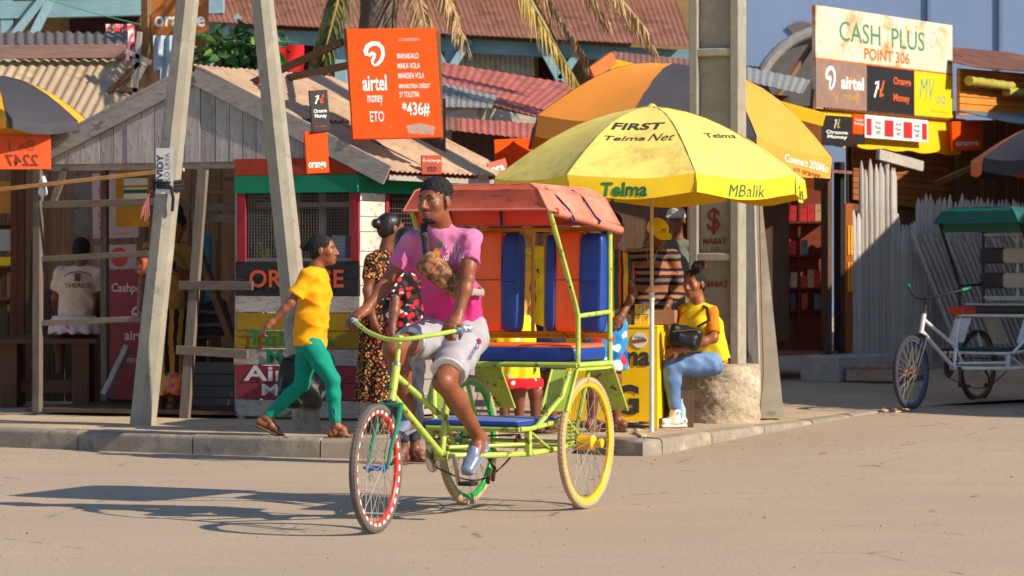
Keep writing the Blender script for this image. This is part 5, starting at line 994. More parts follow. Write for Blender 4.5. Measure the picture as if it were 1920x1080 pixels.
def build_signs():
    # big orange board with side struts on the hut roof
    o, M, w, h = board('billboard', W(655, 54, 22.75), W(822, 52, 22.95), W(662, 261, 22.65), .05, ORG, 'large orange billboard with white lettering standing on the tin roof of the plank hut', 'sign')
    airtel_mark(M, w*.30, h*.76, .20, WHT, o); text('airtel', M, w*.275, h*.505, w*.27, h*.145, WHT, o, bold=.02); text('money', M, w*.27, h*.345, w*.17, h*.095, WHT, o, bold=.005); text('ETO', M, w*.28, h*.20, w*.155, h*.095, WHT, o, bold=.005)
    for s_, y, ww in (('MANAKALO', .745, .24), ('MAKA VOLA', .655, .25), ('MANDEFA VOLA', .565, .29), ('MIVAROTRA CRÉDIT', .475, .35), ('SY TOLOTRA', .395, .225)): text(s_, M, w*.585+w*ww/2-w*.04, h*y, w*ww, h*.052, WHT, o, bold=.006)
    text('*436#', M, w*.72, h*.26, w*.31, h*.135, WHT, o, bold=.015); GS = mat('grey_smear', (150, 138, 130), .8, c2=(226, 92, 28), m2=(.5, .6), s2=14); flat('scuff', [(w*.62, h*.04), (w*.9, h*.02), (w*.92, h*.10), (w*.75, h*.13), (w*.6, h*.11)], M, GS, o, .002); flat('scuff', [(w*.56, h*.88), (w*.82, h*.885), (w*.8, h*.91), (w*.58, h*.905)], M, GS, o, .002)
    r = MB()
    for a, b_ in ((W(642, 78, 22.8), W(424, 178, 23.6)), (W(655, 122, 22.85), W(540, 146, 24.0)), (W(652, 58, 22.8), W(668, 262, 22.7)), (W(820, 60, 23.0), W(826, 262, 22.9))): m_ = MB(); m_.beam(a, b_, .04, .06, (0, 0, 1)); m_.build('strut', BRNW, o)
    # two hanging panels
    o, M, w, h = board('hanging_sign', W(586, 170, 22.2), W(620, 168, 22.3), W(586, 248, 22.2), .02, BLK, 'black panel with two crossing arrows hanging above the kiosk hatch', 'sign'); arrows(M, w*.5, h*.78, .085, WHT, ORG, o); text('Orange\nMoney', M, w*.5, h*.43, w*.72, h*.24, WHT, o, bold=.02); text('eo recharge', M, w*.48, h*.13, w*.55, h*.045, ORG, o)
    o, M, w, h = board('hanging_sign', W(576, 247, 22.21), W(618, 245, 22.31), W(576, 326, 22.21), .02, ORG, 'plain orange panel hanging under the black arrow panel', 'sign'); text('orange', M, w*.47, h*.17, w*.78, h*.2, WHT, o, bold=.02)
    o, M, w, h = board('shop_sign', W(791, 291, 22.9), W(829, 291, 23.0), W(791, 327, 22.9), .015, mat('sign_rust_red', (170, 60, 30), .6), 'small rust red panel with two lines of lettering under the tin eave', 'sign'); text('E-recharge', M, w*.5, h*.70, w*.85, h*.22, WHT, o); text('eto', M, w*.5, h*.3, w*.45, h*.32, PBL, o)
    o, M, w, h = board('shop_sign', W(914, 306, 23.9), W(948, 296, 24.0), W(921, 331, 23.9), .015, mat('sign_red_orange', (206, 66, 36), .5), 'small tilted red orange panel at the corner of the tin eave', 'sign'); text('ora', M, w*.45, h*.4, w*.7, h*.4, WHT, o, bold=.03)
    o, M, w, h = board('banner', W(930, 262, 25.0), W(1010, 258, 25.6), W(930, 330, 25.0), .01, ORG, 'plain orange cloth banner behind the yellow umbrella', 'banner')
    o, M, w, h = board('shop_sign', W(283, -40, 29), W(391, -40, 29), W(283, 66, 29), .03, mat('sign_ochre', (178, 104, 34), .55, var=.1), 'ochre board with white lettering partly hidden by the leaning pole', 'sign'); text('orange', M, w*.5, h*.2, w*.88, h*.27, WHT, o, bold=.02); m_ = MB(); m_.beam(W(273, 215, 29), W(273, -60, 29), .08, .06, NF); m_.build('post', TANW, o)
    # mirrored banner at the far left
    o, M, w, h = board('banner', W(-90, 252, 23.2), W(96, 252, 23.4), W(-90, 318, 23.2), .008, mat('banner_orange', (232, 84, 24), .6, var=.1, scale=3), 'orange cloth banner showing its lettering reversed below the striped parasol', 'banner'); DO = mat('dark_orange_print', (190, 60, 20), .7); text('Be 1', M, w*.70, h*.68, w*.26, h*.28, DO, o, mirror=True, bold=.02); text('2247', M, w*.70, h*.26, w*.34, h*.34, mat('brown_print', (110, 44, 20), .7), o, mirror=True, bold=.02)
# ------------------------------------------------------------ poles, umbrellas, counter
CONC = mat('pole_concrete', (150, 142, 126), .85, var=.14, scale=5, bs=110, bump=.45, bd=.004, c2=(104, 96, 86), m2=(.56, .72), s2=7, c3=(180, 166, 140), m3=(.55, .75))
def umbrella(apex, Rr, rise, phi0, mats, label, val=.13, n=8, tilt=None, ground=ZS, polem=None, bow=.06, group='parasols over the stalls', spread=0, polex=0, pole=True, vmat=None):
    root = empty('parasol', (apex.x, apex.y, ground), label, 'parasol', group); T0 = Matrix.Translation(apex) @ (tilt or Matrix()); planes = []
    for i in range(n):
        a0, a1 = phi0+2*math.pi*i/n, phi0+2*math.pi*(i+1)/n; p0, p1 = V(math.cos(a0), math.sin(a0), 0)*Rr, V(math.cos(a1), math.sin(a1), 0)*Rr; b = MB(); vs = []; Nn, Mm = 7, 8
        for j in range(Mm+1):
            t = j/Mm; zz = -rise*t**1.12+bow*math.sin(math.pi*t)
            for k in range(Nn+1):
                s_ = k/Nn; e = p0.lerp(p1, s_)*t; dip = -.035*math.sin(math.pi*s_)*t*t; vs.append(e+V(0, 0, zz+dip+.004*math.sin(9*s_+7*t+i)*t))
        for j in (1, 2):
            for k in range(Nn+1):
                s_ = k/Nn; e = p0.lerp(p1, .015+.97*s_)*1.006; vs.append(e+V(0, 0, -rise-.035*math.sin(math.pi*s_)-val*j/2*(1-.06*math.cos(2*math.pi*s_)))+V(e.x, e.y, 0).normalized()*(.012*math.sin(s_*14+i)*(j/2)))
        rows = Mm+3
        b.add(vs, [(j*(Nn+1)+k, j*(Nn+1)+k+1, (j+1)*(Nn+1)+k+1, (j+1)*(Nn+1)+k) for j in range(rows-1) for k in range(Nn)]); pn = b.build('canopy_panel', mats[i % len(mats)] if not vmat else [mats[0], vmat], root, T0, smooth=30)
        if vmat: pn.data.polygons.foreach_set('material_index', [0]*(Mm*Nn)+[1]*(len(pn.data.polygons)-Mm*Nn)); 
        planes.append((pn, (p0+p1)/2, p0, p1))
    b = MB()
    for i in range(n): a0 = phi0+2*math.pi*i/n; e = V(math.cos(a0), math.sin(a0), 0)*Rr; b.tube([V(0, 0, -.03), e*.5+V(0, 0, -rise*.46+bow-.02), e*.985+V(0, 0, -rise-.015)], .006, 6); b.tube([V(0, 0, -rise-.12), e*.5+V(0, 0, -rise*.46+bow-.025)], .005, 6)
    b.build('ribs', STEEL, root, T0); SM_ = mat('seam_'+mats[0].name, (150, 124, 60) if vmat else (60, 50, 46), .8)
    for i in range(n):
        a0 = phi0+2*math.pi*i/n; e = V(math.cos(a0), math.sin(a0), 0)*Rr; sb = MB(); sb.tube([e*t+V(0, 0, -rise*t**1.12+bow*math.sin(math.pi*t)+.002) for t in (.04, .2, .35, .5, .65, .8, .9, 1.0)]+[e*1.008+V(0, 0, -rise-val*.9)], .0032, 5); sb.build('seam', SM_, root, T0)
    PW = polem or mat('tan_pole', (196, 168, 118), .5, c2=(140, 104, 66), m2=(.58, .7), s2=9)
    b = MB(); b.lathe([(.0, .025), (.02, .02), (.03, .008), (.06, -.012), (.03, -.03)], T0, 14); b.build('finial', mats[0], root)
    if pole:
        foot_ = V(apex.x+polex, apex.y, ground); b = MB(); b.tube([foot_, apex-V(0, 0, .02)], .0145, 12); b.build('pole', PW, root)
        b = MB(); b.tube([foot_, foot_.lerp(apex, .42)], .0185, 12); b.tube([foot_.lerp(apex, .405), foot_.lerp(apex, .43)], .0225, 12); b.build('lower_pole', mat('white_tube', (206, 202, 196), .4), root)
    return root, T0, planes
def panel_frame(T0, a, Rr, rise, t, bow=.06):
    """plane lying on the canopy at angle a, fraction t from the apex"""
    d = V(math.cos(a), math.sin(a), 0); c8 = math.cos(math.pi/8); q = lambda t: d*Rr*c8*t+V(0, 0, -rise*t**1.12+bow*math.sin(math.pi*t)-.035*t*t); up_ = (q(t-.08)-q(t+.08)).normalized(); x = UP.cross(d); M = frame(q(t), x, up_); M = T0 @ M; M.translation = M.translation+M.to_3x3() @ V(0, 0, .012); return M
def build_poles():
    # leaning A-frame pole
    root = empty('utility_pole', G(420, 800, ZS), 'twin legged concrete utility pole, its legs leaning together in front of the hut', 'pole'); tops = []
    for (bx, by), (tx, ty), w0, w1, d in (((267, 797), (352, 0), .205, .175, 22.15), ((577, 807), (492, 0), .205, .165, 21.3)):
        a = G(bx, by, ZS)-V(0, 0, .03); e = W(tx, ty, d); dd = e-a; far = a+dd*1.78; b = MB(); n = 26; vs = []; k = 8
        for i in range(n+1):
            t = i/n; c = a.lerp(far, t); w = (w0+(w1-w0)*t*1.78)/2
            for j in range(k): q = R(22.5+45*j+18); vs.append(c+V(math.cos(q), math.sin(q), 0)*w*1.06+V(random.uniform(-1, 1), random.uniform(-1, 1), 0)*.0015)
        b.add(vs, [(i*k+j, i*k+(j+1) % k, (i+1)*k+(j+1) % k, (i+1)*k+j) for i in range(n) for j in range(k)]+[tuple(range(k))[::-1], tuple(n*k+j for j in range(k))]); b.build('leg', CONC, root, smooth=25); tops.append(far)
    b = MB(); b.beam(tops[0].lerp(tops[1], -.5)-V(0, 0, .2), tops[0].lerp(tops[1], 1.5)-V(0, 0, .2), .2, .2); b.build('head_block', CONC, root)
    # paper notice and cloth tie on the left leg
    M = frame(HF(300, 322, 0), (1, -.25, 0), V(.13, 0, 1)); 
    q = G(267, 797, ZS).lerp(W(352, 0, 22.15), .60); n_ = V(-.25, -1, 0).normalized(); M = frame(q+n_*.107, (1, -.25, 0), V(.13, 0, 1)); nt = tag(flat('paper_notice', [(-.075, -.2), (.075, -.2), (.075, .17), (-.075, .17)], M, mat('white_paper', (206, 202, 194), .8), None, .002), 'white paper notice with rotated lettering stuck on the leaning left pole leg', 'notice'); text('MIVIDY', M, -.04, -.02, .28, .055, mat('navy_ink', (40, 50, 90), .7), nt, rot=R(90), bold=.03); text('VOLO LAVA', M, .022, -.02, .30, .045, mat('grey_ink', (110, 110, 115), .7), nt, rot=R(90))
    q = G(267, 797, ZS).lerp(W(352, 0, 22.15), .565); b = MB()
    for j in range(3): b.tube([q+V(math.cos(i*.52)*.118, math.sin(i*.52)*.118, -.03+j*.025+.01*math.sin(i+j)) for i in range(12)], .014, 6, closed=True)
    b.tube([q+V(.04, -.12, -.02), q+V(.06, -.14, -.12), q+V(.05, -.13, -.22)], .014, 6); tag(b.build('cloth_tie', fabric('dark_cloth', (46, 40, 46))), 'dark cloth tied around the leaning left pole leg', 'cloth')
    b = MB()
    for j in range(5): b.tube([q+V(-.11, -.05, -.02), q+V(-.15-.01*j, -.08, -.1-.02*j), q+V(-.14-.018*j, -.09, -.26-.02*(j % 3))], .003, 5)
    tag(b.build('ribbon', fabric('pink_ribbon', (196, 110, 120))), 'pink ribbons hanging from the tied cloth on the pole leg', 'ribbon')
    # H-section pole on its footing
    d0 = 22.45; c = W(1385, 700, d0); c.z = 0; root = empty('concrete_post', V(c.x-.1, c.y+.1, ZS), 'tall square concrete post with recessed panels behind the yellow parasol', 'pole'); u = UF; n_ = NF; Wd, Dp = .425, .26
    PP = lambda t, o, z: V(c.x, c.y, 0)+u*t-n_*o+V(0, 0, z); ZT = 7.0
    def bx(t0, t1, o0, o1, z0, z1, name, m=CONC, bev=.008): b = MB(); cc = PP((t0+t1)/2, (o0+o1)/2, (z0+z1)/2); b.box(cc, (abs(t1-t0), abs(o1-o0), z1-z0), Matrix((u, -n_, UP)).transposed(), bev); return b.build(name, m, root)
    for t0 in (0, Wd-.075): bx(t0, t0+.075, 0, Dp, ZS+.3, ZT, 'flange')
    web = bx(.07, Wd-.07, .075, Dp-.075, ZS+.3, ZT, 'web')
    for z in (.72, 1.47, 2.33, 3.16, 3.99, 4.8, 5.7, 6.6): bx(.07, Wd-.07, .004, Dp-.004, z, z+.065, 'rib')
    GM = frame(PP(Wd-.075, .073, 1.5), -u, UP); RT = mat('rust_graffiti', (128, 52, 26), .8, c2=(160, 130, 80), m2=(.64, .72), s2=30)
    text('$', GM, .12, .30, .11, .22, RT, web, bold=.02, name='graffiti'); text('MABAT', GM, .13, .135, .20, .05, RT, web, bold=.02, name='graffiti'); text('LO', GM, .13, .07, .06, .04, RT, web, name='graffiti'); text('MABAT', GM, .14, -.22, .2, .055, RT, web, bold=.02, name='graffiti')
    s = Sdf(); fc = V(W(1351, 740, 22.6).x, 22.62, 0); fr = .325; 
    b = MB(); n, k = 96, 34; vs = []; rn = random.Random(3)
    for j in range(k+1):
        for i in range(n): a = 2*math.pi*i/n; r_ = fr*(1+.018*math.sin(3*a+j*.4)+rn.uniform(-.02, .02)-(.05*rn.random() if rn.random() < .12 else 0)); vs.append(V(fc.x+r_*math.cos(a), fc.y+r_*math.sin(a), ZS-.03+.505*j/k+rn.uniform(-.004, .004)))
    vs.append(V(fc.x, fc.y, ZS+.49)); b.add(vs, [(j*n+i, j*n+(i+1) % n, (j+1)*n+(i+1) % n, (j+1)*n+i) for j in range(k) for i in range(n)]+[(k*n+i, k*n+(i+1) % n, len(vs)-1) for i in range(n)]); b.build('footing', mat('pebbly_concrete', (172, 154, 130), .95, var=.3, scale=26, bs=60, bump=.7, bd=.01, c2=(206, 194, 176), m2=(.56, .68), s2=4, c3=(120, 102, 84), m3=(.58, .7), s3=16), root, smooth=60)
    # leaning stay beside it
    root = empty('stay_pole', W(1445, 778, 22.9), 'leaning tapered concrete stay beside the tall square post', 'pole'); b = MB(); a0, a1, t0, t1 = W(1424, 782, 22.9), W(1470, 782, 22.9), W(1405, 300, 23.1), W(1421, 300, 23.1); dd = V(0, .22, 0); b.add([a0, a1, t1, t0, a0+dd, a1+dd, t1+dd, t0+dd], [(0, 1, 2, 3), (5, 4, 7, 6), (4, 0, 3, 7), (1, 5, 6, 2), (3, 2, 6, 7), (4, 5, 1, 0)]); b.build('stay', CONC, root, smooth=0); b = MB(); b.beam(W(1417, 770, 22.85), W(1405, 330, 22.95), .09, .05, NF); b.build('timber_batten', OLDW, root); b = MB(); b.tube([W(1424, 380, 22.8), W(1428, 560, 22.8), W(1432, 700, 22.8), W(1425, 775, 22.8)], .008, 6); b.build('cable', mat('tan_cable', (140, 110, 70), .7), root)
def build_stall():
    YT = mat('yellow_canvas', (230, 204, 104), .8, var=.08, scale=3, bump=.15, bs=200, c2=(168, 146, 74), m2=(.50, .74), s2=2.5); YV = mat('yellow_canvas_bright', (240, 196, 28), .75, var=.08, scale=3, bump=.15, bs=200)
    ap = W(1222, 200, 21.05); Rr, rise = 1.235, .56; ph = R(-33-45*6); root, T0, pl = umbrella(ap, Rr, rise, ph, [YT], 'yellow canvas parasol with dark lettering over the yellow counter', .145, bow=.095, vmat=YV)
    INK = mat('dark_ink', (56, 52, 50), .7, bump=0); GI = mat('green_ink', (24, 104, 56), .7, bump=0)
    af = R(-33-45-22.5); M = panel_frame(T0, af, Rr, rise, .60, .095); P_ = pl[[i for i in range(8) if abs(((ph+2*math.pi*(i+.5)/8)-af+math.pi) % (2*math.pi)-math.pi) < .1][0]][0]
    text('FIRST', M, -.02, .10, .40, .115, INK, P_, bold=.03, shear=.15, wrap=P_); text('Telma', M, -.10, -.085, .31, .062, INK, P_, bold=.012, shear=.2, wrap=P_); text('Net', M, .175, -.075, .20, .10, INK, P_, shear=.4, wrap=P_)
    def vframe(a, dx=0): d = V(math.cos(a), math.sin(a), 0); return frame(T0 @ (d*Rr*math.cos(math.pi/8)*1.02+V(0, 0, -rise-.045-.075)), UP.cross(d), UP)
    def pan(a): return pl[[i for i in range(8) if abs(((ph+2*math.pi*(i+.5)/8)-a+math.pi) % (2*math.pi)-math.pi) < .1][0]][0]
    text('Telma', vframe(af), -.05, .005, .34, .105, GI, P_, bold=.03, shear=.12, wrap=P_); a2 = af+R(45); text('MBalik', vframe(a2), 0, 0, .34, .09, GI, pan(a2), shear=.2, wrap=pan(a2)); M2 = panel_frame(T0, a2, Rr, rise, .66, .095); text('Telma', M2, .1, .05, .28, .07, INK, pan(a2), bold=.012, shear=.2, wrap=pan(a2)); a3 = af+R(90); text('Telma', vframe(a3), 0, .005, .34, .105, GI, pan(a3), bold=.03, shear=.12, wrap=pan(a3))
    # yellow counter
    ct = empty('vendor_counter', W(1150, 800, 21.6), 'bright yellow metal counter with dark lettering under the yellow parasol', 'counter'); YP = mat('yellow_enamel', (244, 194, 8), .4, var=.05, scale=3, bump=.05, c2=(150, 100, 30), m2=(.70, .74), s2=9)
    L0, R0 = W(1062, 610, 21.62), W(1234, 612, 21.45); d = (R0-L0); d.z = 0; wd = d.length; d.normalize(); bk = V(-d.y, d.x, 0); zt = .955
    def bx(x0, x1, y0, y1, z0, z1, nm, m=YP, bev=.004): b = MB(); cc = V(L0.x, L0.y, 0)+d*(x0+x1)/2+bk*(y0+y1)/2+V(0, 0, (z0+z1)/2); b.box(cc, (x1-x0, y1-y0, z1-z0), Matrix((d, bk, UP)).transposed(), bev); return b.build(nm, m, ct)
    fp = bx(.02, wd-.02, 0, .015, .22, zt-.02, 'front_panel'); bx(0, wd, -.006, .5, zt-.02, zt, 'top'); bx(.0, .02, .015, .5, .22, zt-.02, 'side_panel'); bx(wd-.02, wd, .015, .5, .22, zt-.02, 'side_panel')
    for x in (0, wd-.035):
        for y in (-.004, .46): bx(x, x+.035, y, y+.035, ZS, zt-.02, 'leg')
    bx(.03, wd-.03, -.003, .0, .20, .225, 'rail')
    CM = frame(V(L0.x, L0.y, .2)-bk*.002, d, UP); text('Telma', CM, wd*.56, .515, .52, .16, INK, fp, bold=.035, shear=.12); text('G', CM, wd*.66, .17, .2, .24, INK, fp, bold=.04, name='lettering'); b = MB(); Q = CM @ Matrix.Translation((wd*.80, .64, .003)); b.lathe([(0, 0), (.062, 0), (.062, .002)], Q, 24); st = b.build('sticker', WHT, fp); text('Telma', Q, 0, .022, .08, .022, GI, st, bold=.02); flat('sticker_band', [(-.058, -.012), (.058, .004), (.055, -.012), (-.05, -.026)], Q, PRED, st, .005); flat('sticker_band', [(-.06, -.0), (.058, .012), (.058, .005), (-.058, -.011)], Q, PGRN, st, .0055)
    # packets and cartons on the counter
    PK = mat('pack_yellow', (222, 190, 60), .5, c2=(60, 54, 40), m2=(.58, .6), s2=16); CB = mat('cardboard', (150, 112, 78), .8)
    for k, (x, z, m) in enumerate(((.60, 0, PK), (.66, 0, PK), (.60, .085, PK), (.66, .085, mat('pack_white', (210, 204, 180), .5, c2=(190, 150, 30), m2=(.52, .55), s2=14)))): b = MB(); b.box(V(L0.x, L0.y, 0)+d*(x-.04)+bk*(.1+.01*k)+V(0, 0, zt+.042+z), (.055, .05, .08), Matrix((d, bk, UP)).transposed(), .002); tag(b.build('phone_packet', m), ['yellow packet standing on the counter, left one of the lower pair', 'yellow packet standing on the counter, right one of the lower pair', 'yellow packet stacked on top, left of the pale one', 'pale packet with yellow print stacked on top on the counter'][k], 'packet', 'packets on the counter')
    b = MB(); b.box(V(L0.x, L0.y, 0)+d*.72+bk*.33+V(0, 0, zt+.06), (.22, .2, .115), Matrix((d, bk, UP)).transposed(), .003); tag(b.build('carton', CB), 'brown cardboard carton on the yellow counter', 'carton')
    b = MB(); q = V(L0.x, L0.y, 0)+d*(wd+.14)+bk*.25; b.lathe([(.035, 0), (.038, .01), (.038, .15), (.014, .2), (.014, .23), (0, .23)], Matrix.Translation(V(q.x, q.y, ZS)), 14); tag(b.build('water_bottle', mat('clear_blue', (150, 176, 190), .2, var=.1)), 'clear plastic bottle on the ground beside the yellow counter', 'bottle')
    b = MB(); b.box(V(q.x+.0, q.y+.12, ZS+.15), (.2, .2, .3), None, .004); tag(b.build('wooden_box', DARKW), 'dark wooden box on the ground behind the yellow counter', 'box')
    # orange and black parasols
    OC = mat('orange_canvas', (242, 150, 52), .7, var=.06, scale=3, bump=.12, bs=200); BC = mat('black_canvas', (58, 56, 62), .7, var=.12, scale=3); tl = Matrix.Rotation(R(8), 4, 'Y') @ Matrix.Rotation(R(-3), 4, 'X')
    ap = W(1292, 132, 24.6); r2, T2, pl2 = umbrella(ap, 1.42, .66, R(-66), [OC, BC], 'large orange and black parasol behind the yellow one', .20, tilt=tl, bow=.20); aa = R(-80+45*2+22.5); d_ = V(math.cos(aa), math.sin(aa), 0); aa = R(-66+22.5); d_ = V(math.cos(aa), math.sin(aa), 0); M = T2 @ frame(d_*1.42*.955+V(0, 0, -.66-.13), UP.cross(d_), UP); text('Connect 200Mo', M, .18, .02, .62, .07, WHT, pl2[0][0], bold=.012, wrap=pl2[0][0]); text('en orange', M, .2, -.07, .4, .05, PBL, pl2[0][0], wrap=pl2[0][0])
    ap = W(1640, 205, 26.2); umbrella(ap, .62, .30, R(-100), [mat('taupe_canvas', (120, 108, 96), .8), BC], 'small faded taupe and black parasol edge next to the phone shop', .14, n=8, pole=False, bow=.03) if False else None
    ap = W(-20, 142, 23.9); umbrella(ap, .92, .42, R(-70), [BC, mat('amber_canvas', (240, 160, 24), .7)], 'black and amber parasol over the stall beside the plank hut', .09, bow=.09)
    ap = W(1990, 225, 27.5); r3, T3, pl3 = umbrella(ap, .92, .40, R(-112), [mat('burnt_orange_canvas', (226, 108, 36), .7), BC], 'burnt orange and black parasol in front of the grey picket fence', .14, bow=.06)
    aa = R(-112+22.5); d_ = V(math.cos(aa), math.sin(aa), 0); M = T3 @ frame(d_*.92*.955+V(0, 0, -.40-.1), UP.cross(d_), UP); text('Be 1', M, -.05, .03, .28, .06, WHT, pl3[0][0], bold=.02); text('2247', M, .1, -.04, .24, .05, PBL, pl3[0][0])
# ------------------------------------------------------------ shops and fence along the side street
QF = V(3.8, 30, 0); DS = V(.59, .81, 0).normalized(); NQ = V(.81, -.59, 0).normalized()
def RFp(x, y, P=QF): return onpl(x, y, P, NQ)
def build_right():
    rnd = random.Random(5)
    # picket fence
    PK = wood('silver_picket', (176, 168, 160), .35, .16, 2, (96, 92, 92), (.56, .7)); root = empty('picket_fence', V(QF.x, QF.y, gz(4, 30)), 'tall silvery picket fence half in sun beside the phone shop', 'fence'); protos = []
    for v in range(5):
        b = MB(); w, h = .031+.003*v, 1.0; n = 8; vs = []
        for z, r_ in ((0, 1), (.35, .97), (.7, 1.03), (.955, .9), (1.0, .2)):
            for k in range(n): a = 2*math.pi*k/n; vs.append(V(math.cos(a)*w*r_+.004*math.sin(z*9+v), math.sin(a)*.028*r_, z))
        b.add(vs, [(j*n+k, j*n+(k+1) % n, (j+1)*n+(k+1) % n, (j+1)*n+k) for j in range(4) for k in range(n)]+[tuple(4*n+k for k in range(n))]); me = b.mesh('picket', 40); me.materials.append(PK); protos.append(me)
    t = -.35; ang = math.atan2(DS.y, DS.x); i = 0
    while t < 5.6:
        p = QF+DS*t-NQ*rnd.uniform(0, .02); g = gz(p.x, p.y); tp = 2.62 if t < .95 else (2.05 if t < 1.35 else 2.35)-.02*t; tp = 2.1 if t < .12 else tp
        M = Matrix.Translation(V(p.x, p.y, g-.02)) @ Matrix.Rotation(ang, 4, 'Z') @ Matrix.Rotation(rnd.uniform(-.012, .012), 4, 'Y') @ Matrix.Diagonal((1, 1, tp-g+rnd.uniform(-.06, .06), 1)); put(bpy.data.objects.new('picket', protos[i % 5]), root, M); i += 1; t += rnd.uniform(.086, .1)
    for z in (.9, 1.9): b = MB(); b.beam(QF+DS*-.3-NQ*.06+V(0, 0, z), QF+DS*5.6-NQ*.06+V(0, 0, z), .05, .07); b.build('rail', OLDH, root)
    b = MB(); b.beam(QF+DS*.55-NQ*.05+V(0, 0, 2.72), QF+DS*1.6-NQ*.05+V(0, 0, 2.62), .05, .12); b.build('top_board', wood('whitish_board', (180, 172, 160), ax=0), root)
    root = empty('slat_pile', RFp(1850, 690, QF+NQ*.5), 'loose grey slats leaning askew against the picket fence', 'slats'); 
    for k in range(22):
        p = QF+DS*(1.75+k*.13)+NQ*.42; g = gz(p.x, p.y); q = QF+DS*(1.75+k*.13-.62)+NQ*.10; M = Matrix.Translation(V(p.x, p.y, g)) @ (V(q.x-p.x, q.y-p.y, 1.45).to_track_quat('Z', 'Y')).to_matrix().to_4x4() @ Matrix.Diagonal((1, 1, 1.62+rnd.uniform(-.12, .1), 1)); put(bpy.data.objects.new('slat', protos[k % 5]), root, M)
    KM = MC['kerb_concrete']; kr = bpy.data.objects.new('kerb', None); put(kr, None, Matrix()); tag(kr, kind='structure')
    for k in range(7): a = QF+DS*(-.4+k*.9)+NQ*.22; b = MB(); g = gz(a.x, a.y); b.beam(V(a.x, a.y, g), V(a.x, a.y, g)+DS*.88, .14, .12, bev=.012); b.build('kerb_stone', KM, kr)
    # phone shop: dark opening with shelves left of the fence
    o = QF-DS*.36; E0 = lambda t, b_, z: V(o.x, o.y, 0)-DS*t-NQ*b_+V(0, 0, z)                     # t to the left/front, b_ back into the shop
    sh = empty('phone_shop', V(o.x, o.y, gz(3, 29)), 'small wooden phone shop with open dark front and red stocked shelves', 'shop'); RW = wood('red_brown_board', (96, 44, 30), ax=0); 
    def wl(a, b_, c, d, n, m, name, th=.03): q = MB(); q.slab([a, b_, c, d], th, n); return q.build(name, m, sh)
    wl(E0(1.9, 1.3, .3), E0(.0, 1.3, .3), E0(.0, 1.3, 2.6), E0(1.9, 1.3, 2.6), NQ, RW, 'back_wall'); wl(E0(1.9, 0, .55), E0(0, 0, .55), E0(0, .9, .55), E0(1.9, .9, .55), UP, wood('floor_board', (130, 84, 52), ax=0), 'floor'); wl(E0(2.0, -.1, 2.5), E0(-.05, -.1, 2.5), E0(-.05, 1, 2.62), E0(2.0, 1, 2.62), UP, BROWNT, 'roof')
    SX = lambda px, dy=0: V(W(px, 500, 30.1).x, 30.1+dy, 0)
    q = MB(); q.slab([SX(1405, .16)+UP*.5, SX(1548, .16)+UP*.5, SX(1548, .16)+UP*2.6, SX(1405, .16)+UP*2.6], .03, (0, -1, 0)); q.build('shelf_back', wood('red_brown_light', (132, 62, 42), ax=0), sh)
    for px in (1408, 1454, 1498, 1545): q = MB(); q.beam(SX(px)+UP*.6, SX(px)+UP*2.5, .03, .03, (0, -1, 0)); q.build('shelf_upright', RW, sh)
    for z in (.98, 1.22, 1.58, 1.95): q = MB(); q.beam(SX(1408, .06)+UP*z, SX(1545, .06)+UP*z, .2, .025); q.build('shelf', RW, sh)
    for t, m in ((.02, BLK), (.30, DARKW)): q = MB(); q.beam(E0(t, .02, .3), E0(t, .02, 2.6), .09, .09, NQ); q.build('door_post', m, sh)
    q = MB(); q.beam(E0(-.14, .0, .5), E0(-.14, .0, 2.15), .16, .03, NQ); dr = q.build('door_leaf', wood('amber_door', (150, 76, 28), ax=2), sh)
    for z in (1.35, 1.75):
        for e in (-.17, -.11): q = MB(); q.beam(E0(e, -.025, z-.16), E0(e, -.025, z+.16), .035, .012, NQ); q.build('door_slot', mat('amber_panel', (236, 150, 20), .5), dr)
    i = 0; 
    for z in (.995, 1.235, 1.595, 1.965):
        for t in (1417, 1430, 1443, 1463, 1476, 1488, 1508, 1520, 1534):
            if rnd.random() < .1: continue
            hh = rnd.uniform(.12, .2); q = MB(); q.box(SX(t+rnd.uniform(-2, 2), .02)+UP*(z+hh/2), (.07, .06, hh), None, .002); c = rnd.choice([(176, 30, 36), (206, 40, 42), (70, 46, 50), (190, 150, 110), (190, 36, 40), (90, 110, 130)]); tag(q.build('phone_carton', mat('carton_%d_%d' % (c[0], c[1]), c, .5, c2=(30, 24, 26), m2=(.58, .6), s2=12)), 'small carton of phone goods on the dark red shop shelves', 'carton', 'cartons on the phone shop shelves')
    # concrete step and pallet
    q = MB(); cc = E0(.5, -.32, .38); q.box(cc, (1.15, .45, .28), Matrix.Rotation(ang, 3, 'Z'), .015); tag(q.build('concrete_step', mat('step_concrete', (160, 156, 150), .9, var=.2, bs=60)), 'worn concrete step in front of the phone shop', 'step')
    pr = empty('pallet', E0(.55, -.85, .25), 'weathered timber pallet lying before the concrete step', 'pallet'); PWd = wood('pallet_wood', (160, 136, 118), ax=0); PM = Matrix.Rotation(ang+.15, 3, 'Z'); c0 = E0(.55, -.85, 0)
    for k in range(5): q = MB(); q.box(c0+PM @ V(0, -.26+k*.13, .41), (.85, .1, .022), PM, .003); q.build('deck_slat', PWd, pr)
    for k in (-.36, 0, .36): q = MB(); q.box(c0+PM @ V(k, 0, .355), (.08, .62, .085), PM, .004); q.build('bearer', PWd, pr)
    q = MB(); q.box(c0+PM @ V(0, -.30, .355), (.86, .022, .085), PM, .003); q.build('edge_board', PWd, pr)
    for k in (-.36, 0, .36): q = MB(); q.box(c0+PM @ V(k, 0, .29), (.1, .62, .05), PM, .003); q.build('bottom_board', PWd, pr)
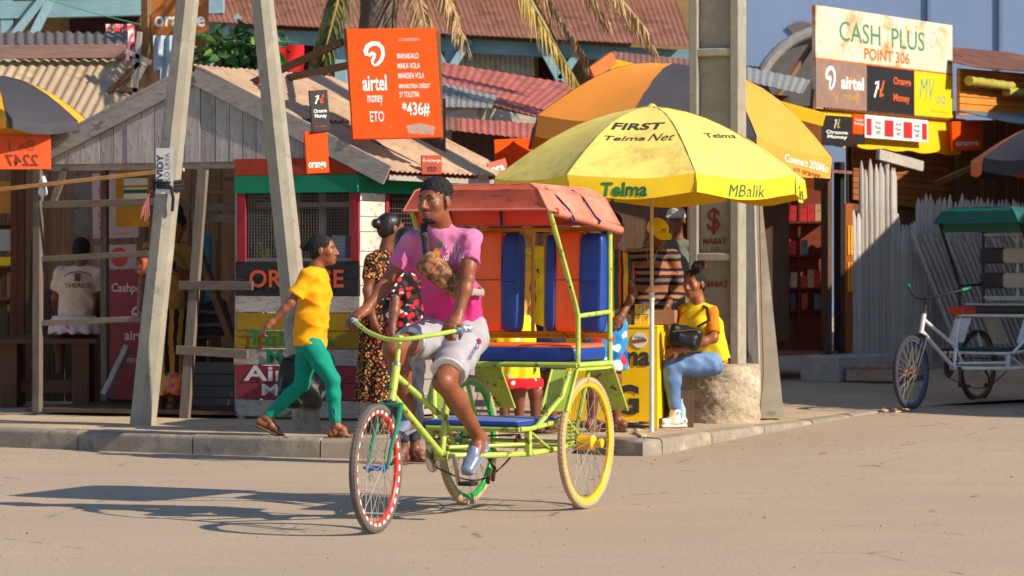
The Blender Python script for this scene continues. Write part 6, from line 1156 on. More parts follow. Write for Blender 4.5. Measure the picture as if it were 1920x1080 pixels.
    # yellow kiosk with the big rusted sign
    YB = mat('yellow_tin', (232, 184, 14), .55, var=.08, c2=(180, 130, 20), m2=(.6, .7)); c1 = W(1535, 240, 31.0); PY = c1; f = lambda x, y, off=0: onpl(x, y, PY-NQ*off, NQ)
    ki = empty('yellow_kiosk', V(c1.x, c1.y, gz(c1.x, c1.y)), 'yellow fronted kiosk with scalloped awning and planked wall', 'kiosk'); 
    q = MB(); q.slab([f(1530, 262), f(1790, 282), f(1793, 208), f(1533, 190)], .04, NQ); q.build('fascia', YB, ki)
    q = MB(); vs = []; n = 24
    for k in range(n+1): t = k/n; a = f(1535, 208).lerp(f(1790, 225), t)+NQ*.05; e = f(1535, 258).lerp(f(1790, 278), t)+NQ*.09; vs += [a, e, e-V(0, 0, .07+.03*abs(math.sin(t*math.pi*5)))]
    q.add(vs, [(k*3+j, k*3+3+j, k*3+4+j, k*3+1+j) for k in range(n) for j in range(2)]); q.build('awning', YB, ki, smooth=20)
    q = MB(); q.corr(f(1528, 203)+NQ*.12, f(1795, 226)+NQ*.12, f(1795, 222)-NQ*.2, f(1528, 199)-NQ*.2, .07, .012, UP); q.build('eave_sheet', BROWNT, ki)
    for k in range(5): q = MB(); z0 = 312+k*-11; q.slab([f(1600, 330-k*11, .25), f(1798, 350-k*12.5, .25), f(1798, 338.5-k*12.5, .25), f(1600, 320-k*11, .25)], .03, NQ); q.build('plank', wood('orange_brown_plank', (150, 92, 46), ax=0), ki)
    for k in range(4): q = MB(); q.slab([f(1600, 374-k*11, .25), f(1798, 400-k*12.5, .25), f(1798, 388.5-k*12.5, .25), f(1600, 364-k*11, .25)], .03, NQ); q.build('plank', wood('orange_brown_plank', (150, 92, 46), ax=0), ki)
    q = MB(); q.slab([f(1590, 480, .31), f(1802, 500, .31), f(1802, 280, .31), f(1590, 262, .31)], .03, NQ); q.build('wall', wood('brown_wall_board', (110, 76, 50), ax=2), ki)
    for x in (1660, 1795): q = MB(); a = f(x, 300, .2); q.tube([V(a.x, a.y, gz(a.x, a.y)), V(a.x, a.y, 3.0)], .05, 10); q.build('post', mat('mossy_bamboo', (110, 120, 50), .6, var=.3, st=(1, 1, .3)) if x > 1700 else OLDW, ki)
    RU = mat('rusted_white', (226, 200, 168), .6, var=.08, scale=3, c2=(206, 118, 50), m2=(.50, .66), s2=2.4, c3=(232, 222, 206), m3=(.5, .7)); TL, TR, BL = f(1545, 14, -.1), f(1799, 52, -.1), f(1530, 203, -.1); BR = f(1790, 223, -.1); sg, M, w, h = board('billboard', TL, TR, BL+(TL-BL)*.0, .05, RU, 'large rust streaked billboard with green lettering on the yellow kiosk', 'sign')
    CG = mat('sea_green_print', (66, 132, 96), .6, c2=(200, 180, 150), m2=(.64, .72), s2=12); OP = mat('orange_print', (216, 92, 30), .6); BRN = mat('taupe_panel', (140, 112, 98), .6, c2=(206, 130, 60), m2=(.55, .7), s2=2.5); GOLD = mat('gold_print', (190, 150, 40), .6); TEAL = mat('teal_print', (40, 150, 120), .6)
    text('CASH  PLUS', M, w*.47, h*.785, w*.62, h*.20, CG, sg, bold=.005); text('POINT 306', M, w*.5, h*.59, w*.33, h*.115, OP, sg, bold=.01)
    for x0, x1, m in ((0, .35, BRN), (.352, .70, BLK), (.702, 1, YEL)): flat('sign_panel', [(w*x0, .01), (w*x1, .01), (w*x1, h*.475), (w*x0, h*.475)], M, m, sg, .003)
    flat('sign_line', [(0, h*.476), (w, h*.476), (w, h*.492), (0, h*.492)], M, OP, sg, .004)
    airtel_mark(M, w*.10, h*.30, .26, WHT, sg); text('airtel', M, w*.25, h*.28, w*.16, h*.13, WHT, sg, bold=.03); text('money', M, w*.24, h*.13, w*.11, h*.06, GOLD, sg); arrows(M, w*.44, h*.25, .24, WHT, OP, sg); text('Orange', M, w*.61, h*.34, w*.13, h*.10, OP, sg, bold=.02); text('Money', M, w*.605, h*.17, w*.12, h*.10, OP, sg, bold=.02); text('MV', M, w*.80, h*.30, w*.12, h*.22, TEAL, sg, shear=.25); text('ola', M, w*.905, h*.22, w*.07, h*.12, TEAL, sg, shear=.25); text('Mobile Money', M, w*.9, h*.075, w*.15, h*.04, GOLD, sg)
    b = MB(); b.beam(f(1538, 60, .1), f(1448, 195, .1), .05, .05); b.build('strut', BRNW, sg); b = MB(); b.beam(f(1540, 10, -.06), f(1522, 215, -.06), .05, .05); b.build('edge_post', BRNW, sg)
    o_, M, w, h = board('shop_sign', f(1540, 215, -.2), f(1598, 219, -.2), f(1540, 272, -.2), .02, BLK, 'black arrow panel hung at the corner of the yellow kiosk', 'sign'); arrows(M, w*.5, h*.74, .13, mat('print_grey', (190, 190, 190), .6), GOLD, o_); text('Orange\nMoney', M, w*.5, h*.36, w*.7, h*.3, WHT, o_, bold=.02)
    o_, M, w, h = board('shop_sign', f(1600, 214, -.18), f(1622, 216, -.18), f(1600, 270, -.18), .02, ORG, 'narrow orange price panel beside the black arrow panel', 'sign'); text('Fanded\nRecharge', M, w*.5, h*.75, w*.85, h*.25, WHT, o_); flat('sign_panel', [(0, 0), (w, 0), (w, h*.35), (0, h*.35)], M, BLK, o_, .003)
    o_, M, w, h = board('poster', f(1622, 215, -.2), f(1740, 226, -.2), f(1622, 258, -.2), .01, WHT, 'white poster with red blocks on the yellow kiosk awning', 'poster')
    for x0, x1 in ((.02, .10), (.30, .44), (.60, .74), (.90, .98)): flat('print_block', [(w*x0, h*.12), (w*x1, h*.12), (w*x1, h*.85), (w*x0, h*.85)], M, PRED, o_, .003)
    for x in (.2, .52, .82): text('Airtel\nMoney\n100%', M, w*x, h*.5, w*.1, h*.6, PBL, o_)
    o_, M, w, h = board('shop_sign', f(1786, 228, -.25), f(1841, 227, -.25), f(1787, 283, -.25), .03, ORG, 'square orange panel with white lettering at the end of the yellow kiosk', 'sign'); text('orange', M, w*.48, h*.2, w*.78, h*.2, WHT, o_, bold=.02)
    # timber shop at the far right
    PT = W(1800, 240, 33.4); g = lambda x, y, off=0: onpl(x, y, PT-NQ*off, NQ); ts = empty('timber_shop', V(PT.x, PT.y, gz(PT.x, PT.y)), 'orange timber shop with bamboo poles and grey tin awning', 'shop'); OW = wood('honey_plank', (206, 132, 52), .25, .1, 0); 
    for k in range(6): q = MB(); q.slab([g(1800, 206-k*13), g(2080, 226-k*12), g(2080, 215-k*12), g(1800, 194.5-k*13)], .03, NQ); q.build('plank', OW, ts)
    q = MB(); q.slab([g(1798, 215, .05), g(2080, 232, .05), g(2080, 150, .05), g(1798, 128, .05)], .03, NQ); q.build('wall', OW, ts)
    q = MB(); q.corr(g(1790, 128)+NQ*.3, g(2080, 152)+NQ*.3, g(2080, 130)-NQ*1.5+V(0, 0, .3), g(1790, 106)-NQ*1.5+V(0, 0, .3), .07, .012); q.build('roof_sheet', BROWNT, ts)
    BMB = mat('bamboo', (176, 160, 70), .5, var=.25, st=(.3, 1, 1), c2=(120, 130, 50), m2=(.5, .65))
    for a, e in (((1800, 152), (1880, 163)), ((1870, 172), (2080, 190))): q = MB(); A_, B_ = g(*a)+NQ*.12, g(*e)+NQ*.12; q.tube([A_.lerp(B_, k/8) for k in range(9)], [.055 if k % 2 else .062 for k in range(9)], 12); q.build('bamboo_pole', BMB, ts)
    q = MB(); q.corr(g(1795, 208)+NQ*.02, g(2080, 222)+NQ*.02, g(2080, 262)+NQ*.75, g(1800, 232)+NQ*.65, .076, .012, (NQ*.3+UP).normalized()); q.build('awning_sheet', mat('blue_grey_tin', (130, 146, 160), .4, .4), ts)
    for k in range(10): q = MB(); x = 1800+k*22; q.slab([g(x, 560, .3), g(x+20, 560, .3), g(x+20, 225, .3), g(x, 225, .3)], .03, NQ); q.build('wall_board', wood('brown_wall_board', (110, 76, 50), ax=2), ts)
    q = MB(); q.beam(g(1740, 345)+NQ*.1, g(1895, 254)+NQ*.5, .05, .07); q.build('strut', BRNW, ts)
    # dusty-blue hall behind, with a barrel vault
    hb = empty('blue_hall', V(12, 50, 0), 'large plain dusty blue building rising behind the shops', 'building'); BW = mat('dusty_blue_plaster', (118, 138, 170), .9, var=.07, scale=.6, bs=20, bump=.1, c2=(150, 164, 184), m2=(.56, .75), s2=.5, c3=(100, 118, 146), m3=(.6, .75), s3=.8); q = MB(); q.box((12.5, 53, 5), (22, 6, 10.4)); q.build('wall', BW, hb)
    for x in (1742, 1876): q = MB(); a = W(x, 60, 49.96); q.box((a.x, 49.97, 5), (.06, .06, 10)); q.build('downpipe', mat('pipe_blue', (100, 118, 146), .7), hb)
    q = MB(); a = W(1502, 56, 49.98); q.add([a+V(.22*math.cos(k*.7)*(1+.3*math.sin(k*2)), -.02, .16*math.sin(k*.7)) for k in range(9)], [tuple(range(9))]); q.build('bare_patch', mat('bare_plaster', (104, 96, 92), .9), hb)
    vt = empty('barrel_vault', W(1560, 150, 44), 'grey barrel vaulted roof with pale rim in front of the blue building', 'building'); n = 24; rr = 1.25; c = W(1560, 205, 44); q = MB(); vs = [c+V(rr*math.cos(math.pi*k/n), y, rr*math.sin(math.pi*k/n)) for y in (0, 4) for k in range(n+1)]; q.add(vs, [(k, k+1, n+2+k, n+1+k) for k in range(n)]+[tuple(range(n+1))[::-1]]); q.build('vault', mat('vault_grey', (96, 90, 88), .9), vt); q = MB(); q.tube([c+V((rr+.03)*math.cos(math.pi*k/n), -.05, (rr+.03)*math.sin(math.pi*k/n)) for k in range(n+1)], .09, 8); q.build('rim', mat('vault_rim', (150, 146, 142), .9), vt)
    # building across the side street that throws the afternoon shade
    ob = empty('corner_house', V(9, 28, 0), 'plain two storey house across the side street', 'house'); CW = mat('cream_plaster', (190, 176, 150), .9)
    for nm, pts, z in (('lower_wall', [(9.7, 20.75), (7.9, 23.05), (7.3, 29.3), (7.4, 37), (14, 37), (14, 20.75)], 4.15), ('upper_wall', [(7.32, 29.7), (7.42, 36.9), (13.9, 36.9), (13.9, 29.7)], 4.45)): q = MB(); q.slab([V(x, y, z) for x, y in (pts[::-1] if nm == 'lower_wall' else pts[::-1])], z+.1, UP); q.build(nm, CW, ob, smooth=0)
# ------------------------------------------------------------ roofs, house and trees behind, left stall goods, parked rickshaw
def rect_roof(name, quads, m, label, cat='roof', pitch=.08):
    pass
def build_back():
    rnd = random.Random(9)
    # house with blue timber and rusty roof
    d = 35.0; hs = empty('timber_house', W(700, 500, d), 'long house with pale blue timber frame and brown rusted tin roof behind the stalls', 'house'); BL = paintw('pale_blue_timber', (132, 166, 174), 0, (150, 120, 100), (.62, .72)); BV = paintw('pale_blue_post', (140, 172, 180), 2, (150, 120, 100), (.62, .72)); OCW = mat('ochre_plaster', (150, 120, 76), .9, var=.15); DKB = wood('maroon_shutter', (66, 34, 28), ax=0)
    E = lambda x, y, dd=0: W(x, y, d+dd)
    n = 12
    for i in range(n):                                                    # roof sheets, eave sloping gently down to the right
        x0, x1 = 380+i*76, 380+(i+1)*76+5; e0, e1 = 40+i*3.9, 40+(i+1)*3.9; b = MB(); b.corr(E(x0, e0), E(x1, e1), E(x1-60, e1-175, 3.2), E(x0-60, e0-175, 3.2), .066, .0055, (V(0, -.55, .83)).normalized(), sub=5); b.build('roof_sheet', BROWNT, hs)
    for i in range(6): x0, x1 = -120+i*90, -120+(i+1)*90+5; b = MB(); b.corr(E(x0, -55), E(x1, -55), E(x1-60, -230, 3.2), E(x0-60, -230, 3.2), .066, .0055, (V(0, -.55, .83)).normalized(), sub=5); b.build('roof_sheet', BROWNT, hs)
    def bm(a, c, w, t, m=BL, nm='beam'): b = MB(); b.beam(a, c, w, t); b.build(nm, m, hs)
    bm(E(380, 62, .3), E(1300, 108, .3), .12, .18); bm(E(-80, 22, .3), E(420, 10, .3), .14, .22); 
    for x, y0 in ((15, -60), (400, 0), (640, 40), (845, 60), (1050, 80), (1285, 95)): bm(E(x, 520, .35), E(x, y0, .35), .2, .16, BV, 'post')
    for a, c in (((20, 75), (88, -10)), ((60, 70), (100, -10)), ((415, 70), (450, 30)), ((845, 130), (880, 75)), ((1050, 150), (1012, 82)), ((1050, 150), (1090, 90)), ((830, 120), (800, 65))): bm(E(*a, .2), E(*c, .2), .12, .1, BV, 'brace')
    b = MB(); b.box(E(600, 300, 1.6)+V(0, 0, 0), (10.5, .2, 7.5)); b.build('wall', OCW, hs)
    b = MB(); b.corr(E(858, 142, .9), E(1002, 142, .9), E(998, 84, .9), E(858, 84, .9), .066, .0055, (0, -1, 0)); b.build('wall_sheet', mat('white_tin', (214, 210, 204), .6, c2=(150, 130, 110), m2=(.55, .7)), hs)
    for x0, x1, y0, y1 in ((130, 262, 10, 130), (1010, 1050, 90, 170), (420, 540, 60, 140), (560, 640, 60, 130)): b = MB(); b.slab([E(x0, y1, 1.2), E(x1, y1, 1.2), E(x1, y0, 1.2), E(x0, y0, 1.2)], .04, (0, -1, 0)); b.build('shutter', DKB, hs)
    # washing
    for x, y, w_, h_, m, lb in ((225, 45, .32, .30, fabric('red_white_cloth', (196, 60, 70), c2=(226, 214, 206), m2=(.5, .54), s2=14), 'red and white cloth hanging on the line before the blue timber house'), (245, 78, .22, .5, fabric('pink_cloth', (150, 90, 100)), 'dusty pink cloth hanging below the ochre board'), (308, 66, .25, .55, fabric('pale_blue_cloth', (170, 186, 196)), 'pale blue cloth hanging beside the ochre board'), (528, 84, .5, .3, fabric('red_cloth', (206, 40, 40)), 'bright red cloth hanging behind the leafy tree')):
        b = MB(); c = W(x, y, 30.5); vs = []
        for j in range(7):
            for i in range(9): vs.append(c+V((i/8-.5)*w_, .03*math.sin(i*1.7+j*.4), -j/6*h_))
        b.add(vs, [(j*9+i, j*9+i+1, (j+1)*9+i+1, (j+1)*9+i) for j in range(6) for i in range(8)]); tag(b.build('hanging_cloth', m, smooth=60), lb, 'cloth')
    b = MB(); b.tube([W(60, -10, 30.5).lerp(W(560, 80, 30.5), k/10)-V(0, 0, .12*math.sin(math.pi*k/10)) for k in range(11)], .006, 5); tag(b.build('washing_line', mat('green_rope', (40, 150, 110), .7)), 'green rope washing line in front of the blue timber house', 'rope')
    # corrugated shed at the left
    sd = empty('tin_shed', W(120, 600, 27.2), 'low shed with ribbed beige tin roof at the left behind the plank hut', 'shed'); TT = mat('beige_tin', (172, 150, 122), .55, .2, var=.15, scale=3, c2=(130, 96, 70), m2=(.55, .7), s2=3, rnd=.06)
    q = lambda x, y, dd=0: W(x, y, 27.2+dd)
    for i in range(4): x0 = -90+i*92; b = MB(); b.corr(q(x0-60, 228), q(x0+36, 228), q(x0+97, 112, 1.1), q(x0+2, 112, 1.1), .10, .013, V(0, -.6, .8).normalized()); b.build('roof_sheet', TT, sd)
    for i in range(3): x0 = -100+i*112; b = MB(); b.corr(q(x0, 84, 1.0), q(x0+116, 84, 1.0), q(x0+116, 60, 2.2), q(x0, 60, 2.2), .10, .014, V(0, -.4, .9).normalized()); b.build('ridge_sheet', mat('dark_tin', (104, 92, 84), .6, .3), sd)
    b = MB(); b.beam(q(-100, 98, .95), q(236, 96, .95), .04, .14); b.build('fascia', wood('pinkish_board', (140, 110, 100), ax=0), sd)
    for i in range(8): b = MB(); x = 150+i*12; b.slab([q(x, 330, .6), q(x+11, 330, .6), q(x+11, 225-i*14, .6), q(x, 228-i*14, .6)], .02, (0, -1, 0)); b.build('gable_board', wood('pale_board', (170, 150, 128), ax=2), sd)
    for a, c in (((206, 172), (262, 118)), ((252, 190), (262, 60)), ((225, 168), (282, 170)), ((205, 196), (262, 200)), ((236, 96), (284, 118))): b = MB(); b.beam(q(*a, .5), q(*c, .5), .05, .06, (0, -1, 0)); b.build('frame_batten', BRNW if a[0] < 230 else OLDW, sd)
    b = MB(); b.slab([q(205, 250, .9), q(300, 250, .9), q(300, 130, .9), q(205, 160, .9)], .03, (0, -1, 0)); b.build('wall', DARKW, sd)
    # red and grey roofs between hut and parasols
    r1 = empty('tin_roofed_stall', W(950, 600, 28), 'stall with faded red tin roof sheets behind the plank hut', 'stall'); q = lambda x, y, dd=0: W(x, y, 28+dd)
    for i in range(4): f0, f1 = i/4, (i+1)/4+.02; a0, a1 = q(800, 160).lerp(q(1030, 226, -.3), f0), q(800, 160).lerp(q(1030, 226, -.3), f1); c0, c1 = q(800, 112, 1.5).lerp(q(1120, 165, 1.3), f0), q(800, 112, 1.5).lerp(q(1120, 165, 1.3), f1); b = MB(); b.corr(a0, a1, c1, c0, .066, .0055, V(.1, -.6, .8).normalized()); b.build('roof_sheet', REDT, r1)
    for i in range(2): f0, f1 = i/2, (i+1)/2+.02; A_, B_ = q(805, 200, -.8), q(920, 202, -.9); C_, D_ = q(930, 176, -.1), q(805, 150, -.1); b = MB(); b.corr(A_.lerp(B_, f0), A_.lerp(B_, f1), D_.lerp(C_, f1), D_.lerp(C_, f0), .066, .0055, V(0, -.6, .8).normalized()); b.build('roof_sheet', GREYT, r1)
    b = MB(); b.slab([q(805, 228, -.7), q(895, 224, -.8), q(895, 196, -.8), q(805, 200, -.7)], .03, (0, -1, 0)); b.build('gable_board', wood('whitish_board', (180, 172, 160), ax=0), r1); b = MB(); b.slab([q(896, 226, -.6), q(1020, 250, -.4), q(1020, 224, -.4), q(896, 196, -.6)], .03, (0, -1, 0)); b.build('gable_board', wood('whitish_board', (180, 172, 160), ax=0), r1)
    for i in range(3): f0, f1 = i/3, (i+1)/3+.02; A_, B_ = q(790, 238, -2.2), q(1010, 262, -2.0); C_, D_ = q(1010, 232, -1), q(790, 216, -1); b = MB(); b.corr(A_.lerp(B_, f0), A_.lerp(B_, f1), D_.lerp(C_, f1), D_.lerp(C_, f0), .066, .0055, V(0, -.5, .86).normalized()); b.build('roof_sheet', REDT if i else BROWNT, r1)
    for x in (840, 960, 1080): b = MB(); b.beam(q(x, 640, .2), q(x, 190, .2), .08, .08, (0, -1, 0)); b.build('post', OLDW, r1)
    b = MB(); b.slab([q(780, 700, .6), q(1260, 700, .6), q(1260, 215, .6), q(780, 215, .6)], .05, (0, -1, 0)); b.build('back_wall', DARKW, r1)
    b = MB(); b.slab([q(1095, 150, .4), q(1190, 160, .4), q(1240, 110, .4), q(1150, 98, .4)], .04, (0, -1, 0))
    y1 = empty('yellow_trimmed_hut', W(1200, 600, 29.5), 'hut with yellow eave boards and brown tin roof behind the orange parasol', 'hut'); q = lambda x, y, dd=0: W(x, y, 29.5+dd)
    for i in range(3): f0, f1 = i/3, (i+1)/3+.02; A_, B_ = q(1145, 112), q(1440, 175); C_, D_ = q(1420, 125, 2), q(1150, 96, 2); b = MB(); b.corr(A_.lerp(B_, f0), A_.lerp(B_, f1), D_.lerp(C_, f1), D_.lerp(C_, f0), .066, .0055, V(0, -.5, .86).normalized()); b.build('roof_sheet', BROWNT, y1)
    for i in range(2): A_, B_ = q(1400, 152, -1.5), q(1505, 176, -1.5); C_, D_ = q(1520, 150, .5), q(1400, 125, .5); b = MB(); b.corr(A_.lerp(B_, i/2), A_.lerp(B_, (i+1)/2), D_.lerp(C_, (i+1)/2), D_.lerp(C_, i/2), .066, .0055, V(0, -.5, .86).normalized()); b.build('roof_sheet', GREYT, y1)
    b = MB(); b.beam(q(1145, 124), q(1440, 190), .05, .16); b.build('eave_board', YEL, y1); b = MB(); b.beam(q(1108, 138, -.3), q(1150, 108, -.1), .05, .14); b.build('eave_board', mat('orange_board', (196, 104, 40), .7), y1); b = MB(); b.slab([q(1110, 640, .5), q(1480, 640, .5), q(1480, 180, .5), q(1110, 150, .5)], .05, (0, -1, 0)); b.build('wall', DARKW, y1)
    b = MB(); b.beam(q(1395, 185, -1.6), q(1545, 225, -1.6), .05, .14); b.build('eave_board', YEL, y1); b = MB(); b.slab([q(1395, 330, -1.4), q(1540, 330, -1.4), q(1540, 215, -1.4), q(1395, 195, -1.4)], .04, (0, -1, 0)); b.build('wall_boards', wood('orange_brown_plank', (150, 92, 46), ax=0), y1)
    # coconut palm
    pm = empty('palm_tree', W(712, 700, 27.5), 'coconut palm with dry hanging fronds rising behind the orange billboard', 'palm'); cr = W(720, -230, 27.5); base = W(705, 740, 27.5); b = MB(); n = 30; b.tube([base.lerp(cr, k/n)+V(.05*math.sin(k*.25), 0, 0) for k in range(n+1)], [.21-.03*k/n+.012*(k % 2) for k in range(n+1)], 14); b.build('trunk', mat('palm_trunk', (128, 112, 98), .9, var=.3, st=(1, 1, 5), bs=30, bump=.6, bd=.02), pm)
    GRN = mat('frond_green', (96, 104, 40), .6, var=.3, rnd=.1); DRY = mat('frond_dry', (170, 140, 100), .8, var=.25, rnd=.1); YLW = mat('frond_yellow', (160, 136, 62), .7, var=.3)
    def frond(pts, m, n=130, L_=.55, nm='frond', hang=.9):
        pts = [Vector(p) for p in pts]; sp = []
        for i in range(n+1):
            t = i/n*(len(pts)-1); k = min(int(t), len(pts)-2); s_ = t-k; p0, p1, p2, p3 = pts[max(k-1, 0)], pts[k], pts[k+1], pts[min(k+2, len(pts)-1)]; sp.append(.5*((2*p1)+(p2-p0)*s_+(2*p0-5*p1+4*p2-p3)*s_*s_+(3*p1-p0-3*p2+p3)*s_**3))
        b = MB(); b.m(1).tube(sp[::3], [.025*(1-.8*i/(len(sp[::3])-1))+.004 for i in range(len(sp[::3]))], 6); b.m(0)
        for i in range(8, n):
            d_ = (sp[i+1]-sp[i-1]).normalized(); sd_ = d_.cross(UP); sd_ = sd_.normalized() if sd_.length > .05 else V(1, 0, 0); ll = L_*(.45+.55*math.sin(math.pi*min(1, .12+i/n)))*rnd.uniform(.75, 1.1)
            for q_ in (-1, 1):
                o = (sd_*q_*(1-hang*.6)+d_*.35-UP*hang*rnd.uniform(.8, 1.2)+V(rnd.uniform(-.15, .15), rnd.uniform(-.15, .15), 0)).normalized(); m1 = sp[i]+(sd_*q_*.45+d_*.35-UP*.2).normalized()*ll*.3; e = m1+o*ll*.7; w_ = V(rnd.uniform(-1, 1), rnd.uniform(-1, 1), .2).normalized()*.013; b.add([sp[i]-w_*.6, sp[i]+w_*.6, m1+w_, e, m1-w_], [(0, 1, 2, 4), (4, 2, 3)])
        b.build(nm, m, pm, smooth=0)
    c = cr
    def to(x, y, dd, up_, m, **k): e = W(x, y, 27.5+dd); md = c.lerp(e, .55)+V(0, 0, up_); frond([c, c.lerp(md, .5)+V(0, 0, up_*.4), md, e.lerp(md, .3)+V(0, 0, -.0), e], m, **k)
    YG = [YLW, YLW]
    to(1080, 150, -.4, .55, [YLW, GRN], hang=1.0, L_=.62); to(1055, 100, .2, .75, [DRY, DRY], hang=1.0, L_=.6); to(1215, 60, -.2, .75, [DRY, DRY], hang=1.1, L_=.5); to(1140, 40, .6, .9, [DRY, GRN], hang=1.0); to(605, 115, -.8, .25, [GRN, YLW], hang=.9, L_=.5); to(800, 60, -.9, .2, [DRY, DRY], hang=.9, L_=.5); to(850, 40, .2, .35, [DRY, GRN], hang=.8); to(1100, 110, .1, .6, [DRY, DRY], hang=1.1, L_=.6); to(1030, 60, -.3, .6, [DRY, DRY], hang=1.1, L_=.6); to(1230, 95, .0, .7, [DRY, DRY], hang=1.2, L_=.45); to(580, 125, -.2, .3, [YLW, DRY], hang=1.0, L_=.5); to(870, 75, -.5, .3, [DRY, DRY], hang=.9, L_=.5); to(480, -60, .5, .6, [GRN, GRN]); to(960, -90, 1.4, .8, [GRN, GRN]); to(780, -120, -2.2, .6, [GRN, GRN]); to(640, -160, 2.0, .7, [GRN, GRN])
    # leafy tree
    lt = empty('leafy_tree', W(440, 700, 26.6), 'small broad leaved green tree behind the hut ridge', 'tree'); b = MB(); b.tube([W(445, 760, 26.6), W(440, 300, 26.6), W(435, 90, 26.6)], [.06, .045, .02], 8)
    for a in ((400, 100), (475, 90), (440, 60), (505, 110), (380, 115)): b.tube([W(440, 190, 26.6), W(*a, 26.6+rnd.uniform(-.3, .3))], [.025, .01], 6)
    b.build('trunk', mat('bark_brown', (96, 78, 60), .9), lt); b = MB(); 
    for i in range(420):
        x, y = rnd.gauss(445, 42), rnd.gauss(100, 24); 
        if abs(x-445) > 85 or y < 52: continue
        p = W(x, y, 26.6+rnd.gauss(0, .25)); u = V(rnd.uniform(-1, 1), rnd.uniform(-1, .4), rnd.uniform(-.7, .5)).normalized(); s_ = u.orthogonal().normalized(); s_ = (s_*math.cos(i)+u.cross(s_)*math.sin(i)); ln = rnd.uniform(.10, .17); w_ = ln*.27; nn = u.cross(s_)
        b.m(0 if rnd.random() < .8 else 1); b.add([p, p+u*ln*.35+s_*w_+nn*.01, p+u*ln*.75+s_*w_*.8, p+u*ln-nn*.02, p+u*ln*.75-s_*w_*.8, p+u*ln*.35-s_*w_+nn*.01], [(0, 1, 2, 3), (0, 3, 4, 5)])
    b.build('crown', [mat('leaf_green', (52, 92, 38), .45, var=.3, scale=5), mat('leaf_light', (96, 130, 50), .45, var=.2)], lt, smooth=0)
def build_goods():
    # bench in the open stall
    bn = empty('bench', W(60, 755, 25.2), 'dark brown plank bench in the open stall', 'bench'); BW = wood('bench_brown', (112, 72, 50), ax=0); p = lambda x, y, dd=0: W(x, y, 25.2+dd)
    b = MB(); b.slab([p(-60, 636, -.15), p(182, 636, -.15), p(182, 628, .25), p(-60, 628, .25)], .04, UP); b.build('seat', BW, bn)
    for x in (20, 155): b = MB(); b.box(V(p(x, 700).x, 25.25, .44), (.16, .34, .6), None, .006); b.build('leg', wood('bench_leg', (104, 70, 50), ax=2), bn)
    b = MB(); b.box(V(p(85, 700).x, 25.3, .33), (.66, .03, .12), None, .004); b.build('stretcher', BW, bn)
    # red booth, posters
    RB = mat('red_booth_paint', (134, 40, 44), .7, var=.15, scale=3, c2=(100, 40, 38), m2=(.55, .7)); o, M, w, h = board('red_booth', W(205, 508, 24.9), W(290, 508, 24.6), W(205, 748, 24.9), .45, RB, 'dark red wooden booth with white lettering at the back of the open stall', 'booth'); LW = mat('chalk_white', (206, 176, 172), .8); text('Cashpoint', M, w*.5, h*.86, w*.9, h*.09, LW, o, bold=.02); text('airtel', M, w*.62, h*.50, w*.55, h*.075, LW, o, bold=.02); text('money', M, w*.6, h*.30, w*.5, h*.05, LW, o); airtel_mark(M, w*.62, h*.66, .14, LW, o)
    def post(c, m, lb, rows): 
        o, M, w, h = board('poster', *c, .006, m, lb, 'poster')
        for s_, x, y, ww, hh, mm in rows: text(s_, M, w*x, h*y, w*ww, h*hh, mm, o)
        return o, M, w, h
    PP = mat('poster_pale', (186, 160, 158), .8, var=.06); o, M, w, h = post((W(176, 326, 25.3), W(262, 322, 25.1), W(174, 448, 25.3)), PP, 'pale pink price poster with red numbers in the open stall', (('50', .2, .72, .14, .1, PRED), ('10', .2, .36, .14, .1, PRED), ('20', .2, .2, .14, .1, PRED), ('airtel money', .6, .06, .35, .03, PBL)))
    o, M, w, h = post((W(218, 308, 24.6), W(282, 306, 24.4), W(216, 426, 24.6)), mat('poster_amber', (200, 140, 24), .7), 'amber tariff poster with green and white tables behind the leaning pole', ())
    for y in (.42, .66): flat('table', [(w*.25, h*y), (w*.95, h*y), (w*.95, h*(y+.2)), (w*.25, h*(y+.2))], M, WHT, o, .003); flat('table_head', [(w*.25, h*(y+.11)), (w*.95, h*(y+.11)), (w*.95, h*(y+.17)), (w*.25, h*(y+.17))], M, PGRN, o, .004)
    o, M, w, h = post((W(176, 460, 25.3), W(256, 458, 25.1), W(176, 506, 25.3)), PP, 'pale poster with a red disc above the red booth', ()); b = MB(); b.lathe([(0, 0), (.09, 0), (.09, .002)], M @ Matrix.Translation((w*.6, h*.5, .003)), 24); b.build('disc', PRED, o)
    post((W(140, 330, 25.5), W(174, 330, 25.5), W(140, 372, 25.5)), mat('poster_dim', (120, 110, 106), .8), 'small dim notice on the dark back wall, upper one', ()); post((W(140, 392, 25.5), W(174, 392, 25.5), W(140, 440, 25.5)), mat('poster_dim', (120, 110, 106), .8), 'small dim notice on the dark back wall, lower one', ())
    # stall further left
    fs = empty('side_stall', W(-20, 760, 25.8), 'dark side stall with shelves at the far left of the hut', 'stall'); p = lambda x, y, dd=0: W(x, y, 25.8+dd)
    for x in (28, 40, -60): b = MB(); b.beam(p(x, 760), p(x, 300), .07, .07, (0, -1, 0)); b.build('post', wood('red_brown_post', (104, 62, 44), ax=2), fs)
    b = MB(); b.slab([p(-300, 780, .7), p(60, 780, .7), p(60, 280, .7), p(-300, 280, .7)], .04, (0, -1, 0)); b.build('back_wall', DARKW, fs)
    for y in (420, 500, 560): b = MB(); b.beam(p(-120, y, .3), p(26, y, .3), .3, .03); b.build('shelf', BRNW, fs)
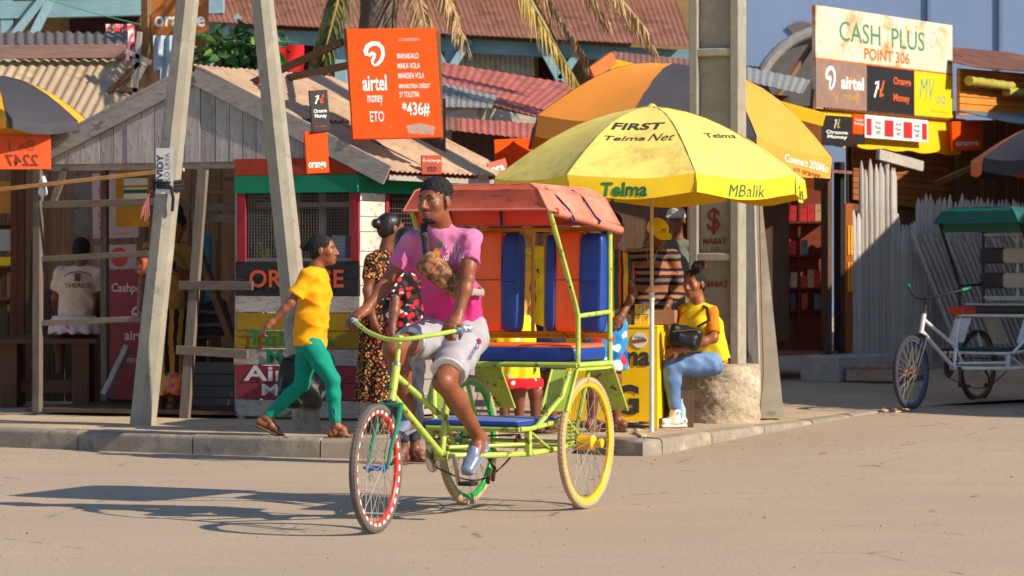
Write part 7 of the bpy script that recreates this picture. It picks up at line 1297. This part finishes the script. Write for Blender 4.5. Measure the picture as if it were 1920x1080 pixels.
    for x0, x1, y0, y1, m, lb in ((-10, 22, 430, 470, mat('box_white', (170, 166, 160), .7), 'white sheet on the dark side stall shelf'), (-20, 22, 482, 498, YEL, 'yellow tray on the dark side stall shelf'), (-15, 20, 340, 400, mat('amber_disc', (190, 130, 40), .6), 'amber round advert in the dark side stall')): b = MB(); b.slab([p(x0, y1, .1), p(x1, y1, .1), p(x1, y0, .1), p(x0, y0, .1)], .03, (0, -1, 0)); tag(b.build('stall_goods', m), lb, 'goods')
    # striped sack and rag on the post
    s = Sdf(); c = W(392, 600, 24.0); s.rbox(c, [.19, .08, .16], .05, Matrix.Rotation(R(-14), 4, 'Y'), .02); s.wr = folds(.012, 14); tag(s.build('striped_sack', stripes('sack_stripes', [(52, 46, 42), (52, 46, 42), (40, 38, 36), (104, 96, 88)], 9, 2, jit=.4), None, .009), 'dark striped sack hanging behind the slanted hut post', 'sack')
    s = Sdf(); c = HF(80, 345, -.06); s.cone(c+V(0, 0, .05), c-V(0, 0, .07), .02, .035, .02).ell(c, [.035]*3, k=.02); s.wr = folds(.008, 60); tag(s.build('rag', fabric('white_rag', (196, 200, 206)), None, .006), 'white rag knotted on the corner post of the open stall', 'rag')
    # things behind the kiosk mesh
    for x, y, sz, m, lb in ((497, 452, (.14, .1, .14), mat('yellow_can', (150, 140, 60), .6, c2=(60, 70, 60), m2=(.5, .55), s2=10), 'yellow and grey packet behind the kiosk mesh'), (640, 448, (.13, .1, .19), mat('pale_blue_box', (150, 160, 176), .7), 'pale blue box behind the kiosk mesh'), (535, 452, (.08, .08, .15), mat('red_white_pack', (186, 150, 146), .6, c2=(170, 40, 40), m2=(.52, .56), s2=9), 'red and white packet behind the kiosk mesh')): b = MB(); q = HF(x, y, .22); q.z = 1.5+sz[2]/2; b.box(q, sz, Matrix.Rotation(R(-26), 3, 'Z'), .004); tag(b.build('packet', m), lb, 'packet')
    # small litter by the kerb
    PE = mat('peel_yellow', (220, 190, 70), .7, c2=(220, 214, 180), m2=(.5, .6), s2=20)
    for k in range(9): q = G(1652+k*7+random.uniform(-4, 4), 768+random.uniform(0, 9), ZS); b = MB(); r_ = random.uniform(.025, .05); b.add([V(q.x+r_*math.cos(i*1.05)*random.uniform(.6, 1.2), q.y+r_*math.sin(i*1.05)*1.4, ZS+.012+.018*random.random()) for i in range(6)]+[V(q.x, q.y, ZS+.03)], [(i, (i+1) % 6, 6) for i in range(6)]); tag(b.build('fruit_peel', PE if k % 3 else mat('peel_orange', (226, 130, 30), .7)), 'scrap of yellow fruit peel at the kerb by the parked rickshaw', 'peel', 'fruit peel scraps at the kerb')
    LF = mat('dry_leaf', (170, 140, 60), .8)
    for k, (x, y) in enumerate(((1103, 929), (1830, 931), (535, 823), (1545, 868), (1207, 845))): q = G(x, y, 0 if k != 2 else ZS); zz = (rz(q.x, q.y) if k != 2 else ZS); b = MB(); b.add([V(q.x-.03, q.y, zz+.006), V(q.x, q.y-.03, zz+.012), V(q.x+.035, q.y, zz+.008), V(q.x, q.y+.03, zz+.014)], [(0, 1, 2, 3)]); tag(b.build('dry_leaf', LF), 'tiny dry leaf lying on the tan road surface', 'leaf', 'dry leaves on the ground')
def parked():
    BKP = mat('black_paint', (34, 34, 38), .4, var=.15); WP_ = mat('white_frame_paint', (200, 200, 200), .4, c2=(110, 80, 60), m2=(.64, .70), s2=9); TYD = mat('dark_tyre', (52, 50, 52), .85, var=.2, bs=120); CR = VIN('cream_vinyl', (170, 160, 146)); CK = VIN('black_vinyl', (34, 32, 36)); GC = mat('green_canopy', (12, 84, 72), .55, var=.1, scale=3)
    rim = mat('blue_rim', (60, 70, 110), .5); rb = mat('rust_rim', (110, 80, 60), .6); C = dict(frame=WP_, fork=BKP, bar=BKP, grip=mat('green_grip', (20, 110, 70), .5), saddle=mat('red_saddle', (176, 52, 34), .6), chrome=MC['rusty_chain'], black=BLACKP, rust=RUST, front=(TYD, rim, STEEL, STEEL), near=(TYD, rb, STEEL, STEEL), far=(TYD, rb, STEEL, STEEL), hubf=mat('red_hub', (150, 40, 40), .5), foot=mat('green_mat', (30, 74, 70), .7), footside=mat('green_mat_edge', (20, 60, 56), .7), seat=CR, seatside=CK, post=BKP, back=WP_, canopy=GC, valance=GC, strap=BLACKP, grips=(V(1.36, .27, 1.08), V(1.40, -.30, 1.10)), crank=-80, hpads=True)
    M = Matrix.Translation((4.754, 25.95, .15)) @ Matrix.Rotation(R(231), 4, 'Z'); rickshaw(M, 'parked cycle rickshaw with white frame and dark green canopy in the shade', C, 'cycle rickshaws', .335, .345, 4, hero=False)
# ------------------------------------------------------------ build everything
build_ground(); build_hut(); build_poles(); build_stall(); build_right(); build_back(); build_signs(); build_goods()
rickshaw(TM, 'lime green cycle rickshaw with orange and blue seats and faded orange canopy', HERO, 'cycle rickshaws', .335, .378, 6); parked()
build_rider(); build_crowd()
